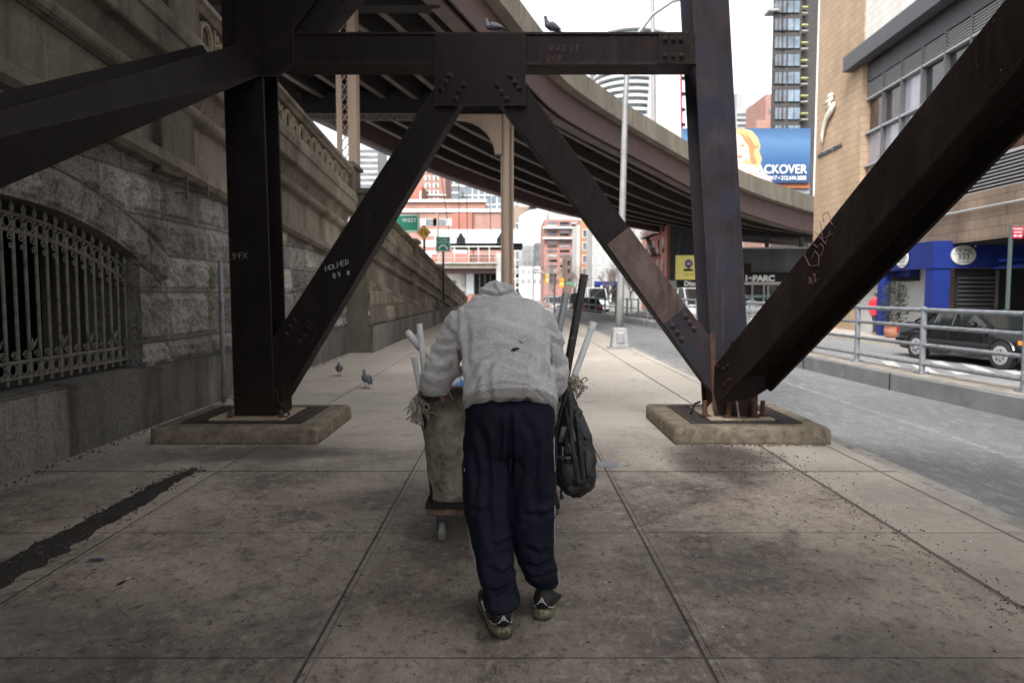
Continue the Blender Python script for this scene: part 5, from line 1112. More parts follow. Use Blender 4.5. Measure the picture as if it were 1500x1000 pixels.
prr('end_pier', 727, 370, 742, 432, 62, 5, 'pale', st); prr('rear_wall', 640, 400, 700, 432, 65, .3, 'offw', st); prr('door_leaf', 683, 401, 694, 430, 64.6, .1, 'panel', st); prr('dark_opening', 695, 401, 727, 432, 64.8, .1, 'black', st); prr('window_panel', 676, 403, 681, 420, 64.7, .1, 'greyb', st)
for px_ in (702, 710, 718): prr('gate_bar', px_, 402, px_+.8, 430, 64.6, .1, 'greyb', st)
for i, (a, b, c, d) in enumerate(((646, 255, 658, 341), (672, 262, 672.5, 341), (683, 270, 685, 352), (718, 280, 718.5, 340))):
    tag(one('aerial_cable', lambda m: m.tube([P(a, b, 60), P(c, d, 61)], .03, 4), 'black'), ['leftmost of the four thin tram cables above the station canopy', 'second thin tram cable from the left above the canopy', 'third thin tram cable, ending over the first stepped cutout', 'rightmost thin tram cable, close to the round beige column'][i], 'cable', 'tram cables')
# road signs standing on the ramp
MT['sgreen'] = flat('sign_green', (.0, .17, .1), .5); MT['syel'] = flat('sign_yellow', (.55, .28, .02), .5); MT['sred'] = flat('sign_red', (.4, .015, .05), .5)
def signplate(name, c, w_, h, mat, label, face=(0, -1, 0), rot=0, post=None, cat='sign', border=None):
    c = Vector(c); f = Vector(face); r = Vector((0, 0, 1)).cross(f).normalized()*-1; r = Vector((f.y*-1, f.x, 0)); u = Vector((0, 0, 1)); t = thing(name, (c.x, c.y, post if post is not None else c.z-h/2), label, cat)
    ca, sa = math.cos(R(rot)), math.sin(R(rot)); r2, u2 = r*ca+u*sa, u*ca-r*sa
    MB().prism([c+r2*a*w_/2+u2*b*h/2 for a, b in ((-1, -1), (1, -1), (1, 1), (-1, 1))], f*-.03).build('sign_plate', mat, t)
    if border:
        m = MB(); e_ = .04*max(w_, h)
        for a, b, s, q in ((0, 1, 1, 0), (0, -1, 1, 0), (1, 0, 0, 1), (-1, 0, 0, 1)):
            cc = c+r2*a*(w_/2-e_)+u2*b*(h/2-e_)+f*.004; m.prism([cc+r2*i*(s*(w_/2-e_)+e_*.3)+u2*j*(q*(h/2-e_)+e_*.3) for i, j in ((-1, -1), (1, -1), (1, 1), (-1, 1))], f*.004)
        m.build('sign_border', border, t)
    if post is not None: one('sign_post', lambda m: m.tube([(c.x, c.y+.06, post), (c.x, c.y+.06, c.z+(h/2 if rot == 0 else h*.7)*1.0)], .05, 8), 'black2', t)
    return t, c, r, u, f
t, c, r, u, f = signplate('direction_sign', P(592, 327, 34), 1.45, .85, 'sgreen', 'large green direction sign reading WEST above the ramp parapet', post=1.5, border='white'); text('WEST', c+r*.25+u*.13+f*.01, r, u, .26, 'white', t); 
t, c, r, u, f = signplate('warning_sign', P(621, 340.5, 29), .42, .42, 'syel', 'yellow diamond warning sign with black U-turn arrow above the parapet', rot=45, post=2.0, border='black')
one('arrow_symbol', lambda m: (m.tube([c+f*.012+r*a+u*b for a, b in ((-.09, -.1), (-.09, .04), (-.05, .1), (.03, .1), (.07, .04), (.07, -.03))], .018, 6), m.prism([c+f*.012+r*a+u*b for a, b in ((.01, -.03), (.13, -.03), (.07, -.11))], f*.006)), 'black', t)
t, c, r, u, f = signplate('direction_sign', P(649, 357.5, 33), .66, .68, 'sgreen', 'square green sign with a white curved arrow for 1st Ave and F.D.R. Drive', post=1.0, border='white')
text('1st Ave', c+u*.2+f*.01, r, u, .13, 'white', t); text('F.D.R. Drive', c+u*.08+f*.01, r, u, .11, 'white', t)
one('arrow_symbol', lambda m: (m.tube([c+f*.012+r*(.17*math.cos(a))+u*(-.22+.17*math.sin(a)) for a in np.linspace(math.pi, .25, 10)], .028, 6), m.prism([c+f*.012+r*a+u*b for a, b in ((.09, -.16), (.25, -.16), (.18, -.27))], f*.006)), 'white', t)
prr2 = tag(one('thin_pole', lambda m: m.tube([P(641, 312, 40), P(641.5, 372, 40)], .06, 8), 'beige'), 'thin beige pole between the yellow diamond and the square green sign', 'pole')
# street vista in the centre
t, x0, x1, zt = bldg(766, 790, 360, 190, 20, 'pale', 'distant_tower', 'faint pale grey tower at the far end of the street')
wingrid(t, P(769, 368, 190), (1, 0, 0), 4, 7, 1.05, -1.5, .5, .8, 'greyb')
t, x0, x1, zt = bldg(752, 796, 390, 150, 10, 'offw', 'low_building', 'low whitish building at the far end under the faint tower')
wingrid(t, P(758, 398, 150), (1, 0, 0), 5, 2, 1.2, -2, .7, .9, 'greyb')
t, x0, x1, zt = bldg(784, 799, 356, 170, 10, 'pale', 'slim_building', 'slim pale building touching the left side of the red brick tower')
wingrid(t, P(788, 366, 170), (1, 0, 0), 2, 6, 1.1, -2, .5, .8, 'greyb')
MT['rose'] = brickmat('rose_brick', (.33, .155, .13), (.28, .13, .11), (.45, .27, .22), .6, .2, .02)
t, x0, x1, zt = bldg(797, 852, 322, 130, 15, 'rose', 'brick_tower', 'stepped red brick tower with white balcony bands at the end of the street')
prr('penthouse', 804, 308, 838, 322, 132, 10, 'pale', t)
for y_ in (332, 347.5): prr('balcony_band', 795, y_, 852, y_+2.5, 129, 1, 'offw', t)
for r_, y_ in enumerate((325, 329, 338, 342, 353, 359, 366, 373, 380, 388, 395, 402, 409)):
    for c_, (a, b) in enumerate(((802, 816), (820, 834), (837, 849))): prr('window', a, y_, b, y_+3.2, 129.9, .08, ['glassg', 'darkglass', 'greyb'][(r_*2+c_) % 3], t)
MT['br2'] = flat('brown_wall', (.14, .09, .07), .8)
t, x0, x1, zt = bldg(829, 845, 376, 110, 8, 'br2', 'brown_house', 'dark brown low house in front of the red brick tower')
wingrid(t, P(833, 385, 110), (1, 0, 0), 2, 3, .8, -1.3, .4, .7, 'black')
t, x0, x1, zt = bldg(850, 870, 322, 92, 8, 'orange', 'orange_building', 'narrow orange brick building with grey windows left of the lamp post')
boxp('side_wall', (P(842, 330, 96).x, 92.5, 0), (x0-.01, 100, zt-.6), 'offw', t)
wingrid(t, P(859.5, 342, 92), (1, 0, 0), 1, 5, 1, -1.62, .95, .85, 'glassg', fr='offw')
t, x0, x1, zt = bldg(868, 934, 330, 86, 10, 'pale', 'cream_building', 'cream shop building behind the lamp post and the patched diagonal')
wingrid(t, P(873, 345, 86), (1, 0, 0), 6, 5, .95, -1.45, .5, .95, 'greyb', fr='offw')
prr('shop_front', 871, 418, 930, 441, 85.6, .2, 'darkglass', t); prr('shop_sign', 871, 412, 930, 418, 85.4, .3, 'blue', t)
for px_ in (880, 893, 905, 918): prr('shop_pier', px_, 418, px_+2.5, 442, 85.3, .25, 'offw', t)
t, x0, x1, zt = bldg(982, 1048, 325, 60, 12, 'dgreyb', 'red_brick_building', 'building with dark grey end wall and red brick street front with fire escape')
one('street_wall', lambda m: m.b2((x0-.25, 60.01, -.3), (x0-.002, 71.5, zt)), 'redb', t)
wingrid(t, (x0-.28, 61.2, 2.4), (0, -1, 0), 1, 1, 1, 1, .01, .01, 'black')
wy = [61.4, 63.4, 65.4, 67.4, 69.4]
for r_ in range(4):
    for y_ in wy: boxp('window', (x0-.30, y_-.35, 3.0+r_*1.75), (x0-.253, y_+.35, 4.25+r_*1.75), 'darkglass', t)
for z_ in (4.6, 6.4):
    one('fire_escape', lambda m: (m.b2((x0-1.0, 62.3, z_), (x0-.31, 68.5, z_+.06)), m.b2((x0-1.0, 62.3, z_+.6), (x0-.96, 68.5, z_+.65)), [m.b2((x0-1.0, y_, z_+.07), (x0-.97, y_+.04, z_+.6)) for y_ in np.arange(62.3, 68.5, .5)]), 'black', t)
one('fire_ladder', lambda m: (m.bar((x0-.7, 63, 4.65), (x0-.7, 66.5, 6.4), .4, .08)), 'black', t)
prr('shop_cladding', 976, 411, 992, 445, 59.9, .1, 'offw', t)
t, x0, x1, zt = bldg(930, 947, 335, 72.5, 10, 'pale', 'white_facade', 'pale facade squeezed left of the red brick street front')
wingrid(t, P(934, 350, 72.5), (1, 0, 0), 2, 5, .55, -1.2, .3, .8, 'greyb')
# yellow sign
MT['yel'] = flat('billboard_yellow', (.68, .6, .16), .5); MT['badge'] = flat('badge_blue', (.01, .06, .25), .5); MT['peach'] = flat('badge_peach', (.6, .28, .2), .5)
ys_ = thing('shop_billboard', tuple(P(1018, 421, 45)), 'yellow billboard with round blue badge over a black strip lettered Discount', 'sign')
prr('yellow_panel', 990.5, 374, 1060, 409.5, 45, .15, 'yel', ys_); prr('black_strip', 992, 410, 1060, 421, 45, .15, 'black', ys_)
q = P(1009, 386, 44.98); one('badge', lambda m: m.prism([q+Vector((.24*math.cos(a), 0, .26*math.sin(a))) for a in np.linspace(0, 2*math.pi, 21)[:-1]], (0, -.02, 0)).prism([q+Vector((-.15, 0, -.2)), q+Vector((.15, 0, -.2)), q+Vector((0, 0, -.36))], (0, -.02, 0)), 'badge', ys_)
one('badge_mark', lambda m: m.prism([q+Vector((a, -.022, b)) for a, b in ((-.1, -.08), (.1, -.08), (.12, .08), (.05, .03), (0, .13), (-.05, .03), (-.12, .08))], (0, -.01, 0)), 'peach', ys_)
prr('badge_caption', 1001.5, 394, 1015, 397, 44.97, .02, 'black', ys_); text('CLOTH', P(1012, 402, 44.97), (1, 0, 0), (0, 0, 1), .2, 'chalkr', ys_, align='CENTER', space=1.3)
text('Discount', P(1002, 415.5, 44.97), (1, 0, 0), (0, 0, 1), .42, 'white', ys_, align='LEFT', off=.012)
# dark block with white lettering under the viaduct
t, x0, x1, zt = bldg(1046, 1240, 362, 56, 10, 'dgreyb', 'parking_building', 'dark stained building with big white PARC letters over its shop front')
prr('top_edge', 1046, 362, 1240, 364, 55.9, .1, 'offw', t); prr('dark_fascia', 1046, 399, 1240, 414, 55.8, .15, 'black', t)
text('1ePARC', P(1090, 408, 55.75), (1, 0, 0), (0, 0, 1), .62, 'white', t, align='LEFT', sx=1.1, off=.03, thick=.03)
prr('white_band', 1084, 413, 1150, 417, 55.7, .1, 'offw', t); MT['teal'] = flat('teal_glass', (.2, .32, .33), .2); prr('shop_window', 1050, 418, 1240, 444, 55.7, .1, 'darkglass', t); prr('teal_band', 1050, 432, 1130, 436, 55.6, .08, 'teal', t)
for px_ in (1086, 1101, 1118, 1124, 1140): prr('shop_mullion', px_, 416, px_+2, 446, 55.5, .1, 'greyb', t)
prr('dark_box', 1080, 386, 1100, 402, 55, .8, 'black', t)
# far right skyline
def tower(): 
    t, x0, x1, zt = bldg(1079, 1123, 162, 200, 15, 'pale', 'banded_block', 'pale grey block with horizontal windows left of the dark tower')
    prr('plant_room', 1079, 136, 1100, 162, 201, 8, 'greyb', t)
    for y_ in (166, 174, 182): prr('window_band', 1080, y_, 1121, y_+3, 199.8, .15, 'glassg', t)
    t, x0, x1, zt = bldg(1122, 1146, 138, 180, 15, 'salmon', 'orange_block', 'plain pale orange block touching the dark tower'); prr('lower_wing', 1108, 176, 1124, 192, 179, 8, 'salmon', t); prr('window', 1126, 160, 1129, 166, 179.8, .1, 'glassg', t)
    t, x0, x1, zt = bldg(1141, 1196, -120, 95, 15, 'blackb', 'dark_tower', 'tall dark brick tower with bay windows and yellow balcony edges'); bpy.data.objects.remove(t.children[0]); x0 = P(1134, 110, 95).x
    one('wall', lambda m: m.prism([(x0, 95, -.3), (x1, 95, -.3), (x1*110/95, 110, -.3), (x0*110/95+.2, 110, -.3)], (0, 0, zt)), 'blackb', t)
    for k, y_ in enumerate(range(-24, 192, 26)):
        for a, b, o_ in ((1135, 1139, 0), (1140.5, 1145, 0), (1147, 1152, .25), (1154, 1162, .5), (1163.5, 1171, .5)):
            p, q_ = P(a, y_, 94.5-o_), P(b, y_+17, 94.5-o_); f = boxp('bay_window', (p.x, 94.4-o_, q_.z), (q_.x, 94.5-o_, p.z), 'glass' if a > 1153 else 'glassg', t); boxp('window_frame', (p.x-.06, 94.52-o_, q_.z-.1), (q_.x+.06, 94.56-o_, p.z+.08), 'black', f)
        one('bay', lambda m: m.prism([(P(a, 0, 95).x, Y_, P(1150, y_+25.5, 94).z) for a, Y_ in ((1133, 95), (1134, 94.6), (1146, 94.6), (1153, 94.08), (1171.5, 94.08), (1172.5, 95))], (0, 0, (P(1150, y_, 94)-P(1150, y_+25, 94)).z)), 'blackb', t)
        p = P(1174, y_+8, 94); boxp('balcony_slab', (p.x, 94.1, p.z), (p.x+.9, 95, p.z+.08), 'syelp', t); boxp('balcony_slab', (p.x, 94.1, p.z-.75), (p.x+.9, 95, p.z-.68), 'offw', t)
    for y_ in (12, ): prr('corner_balcony', 1127, y_, 1141, y_+3.5, 94, 2, 'greyb', t); prr('balcony_rail', 1127, 8, 1141, 9, 94, .1, 'greyb', t)
MT['syelp'] = flat('pale_yellow_edge', (.6, .57, .25), .6); tower()
rt = thing('round_tower', (P(922, 200, 300).x, 300, 0), 'tall rounded apartment tower with stacked white balcony rings in the distance', 'building')
rx, rz_ = P(922, 200, 300).x, 0
one('glazed_core', lambda m: m.lathe((rx, 300, 0), [(13, 0), (13, P(900, 55, 300).z)], 20), 'glass', rt)
zz = P(900, 60, 300).z; k = 0
while zz > 60 and k < 22:
    one('balcony_ring', lambda m: m.lathe((rx, 300, zz), [(14.6, 0), (14.9, .02), (14.9, .95), (14.6, 1.0)], 24), 'offw', rt)
    zz -= 2.6; k += 1
for s in (-1, 1): one('side_wing', lambda m: m.lathe((rx+s*9, 306, 0), [(7, 0), (7, P(900, 62, 300).z)], 14), 'glassg', rt)
A_, B_ = P(889, 52, 298), P(946, 36, 298); one('crown', lambda m: m.prism([P(a, b, 296) for a, b in ((888, 60), (893, 38), (897, 35), (940, 35), (944, 38), (950, 60))], (0, 12, 0)), 'pale', rt); one('crown_window', lambda m: m.prism([P(a, b, 295.8) for a, b in ((914, 50), (917, 44), (923, 41), (930, 44), (933, 50))], (0, .2, 0)), 'glassg', rt)
pb = thing('white_side_wall', tuple(P(985, 215, 110)), 'blank white building side with thin red edge behind the viaduct', 'building')
one('wall', lambda m: m.prism([P(a, b, 110) for a, b in ((958, 300), (962, 150), (968, 60), (996, 60), (1000, 300))], (0, 8, 0)), 'offw', pb); one('red_edge', lambda m: m.prism([P(a, b, 109.8) for a, b in ((996, 60), (998.5, 60), (1002, 300), (999.5, 300))], (0, .15, 0)), 'sred', pb)
for y_ in (112, 135, 158, 180): prr('bracket', 999, y_, 1004, y_+5, 109.5, .3, 'black', pb)
# blue billboard with a portrait
MT['bb'] = None
def bbm():
    g = G('billboard_blue'); x, y, z = g.xyz(); n = g.n('ShaderNodeMapRange'); g.l(g.math('ADD', z, g.math('MULTIPLY', g.noise(.6), .6)), n.inputs[0]); zb = P(1100, 268, 62).z; n.inputs[1].default_value = zb; n.inputs[2].default_value = zb+5
    return g.out(g.ramp(n.outputs[0], [(0.0, (.012, .045, .13)), (.45, (.03, .1, .24)), (.75, (.075, .17, .32)), (1.0, (.025, .085, .2))]), .4)
MT['bb'] = bbm()
bb = thing('billboard', tuple(P(1093, 276, 62)), 'wide blue billboard with a blonde portrait and white RACKOVER lettering', 'billboard')
YBB = 62
prr('poster_panel', 1000, 188, 1185.5, 268, YBB, .4, 'bb', bb)
MT['bskin'] = flat('poster_skin', (.72, .52, .44), .6); MT['bskin2'] = flat('poster_skin_tone', (.6, .38, .3), .6); MT['bhair'] = flat('poster_blonde', (.58, .38, .17), .6); MT['bhair2'] = flat('poster_blonde_dark', (.36, .2, .08), .6); MT['blip'] = flat('poster_lips', (.5, .12, .13), .5)
def pprism(name, pts, mat, off, par=bb, Y=YBB): return MB().prism([P(a, b, Y-off) for a, b in pts], (0, .012, 0)).build(name, mat, par)
pprism('portrait_hair', [(1072, 189), (1090, 188.5), (1102, 192), (1110, 202), (1114, 214), (1112, 222), (1116, 232), (1113, 244), (1104, 248), (1094, 243), (1085, 240), (1070, 200)], 'bhair', .02)
pprism('portrait_shoulder', [(1070, 240), (1080, 236), (1090, 240), (1104, 244), (1118, 250), (1127, 260), (1132, 268), (1060, 268)], 'bskin', .04)
pprism('portrait_face', [(1066, 200), (1080, 196), (1090, 201), (1096, 212), (1097, 224), (1092, 234), (1084, 240), (1072, 242)], 'bskin', .06)
pprism('portrait_hair_strand', [(1084, 194), (1098, 203), (1106, 214), (1104, 226), (1109, 238), (1102, 243), (1099, 228), (1096, 214), (1088, 202)], 'bhair2', .08)
pprism('portrait_hair_strand', [(1092, 192), (1104, 199), (1111, 212), (1107, 216), (1100, 204)], 'bhair', .10)
pprism('portrait_eye', [(1084, 213), (1088, 211.5), (1092, 213), (1088, 215)], 'bhair2', .08); pprism('portrait_lips', [(1080, 229), (1084, 227.5), (1088, 229), (1084, 232)], 'blip', .08)
pprism('portrait_earring', [(1096, 224), (1098.5, 230), (1097, 238), (1095, 230)], 'white', .12); pprism('portrait_nose', [(1080, 218), (1083, 222), (1080, 223)], 'bskin2', .08)
try: tf = 1
except Exception: pass
text('BRACKOVER', P(1182, 248.5, YBB-.14), (1, 0, 0), (0, 0, 1), 1.02, 'white', bb, align='RIGHT', sx=.92, off=.012); text('NY 10017 • 212.644.3838', P(1181, 261, YBB-.14), (1, 0, 0), (0, 0, 1), .48, 'white', bb, align='RIGHT', sx=.82, off=.008)
MT['orc'] = flat('orange_corrugate', (.5, .2, .09), .6)
prr('corrugated_strip', 1105, 268.5, 1185.5, 275.5, YBB+.3, .2, 'orc', bb)
for px_ in range(1107, 1184, 3): prr('corrugation', px_, 268.6, px_+1, 275.4, YBB+.2, .1, 'orc', bb)
prr('grey_base', 1095, 275.8, 1186, 284, YBB+.5, 3, 'greyb', bb); one('support_leg', lambda m: [m.b2((x, YBB+.6, 0), (x+.3, YBB+.9, P(1100, 277, YBB+.6).z-.4)) for x in (19, 22, 25)], 'greyb', bb)
# ================================================================== TAN BUILDING ON THE RIGHT
tb = thing('tan_brick_building', (14.5, 25, -.2), 'big tan brick building with dark louvred window band at the right of the street', 'building')
FX = lambda Y: 13.0+.0476*Y
def fbox(name, Y0, Y1, z0, z1, o0, o1, mat, par=None, **k):
    par = par or tb
    return MB().prism([(FX(Y0)-o0, Y0, z0), (FX(Y1)-o0, Y1, z0), (FX(Y1)-o0, Y1, z1), (FX(Y0)-o0, Y0, z1)], (-(o1-o0), 0, 0)).build(name, mat, par, **k)
fbox('brick_pier', 30.2, 35.2, -.2, 24, -.6, 0, 'tan'); fbox('end_wall', 34.9, 35.195, -.2, 24, -12, -.61, 'tan'); fbox('upper_wall', 6, 30.19, 11.3, 24, -.6, -.05, 'whiteb'); fbox('building_core', 6, 34.8, 3.2, 23.9, -12, -.62, 'greyb')
fbox('ledge', 6, 31.2, 10.7, 11.32, -.04, .42, 'ledged') if 'ledged' in MT else None
MT['ledged'] = M('dark_metal_ledge', (.06, .063, .07), .55, .2, 1, .1, 10); MT['louv'] = flat('louvre_blade', (.3, .3, .31), .5); MT['mull'] = flat('mullion_grey', (.09, .09, .095), .5)
fbox('ledge', 6, 31.2, 10.7, 11.32, -.04, .42, 'ledged')
fbox('dark_panel', 6, 30.19, 10.0, 10.69, -.6, -.2, 'ledged'); fbox('louvre_recess', 6, 30.19, 9.3, 9.99, -.6, -.4, 'black'); fbox('louvre_recess', 6, 30.19, 4.4, 5.38, -.6, -.4, 'black')
for i in range(7): fbox('louvre', 6, 30.18, 9.33+i*.094, 9.36+i*.094, -.39, -.2, 'louv')
for i in range(9): fbox('louvre', 6, 30.18, 4.44+i*.104, 4.47+i*.104, -.39, -.2, 'louv')
YM = [30.2-1.47*i for i in range(17)]
rg_ = random.Random(4); MT['reflw'] = M('glass_reflecting_sky', (.26, .26, .3), .1, .15, .5, .02, 3, spec=.8); MT['blind'] = flat('roller_blind', (.42, .36, .3), .7); MT['reflb'] = M('glass_reflecting_brick', (.09, .045, .035), .12, .7, 1.2, .02, 3, spec=.7, col2=(.02, .018, .018), th=(.4, .55))
for i in range(16):
    for j, (z0, z1) in enumerate(((7.98, 9.27), (6.64, 7.9), (5.42, 6.56))):
        mm = 'reflw' if (i, j) in ((2, 0), (2, 1), (1, 1), (0, 1)) else ('blind' if (j == 2 and i < 2) else rg_.choice(['darkglass', 'reflb', 'reflb', 'darkglass'])); fbox('window_pane', YM[i+1]+.04, YM[i]-.04, z0, z1, -.5, -.35, mm)
    fbox('mullion', YM[i+1]-.035, YM[i+1]+.035, 5.38, 9.99, -.36, -.16, 'mull')
for z in (9.27, 7.9, 6.56, 5.36): fbox('transom', 6, 30.18, z, z+.08, -.355, -.17, 'louv')
fbox('lower_wall', 6, 30.19, 2.95, 4.39, -.6, 0, 'tand'); one('wall_pipe', lambda m: m.tube([(FX(16)-.08, 16, 3.9), (FX(30)-.08, 30, 3.9)], .035, 6), 'greyb', tb)
fbox('soffit', 6, 30.19, 2.9, 2.945, -12, -.1, 'black')
lg = MB()
def fp(px_, py_, o_=.12):
    r = ray(px_, py_); n = Vector((1, -.0476, 0)); q = PL(px_, py_, Vector((13.0-o_, 0, 0)), n); return q
lg.tube([fp(*p) for p in ((1222, 151), (1218, 160), (1211, 172), (1206, 188), (1204, 200), (1203.5, 211))], [.1, .2, .17, .14, .12, .11], 8, True, .5, up=(1, 0, 0))
lg.tube([fp(*p) for p in ((1206, 154), (1213, 149), (1219, 145))], [.02, .12, .1], 8, True, .6, up=(1, 0, 0)); lg.tube([fp(*p) for p in ((1217, 150), (1213, 156), (1210, 162))], [.1, .08, .03], 8, True, .6, up=(1, 0, 0)); lg.ball(fp(1216, 141), (.08, .3, .13), 12, 8)
MT['cream'] = flat('cream_metal', (.62, .58, .5), .4); lg.build('sculpted_emblem', 'cream', tb, smooth=True)
a_, b_ = fp(1192, 233, .03), fp(1240, 209, .03)
def zt_(): return
tx = text('THE SHARON LERWIN', (a_+b_)/2, (-.0476, -1, 0), (0, 0, 1), .27, 'ledged', tb, sx=1.02, thick=.03)
for v in tx.data.vertices: pass
# ground floor restaurant
sh = thing('restaurant_front', (14, 25, -.2), 'bright blue restaurant entrance canopy on square blue pillars with oval PRIME 333 signs', 'shop front')
SX = lambda Y: 12.4+.0476*Y
def sbox(name, Y0, Y1, z0, z1, xa, xb, mat, par=None): return MB().prism([(SX(Y0)+xa, Y0, z0), (SX(Y1)+xa, Y1, z0), (SX(Y1)+xa, Y1, z1), (SX(Y0)+xa, Y0, z1)], (xb-xa, 0, 0)).build(name, mat, par or sh)
sbox('fascia', 23.1, 31, 2.17, 3.03, 0, .1, 'blue'); boxp('fascia', (SX(23.1)+.105, 23.1, 2.17), (19, 23.2, 3.03), 'blue', sh); one('canopy_top', lambda m: m.prism([(SX(23.1)+.02, 23.12, 3.032), (19, 23.12, 3.032), (19, 31, 3.032), (SX(31), 31, 3.032)], (0, 0, .01)), 'blue', sh)
sbox('pillar', 26.5, 26.9, -.2, 2.165, .0, .3, 'blue'); sbox('pillar', 23.15, 23.6, -.2, 2.165, .03, .6, 'blue')
boxp('dark_recess', (17.6, 8, -.2), (17.8, 23, 2.89), 'black', sh); boxp('recess_wall', (14.4, 23.3, -.2), (17.6, 23.4, 2.165), 'black', sh)
for i in range(12): boxp('shutter_slat', (14.45, 23.25, .3+i*.14), (15.6, 23.29, .34+i*.14), 'ledged', sh)
boxp('door_frame', (15.65, 23.22, -.2), (15.72, 23.29, 2.1), 'mull', sh)
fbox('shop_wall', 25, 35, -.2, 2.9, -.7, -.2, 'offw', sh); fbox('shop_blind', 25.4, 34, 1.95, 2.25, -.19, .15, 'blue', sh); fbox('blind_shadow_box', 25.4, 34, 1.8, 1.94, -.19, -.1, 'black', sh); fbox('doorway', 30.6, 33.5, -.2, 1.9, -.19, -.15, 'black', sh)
def oval(c, r, u, n, rw, rh, par):
    c, r, u, n = Vector(c), Vector(r).normalized(), Vector(u), Vector(n); o = MB().prism([c+r*rw*math.cos(a)+u*rh*math.sin(a) for a in np.linspace(0, 2*math.pi, 33)[:-1]], n*.02).build('oval_sign', 'offw', par)
    text('PRIME', c+u*rh*.42+n*.024, r, u, rh*.6, 'black', o, sx=1.0*rw/rh*.78, space=1.15); text('333', c-u*rh*.22+n*.024, r, u, rh*.82, 'black', o, sx=1.0*rw/rh*.8); text('STEAK HOUSE', c-u*rh*.74+n*.024, r, u, rh*.2, 'mull', o, sx=rw/rh*.85)
    one('divider', lambda m: m.prism([c+r*rw*.85*a+u*(rh*.12+b*.008)+n*.021 for a, b in ((-1, -1), (1, -1), (1, 1), (-1, 1))], n*.003), 'mull', o); MB().prism([c+r*(rw*.93+.03*math.cos(a))+u*(rh*.9+.03*math.sin(a)) for a in np.linspace(0, 2*math.pi, 13)[:-1]], n*.02).build('dot', 'offw', o)
oval(P(1411, 373.5, 23.07), (1, 0, 0), (0, 0, 1), (0, -1, 0), .40, .31, sh)
q = PL(1322, 379, Vector((12.4-.03, 0, 0)), Vector((1, -.0476, 0))); oval(q, (-.0476, -1, 0), (0, 0, 1), (-1, .0476, 0), .42, .31, sh)
aw = tag(one('slanted_awning', lambda m: m.prism([(14.2, 21.0, 2.35), (14.2, 21.0, 2.3), (17.5, 19.4, 2.3), (17.5, 21.0, 2.9), (17.5, 21, 2.95)], (0, -.01, 0)).add([(14.3, 21.5, 2.1), (17, 21.5, 2.9), (17, 16, 2.9), (14.3, 16, 2.1)], [(0, 1, 2, 3)]), 'blue'), 'sloping blue awning beside the street sign, right of the oval sign', 'awning')
tag(boxp('far_sidewalk', (12.2, -5, -.352), (40, 60, -.2), 'walk'), kind='structure')
# sign pole
t = thing('street_sign', (13.3, 19.2, -.2), 'red no standing sign on a dark green pole in front of the blue awning', 'sign')
pa = P(1482, 330, 19.2); one('pole', lambda m: m.b2((pa.x-.045, 19.2, -.2), (pa.x+.045, 19.24, pa.z)), 'fgreen', t); A, B = P(1483.5, 332, 19.17), P(1498, 349, 19.17); boxp('sign_plate', (A.x, 19.16, B.z), (B.x, 19.18, A.z), 'sred', t)
text('STANDING', P(1491, 335.5, 19.15), (1, 0, 0), (0, 0, 1), .07, 'white', t, sx=.8); text('ANYTIME', P(1491, 340.5, 19.15), (1, 0, 0), (0, 0, 1), .065, 'white', t, sx=.8)
one('arrow_symbol', lambda m: (m.bar(P(1486, 345.5, 19.15), P(1496, 345.5, 19.15), .01, .018), m.prism([P(a, b, 19.155) for a, b in ((1484.5, 345.5), (1488, 343.5), (1488, 347.5))], (0, .005, 0)), m.prism([P(a, b, 19.155) for a, b in ((1497.5, 345.5), (1494, 343.5), (1494, 347.5))], (0, .005, 0))), 'white', t)
# ================================================================== LAMP POSTS, SIGNALS, TREES
lp = thing('street_lamp', (2.68, 17.9, 0), 'tall grey street lamp on a square pedestal base at the kerb with a curved arm', 'street lamp')
bx_, by_ = P(907, 500, 17.9).x, 17.9
one('lamp_base', lambda m: (m.b2((bx_-.27, by_-.25, 0), (bx_+.27, by_+.25, .035)), m.loft([[(bx_+a*w_, by_+b*w_, z) for a, b in ((-1, -1), (1, -1), (1, 1), (-1, 1))] for z, w_ in ((.04, .21), (.46, .165), (.5, .16), (.53, .1))]), m.loft([[(bx_+a, by_-.2, z) for a, z in ((-.1, .12), (.1, .12), (.09, .42), (-.09, .42))], [(bx_+a*.8, by_-.225, z) for a, z in ((-.1, .15), (.1, .15), (.09, .39), (-.09, .39))]])), 'lamp', lp, bevel=.01)
pts = [(bx_, by_, .5)]+[(P(a, b, by_).x, by_, P(a, b, by_).z) for a, b in ((909, 430), (912, 300), (916, 150), (919, 90), (925, 65), (936, 48), (955, 22), (985, 2), (1020, -6), (1060, -8))]
one('lamp_pole', lambda m: m.tube(pts, [.095, .09, .08, .068, .062, .055, .05, .045, .04, .04, .035], 14), 'lamp', lp, smooth=True)
e_ = Vector(pts[-1]); one('lamp_head', lambda m: m.ball(e_+Vector((.25, 0, -.03)), (.35, .14, .08), 14, 8), 'lamp', lp, smooth=True)
l2 = thing('street_lamp', tuple(P(957, 186, 37)), 'plain straight lamp pole rising from the viaduct parapet left of the right column', 'street lamp')
one('lamp_pole', lambda m: m.tube([P(958, 190, 37), P(955, -60, 37)], [.11, .09], 10), 'lamp', l2); one('lamp_head', lambda m: m.ball(P(955, -62, 37), (.5, .2, .1), 10, 6), 'lamp', l2)
for px_, Y, yt, lab in ((804, 60, 375, 'thin grey street pole beyond the gap right of the person, holding no sign'), (812, 48, 405, 'short grey post by the far railing end, right of the gloved hand pole'), (781, 75, 388, 'slim pole under the one-way sign in the distance')):
    tag(one('street_pole', lambda m: m.tube([(P(px_, 440, Y).x, Y, -.1), (P(px_, 440, Y).x, Y, P(px_, yt, Y).z)], .07, 8), 'galv'), lab, 'pole', 'distant street poles')
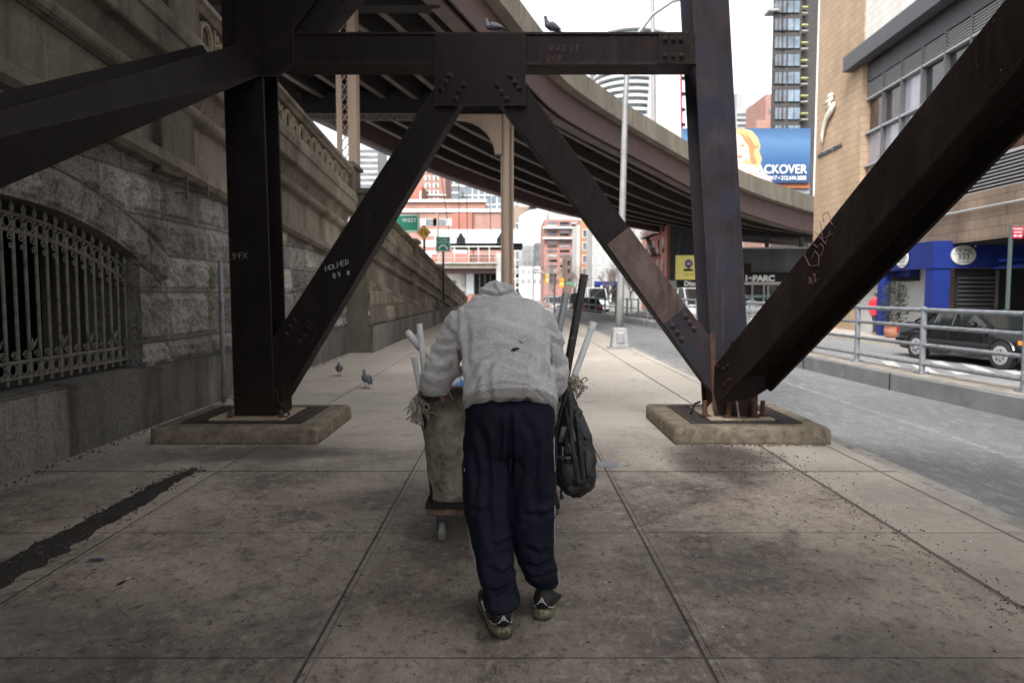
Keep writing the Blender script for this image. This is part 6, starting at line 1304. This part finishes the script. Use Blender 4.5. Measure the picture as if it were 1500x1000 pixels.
MT['lit_orange'] = G('signal_orange').out((.9, .3, .08), .5, Emission_Color=(1, .32, .08, 1), Emission_Strength=1.2)
for k, (a, b, Y, lab) in enumerate(((802, 408, 62, 'left one of two far traffic lights glowing orange'), (823, 414, 62, 'right one of two far traffic lights, beside the green street sign'))):
    p = P(a, b, Y); t = thing('traffic_light', (p.x, Y, p.z-.4), lab, 'traffic light', 'far traffic lights'); boxp('signal_housing', (p.x-.17, Y, p.z-.42), (p.x+.17, Y+.25, p.z+.42), 'syel', t)
    one('signal_lens', lambda m: m.lathe((p.x, Y-.001, p.z-.1), [(.12, 0), (.12, .03), (.09, .04)], 12, (0, -1, 0)), 'lit_orange', t); one('signal_hood', lambda m: m.tube([(p.x-.13, Y-.01, p.z+.02), (p.x, Y-.12, p.z+.08), (p.x+.13, Y-.01, p.z+.02)], .02, 5), 'black2', t)
    one('mast_arm', lambda m: m.tube([(p.x, Y+.1, p.z+.42), (p.x+(-1.4 if k == 0 else .0), Y+.1, p.z+.6), (P(815, b, Y).x, Y+.1, p.z+.5)], .04, 6), 'galv', t)
t, c, r, u, f = signplate('street_name_sign', P(835, 415, 62), .75, .24, 'sgreen', 'small green street name sign right of the traffic lights'); text('E 59 ST', c+f*.01, r, u, .17, 'white', t)
t, c, r, u, f = signplate('one_way_sign', P(787, 397, 66), .9, .32, 'black', 'distant black one-way sign with white arrow', border='white'); one('arrow_symbol', lambda m: m.prism([c+f*.01+r*a+u*b for a, b in ((.36, 0), (.2, .1), (.2, .04), (-.34, .04), (-.34, -.04), (.2, -.04), (.2, -.1))], f*.005), 'white', t)
MT['bark'] = M('winter_bark', (.16, .125, .105), .9, .3, 10, .4, 50)
def bare_tree(base, h, seed, label):
    r = random.Random(seed); t = thing('bare_tree', tuple(base), label, 'tree', 'leafless street trees'); tr, tw = MB(), MB(); base = Vector(base)
    def grow(p, d, L, rad, lv, mb):
        pts = [p]; n = 4
        for i in range(n): d = (d+Vector((r.uniform(-.22, .22), r.uniform(-.22, .22), r.uniform(-.08, .14)))).normalized(); pts.append(pts[-1]+d*L/n)
        mb.tube(pts, [rad*(1-.45*i/n) for i in range(n+1)], 6 if lv < 2 else 4, False)
        if lv < 5:
            for k in range(4 if lv < 4 else 3):
                q = pts[r.choice([2, 3, 4]) if lv else r.choice([3, 4])]; dd = (d*.8+Vector((r.uniform(-1, 1), r.uniform(-1, 1), r.uniform(-.1, .9)))).normalized(); grow(q, dd, L*r.uniform(.55, .8), rad*.55, lv+1, tw)
    grow(base, Vector((0, 0, 1)), h*.4, h*.022, 0, tr); tr.build('trunk', 'bark', t); tw.build('crown', 'bark', t)
bare_tree((P(815, 430, 90).x, 90, -.3), 5.5, 3, 'wide leafless tree in front of the red brick tower'); bare_tree((P(838, 430, 84).x, 84, -.3), 5.5, 5, 'leafless tree right of the far traffic lights')
bare_tree((P(893, 430, 70).x, 70, -.3), 5, 8, 'leafless tree in front of the cream shop building'); bare_tree((P(925, 430, 62).x, 62, -.3), 4.2, 11, 'small leafless tree behind the patched diagonal')
# planter
MT['terra'] = M('terracotta', (.3, .13, .08), .8, .2, 8, .2, 60); MT['leafd'] = M('dark_evergreen', (.02, .024, .014), .7, .5, 14, .2, 60)
pl_ = P(1309, 492, 25.2); pl_.z = -.2; t = thing('planter', tuple(pl_), 'terracotta pot with a dark narrow evergreen by the blue pillar', 'planter')
one('pot', lambda m: m.lathe(pl_, [(.22, 0), (.3, .1), (.33, .3), (.3, .42), (.35, .44), (.35, .5), (.28, .5)], 20), 'terra', t, smooth=True)
def shrub(m):
    r = random.Random(2)
    for k in range(900):
        z = r.uniform(.55, 1.95); w_ = .36*(1-((z-1.15)/.9)**2)**.5 if abs(z-1.15) < .9 else .06; a = r.uniform(0, 6.28); rr = w_*r.uniform(.1, 1.1); c = pl_+Vector((rr*math.cos(a), rr*math.sin(a), z)); d = Vector((math.cos(a), math.sin(a), r.uniform(-.2, 1.1))).normalized()*r.uniform(.08, .16); s_ = d.orthogonal().normalized()*.022
        m.add([c, c+d*.5+s_, c+d, c+d*.5-s_], [(0, 1, 2, 3)])
one('foliage', shrub, 'leafd', t, fix=False); one('stem', lambda m: m.tube([pl_+Vector((0, 0, .45)), pl_+Vector((.02, 0, 1.2)), pl_+Vector((0, 0, 1.8))], [.025, .02, .008], 6), 'bark', t)
# ================================================================== SMALL FIGURES
def walker(loc, h, rotz, jacket, trousers, label, stride=.16, cat='person'):
    t = thing('person', (0, 0, 0), label, cat); s = h/1.75
    def S(*p): return Vector(p)*s
    m = MB(); m.loft([rsec(S(0, 0, z), a*s, b*s, (1, 0, 0), (0, 1, 0), 20, 2.2) for z, a, b in ((.86, .16, .11), (1.0, .155, .11), (1.15, .16, .115), (1.32, .2, .12), (1.42, .17, .1), (1.47, .07, .07))])
    limb(m, [S(0, 0, 1.42), S(0, .01, 1.56)], [.06*s, .055*s], 12); m.ball(S(0, .015, 1.635), (.075*s, .095*s, .115*s), 16, 12); m.ball(S(0, .11, 1.63), (.012*s, .02*s, .02*s), 6, 5)
    for q in (-1, 1):
        limb(m, [S(q*.19, 0, 1.39), S(q*.235, -.03*q, 1.12), S(q*.225, .07*q, .86), S(q*.22, .09*q, .78)], [.055*s, .045*s, .034*s, .03*s], 10)
        limb(m, [S(q*.085, 0, .9), S(q*.09, q*stride*.6, .5), S(q*.09, q*stride, .07)], [.08*s, .055*s, .035*s], 12); m.ball(S(q*.09, q*stride+.06, .04), (.045*s, .13*s, .04*s), 10, 6)
    finish(remesh(m, 'body', .018, 2), 'body', 'skin', t)
    m = MB(); m.loft([rsec(S(0, 0, z), a*s, b*s, (1, 0, 0), (0, 1, 0), 20, 2.2) for z, a, b in ((.78, .2, .15), (1.0, .19, .14), (1.2, .19, .145), (1.36, .22, .14), (1.46, .15, .11), (1.5, .09, .09))])
    for q in (-1, 1): limb(m, [S(q*.2, 0, 1.39), S(q*.25, -.03*q, 1.12), S(q*.235, .07*q, .87)], [.075*s, .065*s, .052*s], 12)
    me = remesh(m, 'jacket', .016, 3); V = arr(me); N = arr(me, 'normal'); finish(me, 'jacket', jacket, t, V+N*((fbm(V[:, 0]*9, V[:, 2]*12+V[:, 1]*7, 4)-.5)*.03)[:, None])
    m = MB(); m.ball(S(0, 0, .88), (.165*s, .125*s, .12*s), 16, 10)
    for q in (-1, 1): limb(m, [S(q*.085, 0, .88), S(q*.092, q*stride*.6, .5), S(q*.09, q*stride*.97, .12)], [.098*s, .075*s, .062*s], 14)
    finish(remesh(m, 'trousers', .016, 3), 'trousers', trousers, t)
    m = MB(); m.ball(S(0, -.01, 1.665), (.083*s, .1*s, .105*s), 16, 10); finish(remesh(m, 'hair', .014, 1), 'hair', 'hair', t)
    t.location = loc; t.rotation_euler = (0, 0, R(rotz)); return t
MT['redj'] = flat('red_jacket', (.5, .02, .04), .7); MT['dkt'] = flat('dark_trousers', (.02, .02, .025), .8); MT['dkj'] = flat('dark_jacket', (.035, .035, .045), .8)
p = P(1281, 492, 27.2); walker((p.x, 27.2, -.2), 1.62, 12, 'redj', 'dkt', 'pedestrian in a red jacket walking away behind the blue pillar')
p = P(842, 462, 40); walker((p.x, 40, 0.0), 1.6, 200, 'dkj', 'dkt', 'distant pedestrian in dark clothes seen between the pole tops')
# ================================================================== VEHICLES
MT['carblk'] = flat('car_paint_black', (.006, .006, .007), .15, spec=.4, Coat_Weight=.5, Coat_Roughness=.05); MT['carwht'] = flat('car_paint_white', (.6, .61, .62), .25, Coat_Weight=.6); MT['carsil'] = flat('car_paint_silver', (.3, .31, .33), .25, metal=.4, Coat_Weight=.6)
MT['cglass'] = flat('car_glass', (.015, .018, .018), .04, spec=.9); MT['tyre'] = flat('tyre_rubber', (.015, .015, .015), .85); MT['alloy'] = flat('wheel_cover', (.45, .45, .46), .3, metal=.6); MT['amber'] = flat('amber_lens', (.75, .22, .03), .15); MT['lens'] = flat('clear_lens', (.6, .6, .6), .08, spec=.9); MT['tail'] = flat('tail_lens', (.35, .01, .01), .15)
MT['chrome'] = flat('chrome', (.5, .5, .5), .1, metal=.9)
def car(loc, rotz, paint, label, kind='sedan', L=4.5, W=1.74, H=1.4, cat='car'):
    """front of the car points to -Y in its own axes"""
    t = thing('parked_car' if kind == 'sedan' else 'van', (0, 0, 0), label, cat); hw_ = W/2
    if kind == 'sedan':
        st = [(-L/2, .34, .55, .72), (-L/2+.06, .26, .66, .86), (-L/2+.5, .2, .76, .94), (-L/2+1.15, .18, .87, 1.0), (-.3, .18, .92, 1.0), (.7, .18, .93, 1.0), (L/2-.8, .2, .95, .99), (L/2-.2, .24, .93, .94), (L/2-.05, .3, .86, .88), (L/2, .36, .7, .8)]
        cabin = [(-1.02, .90, .90, .86), (-.35, H-.05, .76, .74), (.0, H, .77, .75), (.75, H-.01, .77, .75), (1.02, H-.06, .76, .72), (1.62, .97, .86, .80)]
    else:
        st = [(-L/2, .4, .7, .8), (-L/2+.06, .32, .85, .92), (-L/2+.5, .28, 1.0, .98), (-L/2+1.0, .26, 1.1, 1.0), (0, .26, 1.12, 1.0), (L/2-.1, .28, 1.12, 1.0), (L/2, .34, 1.1, .97)]
        cabin = [(-L/2+.95, 1.1, .93, .9), (-L/2+1.5, H-.06, .84, .82), (-L/2+1.9, H, .85, .83), (L/2-.3, H, .85, .83), (L/2-.06, H-.08, .86, .8), (L/2-.02, 1.1, .95, .9)]
    m = MB(); rings = []
    for y, zb, zt, k in st:
        x = hw_*k; b = .06; rings.append([(-x*.93, y, zb), (x*.93, y, zb), (x*.985, y, zb+.12), (x, y, zb+(zt-zb)*.5), (x*.97, y, zt-.14), (x*.90, y, zt-.03), (x*.7, y, zt+.015), (-x*.7, y, zt+.015), (-x*.90, y, zt-.03), (-x*.97, y, zt-.14), (-x, y, zb+(zt-zb)*.5), (-x*.985, y, zb+.12)])
    m.loft(rings); body = m.build('car_body', paint, t, smooth=False, bevel=.02)
    m = MB(); m.loft([[(-hw_*kb, y, .85 if kind == 'sedan' else 1.05), (hw_*kb, y, .85 if kind == 'sedan' else 1.05), (hw_*kt*.96, y, z-.04), (hw_*kt*.8, y, z), (-hw_*kt*.8, y, z), (-hw_*kt*.96, y, z-.04)] for y, z, kb, kt in cabin]); m.build('car_window', 'cglass', t, bevel=.01)
    # roof skin and pillars
    m = MB(); a = cabin
    m.loft([[(-hw_*kt*.965, y, z-.045), (-hw_*kt*.8, y, z+.008), (hw_*kt*.8, y, z+.008), (hw_*kt*.965, y, z-.045), (hw_*kt*.9, y, z-.06), (-hw_*kt*.9, y, z-.06)] for y, z, kb, kt in a[1:-1]]); m.build('roof', paint, t, bevel=.01)
    for s in (-1, 1):
        def q(y, z, k): return Vector((s*hw_*k, y, z))
        if kind == 'sedan': pil = [[q(-1.05, .93, .875), q(-.37, H-.04, .745)], [q(.22, .93, .875), q(.2, H-.04, .745)], [q(1.62, .96, .82), q(1.04, H-.07, .73)], [q(1.3, .96, .85), q(.98, H-.05, .735)]]
        else: pil = [[q(-L/2+.95, 1.1, .92), q(-L/2+1.5, H-.05, .83)], [q(-L/2+2.2, 1.1, .93), q(-L/2+2.2, H-.05, .83)], [q(.9, 1.1, .93), q(.9, H-.05, .83)], [q(L/2-.05, 1.1, .95), q(L/2-.08, H-.1, .8)]]
        for A, B in pil: one('pillar', lambda m: m.tube([A, B], .035, 6), paint, t)
        one('belt_trim', lambda m: m.tube([q(-1.0, st[3][2]-.02, .95), q(L/2-.9, st[3][2]+.03, .955)], .012, 5), 'chrome', t)
        one('side_moulding', lambda m: m.b2((s*hw_*1.0, -L/2+.9, .5), (s*hw_*1.0+s*.012, L/2-.9, .56)), 'black2', t)
        for y_ in ((-.95, .2, 1.2) if kind == 'sedan' else (-1.2, .0)): one('door_seam', lambda m: m.b2((s*hw_*.985, y_, .28), (s*hw_*1.006, y_+.012, .86)), 'black', t)
        for y_ in ((.05, 1.05) if kind == 'sedan' else (-.15,)): one('door_handle', lambda m: m.b2((s*hw_*.99, y_-.14, .74), (s*hw_*.99+s*.03, y_, .77)), paint, t)
        one('wing_mirror', lambda m: (m.ball((s*(hw_+.1), -.72, .99), (.11, .06, .075), 10, 8), m.b2((s*hw_*.86, -.74, .93), (s*(hw_+.04), -.7, .96))), paint, t)
        fl = thing_light = one('headlight', lambda m: m.loft([[(s*hw_*.50, -L/2+.045, .56), (s*hw_*.86, -L/2+.10, .56), (s*hw_*.86, -L/2+.12, .69), (s*hw_*.50, -L/2+.06, .69)], [(s*hw_*.50, -L/2-.01, .56), (s*hw_*.86, -L/2+.06, .56), (s*hw_*.86, -L/2+.08, .68), (s*hw_*.50, -L/2+.01, .68)]]), 'lens', t)
        one('turn_signal', lambda m: m.loft([[(s*hw_*.865, -L/2+.1, .56), (s*hw_*.95, -L/2+.42, .6), (s*hw_*.95, -L/2+.42, .68), (s*hw_*.865, -L/2+.1, .69)], [(s*hw_*.9, -L/2+.04, .56), (s*hw_*.995, -L/2+.4, .6), (s*hw_*.99, -L/2+.4, .68), (s*hw_*.895, -L/2+.06, .69)]]), 'amber', t)
        one('tail_light', lambda m: m.b2((s*hw_*.5, L/2-.06, .62), (s*hw_*.86, L/2+.01, .78)), 'tail', t)
        for y_ in (-L/2+.85, L/2-.98):
            one('wheel_arch', lambda m: (m.lathe((s*(hw_*.93), y_, .33), [(.345, 0), (.345, hw_*.076)], 24, (s, 0, 0))), 'black', t)
            ro = one('arch_lip', lambda m: m.tube([(s*(hw_*1.0+.005), y_+.385*math.cos(a_), .33+.385*math.sin(a_)) for a_ in np.linspace(-.15, math.pi+.15, 15)], .022, 5, up=(1, 0, 0)), paint, t)
            wh = MB().lathe((s*(hw_-.20), y_, .32), [(.2, 0), (.31, .01), (.32, .05), (.32, .18), (.30, .215), (.2, .215)], 28, (s, 0, 0)).build('wheel', 'tyre', t)
            m = MB(); m.lathe((s*(hw_+.016), y_, .32), [(.215, 0), (.215, .012), (.18, .022), (.06, .012), (.05, .03), (.01, .033)], 20, (s, 0, 0)); m.build('wheel_cover', 'alloy', wh)
            m = MB(); [m.box((s*(hw_+.036), y_+.12*math.cos(a_), .32+.12*math.sin(a_)), (.012, .04, .04)) for a_ in np.linspace(0, 2*math.pi, 8)[:-1]]; m.build('cover_slots', 'black', wh)
    one('front_bumper', lambda m: m.loft([[(-hw_*k, y, .3), (hw_*k, y, .3), (hw_*k, y, .5), (-hw_*k, y, .5)] for y, k in ((-L/2-.1, .7), (-L/2-.07, .88), (-L/2+.1, .985), (-L/2+.4, 1.0))]), paint, t, bevel=.02)
    one('rear_bumper', lambda m: m.loft([[(-hw_*k, y, .32), (hw_*k, y, .32), (hw_*k, y, .52), (-hw_*k, y, .52)] for y, k in ((L/2-.4, 1.0), (L/2-.1, .985), (L/2+.06, .88), (L/2+.08, .7))]), paint, t, bevel=.02)
    gq = one('front_grille', lambda m: m.b2((-.4, -L/2-.02, .57), (.4, -L/2+.03, .68)), 'black', t); one('grille_bar', lambda m: [m.b2((-.4, -L/2-.03, z), (.4, -L/2-.021, z+.01)) for z in (.57, .60, .63, .66)], 'chrome', t)
    one('number_plate', lambda m: m.b2((-.16, -L/2-.125, .36), (.16, -L/2-.105, .47)), 'offw', t)
    one('bonnet_seam', lambda m: [m.tube([(s*hw_*.72, -L/2+.2, .70), (s*hw_*.78, -1.1, .88)], .006, 4) for s in (-1, 1)], 'black', t)
    t.location = loc; t.rotation_euler = (0, 0, R(rotz)); return t
car((11.75, 17.75, -.35), 7.5, 'carblk', 'black sedan parked before the blue restaurant front behind the pipe railing', L=4.6, W=1.72, H=1.33)
p = P(1022, 460, 37); car((p.x+.2, 39.5, -.35), 12, 'carwht', 'white van with a roof light behind the patched diagonal and right column', 'van', 4.8, 1.9, 2.0, 'van')
p = P(869, 455, 62); car((p.x+.3, 64, -.35), 5, 'carwht', 'distant white van right of the tall black pole', 'van', 4.8, 1.9, 2.15, 'van')
p = P(815, 455, 58); car((p.x, 60, -.35), 10, 'carsil', 'silver sedan far down the street right of the person', L=4.5)
p = P(857, 458, 50); car((p.x+.4, 53, -.35), 185, 'carblk', 'distant black sedan seen beyond the tall black pole', L=4.4)
car((16.8*.9, 47, -.35), 80, 'carsil', 'silver sedan crossing in front of the dark shop fronts by the right column', L=4.5)
# ================================================================== PIGEONS
MT['pig'] = M('pigeon_grey', (.12, .125, .15), .7, .4, 40, .4, 200, col2=(.05, .05, .06), th=(.5, .6)); MT['pigd'] = flat('pigeon_dark', (.03, .035, .045), .6); MT['pink'] = flat('pigeon_leg', (.35, .1, .08), .6)
def pigeon():
    t = thing('pigeon', (0, 0, 0), 'grey pigeon', 'pigeon', 'pigeons'); m = MB()
    limb(m, [(0, -.15, .105), (0, -.08, .12), (0, 0, .135), (0, .07, .15), (0, .105, .19), (0, .115, .225)], [.012, .038, .06, .052, .03, .022], 14); m.ball((0, .122, .24), (.022, .03, .024), 12, 8)
    finish(remesh(m, 'body', .006, 2), 'body', 'pig', t)
    one('tail', lambda m: m.loft([[(-.02, -.12, .12), (.02, -.12, .12), (.02, -.12, .105), (-.02, -.12, .105)], [(-.035, -.22, .085), (.035, -.22, .085), (.035, -.22, .08), (-.035, -.22, .08)]]), 'pigd', t)
    for s in (-1, 1):
        one('wing', lambda m: m.loft([rsec((s*.048, y, z), a, b, (1, 0, 0), (0, .2, 1), 12) for y, z, a, b in ((.06, .155, .012, .02), (.02, .15, .018, .045), (-.06, .135, .016, .038), (-.14, .115, .006, .012))]), 'pig', t, smooth=True)
        one('leg', lambda m: (m.tube([(s*.022, .0, .09), (s*.024, .0, .008)], .005, 6), [m.tube([(s*.024, 0, .006), (s*.024+a, b, .004)], .004, 5) for a, b in ((-.015, .035), (0, .042), (.015, .035), (0, -.02))]), 'pink', t)
        one('eye', lambda m: m.ball((s*.02, .128, .245), .005, 6, 5), 'tail', t)
    one('beak', lambda m: m.loft([rsec((0, .148, .238), .006, .006, (1, 0, 0), (0, 0, 1), 6), rsec((0, .172, .232), .001, .001, (1, 0, 0), (0, 0, 1), 6)]), 'pigd', t)
    return t
p0 = pigeon(); p0['label'] = 'darker pigeon on the sidewalk nearest the stone wall'
for i, (o, a, b, z, rz, lab, sc_) in enumerate(((p0, 497, 551, 0, 190, None, .95), (None, 537, 568, 0, 28, 'pigeon on the open sidewalk nearer the cart', 1.0), (None, 808, 48, None, 130, 'pigeon perched upright on the steel cross beam against the sky', .66), (None, 724, 48, None, 80, 'pigeon crouching on the beam behind the centre gusset plate', .65))):
    o = o or copytree(p0)
    if z is not None: p = PZ(a, b, 0)
    else: q_ = P(a, 47, 7.12); p = Vector((q_.x, 7.12, P(500, 47, YB-.005).z+.003))
    o.location = p; o.rotation_euler = (0, 0, R(rz)); o.scale = (sc_,)*3
    if lab: o['label'] = lab
# ================================================================== LITTER AND GRIT
MT['grit'] = M('dirt_grit', (.05, .042, .036), .95, .8, 40, .8, 120); MT['dirt'] = M('wet_dirt', (.018, .0145, .012), .6, .8, 30, 1.0, 90, bd=.02, col2=(.06, .05, .04), th=(.55, .68)); MT['paper'] = flat('paper_scrap', (.55, .54, .5), .8); MT['orangep'] = flat('orange_scrap', (.45, .16, .03), .7)
def dirt_strip():
    cl = [PZ(a, b, 0) for a, b in ((-60, 872), (30, 830), (90, 792), (150, 760), (200, 733), (245, 706), (285, 688))]; wd = [.13, .12, .115, .11, .10, .08, .035]
    n = 90; rows = []; rr = random.Random(3)
    for i in range(n):
        t = i/(n-1)*(len(cl)-1); k = min(int(t), len(cl)-2); p = cl[k].lerp(cl[k+1], t-k); w_ = wd[k]+(wd[k+1]-wd[k])*(t-k); d = (cl[k+1]-cl[k]).normalized(); s_ = Vector((d.y, -d.x, 0))
        row = []
        for j in range(15):
            u = j/7-1; e_ = w_*(1+.55*float(fbm(p.x*10+(3 if u > 0 else 0), p.y*10, 8)-.5)*2); q = p+s_*u*e_; h = .016*(1-u*u)*(.5+float(fbm(q.x*22, q.y*22, 5)))+float(fbm(q.x*60, q.y*60, 6)-.5)*.006*(1-u*u); row.append((q.x, q.y, max(h, 0)-.001+(0 if abs(u) < .99 else -.003)))
        rows.append(row)
    o = MB().grid(np.array(rows)).build('wet_dirt', 'dirt', smooth=True); o['kind'] = 'stuff'; return cl
CLD = dirt_strip()
def grit(m, rr, n, fn, s0, s1, zo=0):
    for _ in range(n):
        x, y = fn(rr); s_ = rr.uniform(s0, s1); a = rr.uniform(0, 6.28); m.box((x, y, s_*.3+zo), (s_, s_*rr.uniform(.5, 1), s_*.6), Matrix.Rotation(a, 3, 'Z') @ Matrix.Rotation(rr.uniform(-.5, .5), 3, 'X'))
rr = random.Random(9); gm = MB()
def near_crack(rr): y = 2.7+3.6*rr.random()**1.2; return 2.265+rr.gauss(0, .05+.12*rr.random()), y
grit(gm, rr, 380, near_crack, .003, .009); grit(gm, rr, 200, lambda r: (1.9+r.gauss(0, .35), 5.9+r.gauss(0, .35)), .004, .012); grit(gm, rr, 450, lambda r: (r.uniform(-3.6, 3), r.uniform(2.2, 12)), .002, .007)
def ond(r): k = r.randint(0, 5); p = CLD[k].lerp(CLD[k+1], r.random()); return p.x+r.gauss(0, .055), p.y+r.gauss(0, .045)
grit(gm, rr, 700, ond, .004, .014, .008); grit(gm, rr, 350, lambda r: (-3.72+abs(r.gauss(0, .06)), r.uniform(3, 16)), .005, .018); grit(gm, rr, 150, lambda r: (r.uniform(1.5, 2.9), 6.5-abs(r.gauss(0, .03))), .004, .012)
g_ = gm.build('grit', 'grit', fix=False); g_['kind'] = 'stuff'
def scraps(m, rr, n, fn, s0, s1):
    for _ in range(n):
        x, y = fn(rr); s_ = rr.uniform(s0, s1); a0 = rr.uniform(0, 6.28); k = rr.randint(4, 6); m.prism([(x+s_*rr.uniform(.5, 1)*math.cos(a0+6.28*i/k), y+s_*rr.uniform(.5, 1)*math.sin(a0+6.28*i/k), .003+rr.uniform(0, .006)) for i in range(k)], (0, 0, .002))
pm = MB(); scraps(pm, rr, 60, lambda r: (r.uniform(-3.6, 2.9), r.uniform(2.3, 14)), .004, .012); scraps(pm, rr, 34, lambda r: (-2.55+r.gauss(0, .12), 6.42+r.gauss(0, .05)), .005, .014); scraps(pm, rr, 34, ond, .004, .011); scraps(pm, rr, 30, lambda r: (-3.7+abs(r.gauss(0, .05)), r.uniform(3.5, 14)), .008, .018)
o = pm.build('litter', 'paper', fix=False); o['kind'] = 'stuff'
pm = MB(); scraps(pm, rr, 12, lambda r: (-2.45+r.gauss(0, .12), 6.42+r.gauss(0, .04)), .005, .011); scraps(pm, rr, 8, ond, .004, .01); o = pm.build('litter', 'orangep', fix=False); o['kind'] = 'stuff'
a_, b_ = PZ(169, 858, .006), PZ(194, 843, .012); t = thing('feather', tuple(a_), 'small dark feather with white tip lying on the left pavement', 'feather')
def fea(m, c0, c1, w_):
    d = (c1-c0); s_ = Vector((-d.y, d.x, 0)).normalized()*w_; m.add([c0, c0+d*.4+s_, c1, c0+d*.5-s_*.8], [(0, 1, 2, 3)])
one('dark_vane', lambda m: fea(m, a_, a_.lerp(b_, .7), .012), 'black2', t); one('white_tip', lambda m: fea(m, a_.lerp(b_, .6), b_, .006), 'paper', t)
q = PZ(142, 820, .004); tag(one('wrapper', lambda m: m.grid(np.array([[(q.x-.06+.03*i, q.y-.02+.02*j, .004+.01*random.random()) for i in range(5)] for j in range(4)])), 'bluew') if 'bluew' in MT else None, 'crumpled blue scrap', 'litter') if 'bluew' in MT else None
MT['bluew'] = flat('blue_wrapper', (.03, .045, .075), .6)
tag(one('wrapper', lambda m: m.grid(np.array([[(q.x-.04+.02*i, q.y-.015+.01*j, .004+.01*random.random()) for i in range(5)] for j in range(4)])), 'bluew'), 'crumpled dark blue wrapper beside the wet dirt strip', 'wrapper')
# small access cover in the joint right of the backpack
q = PZ(886, 680, .0); tag(one('access_cover', lambda m: (m.b2((q.x-.07, q.y-.09, .0005), (q.x+.1, q.y+.09, .004)), m.b2((q.x-.05, q.y-.07, .0045), (q.x+.08, q.y+.07, .006))), 'lampd' if 'lampd' in MT else 'galv'), 'small square metal access cover in the pavement joint by the backpack', 'cover')
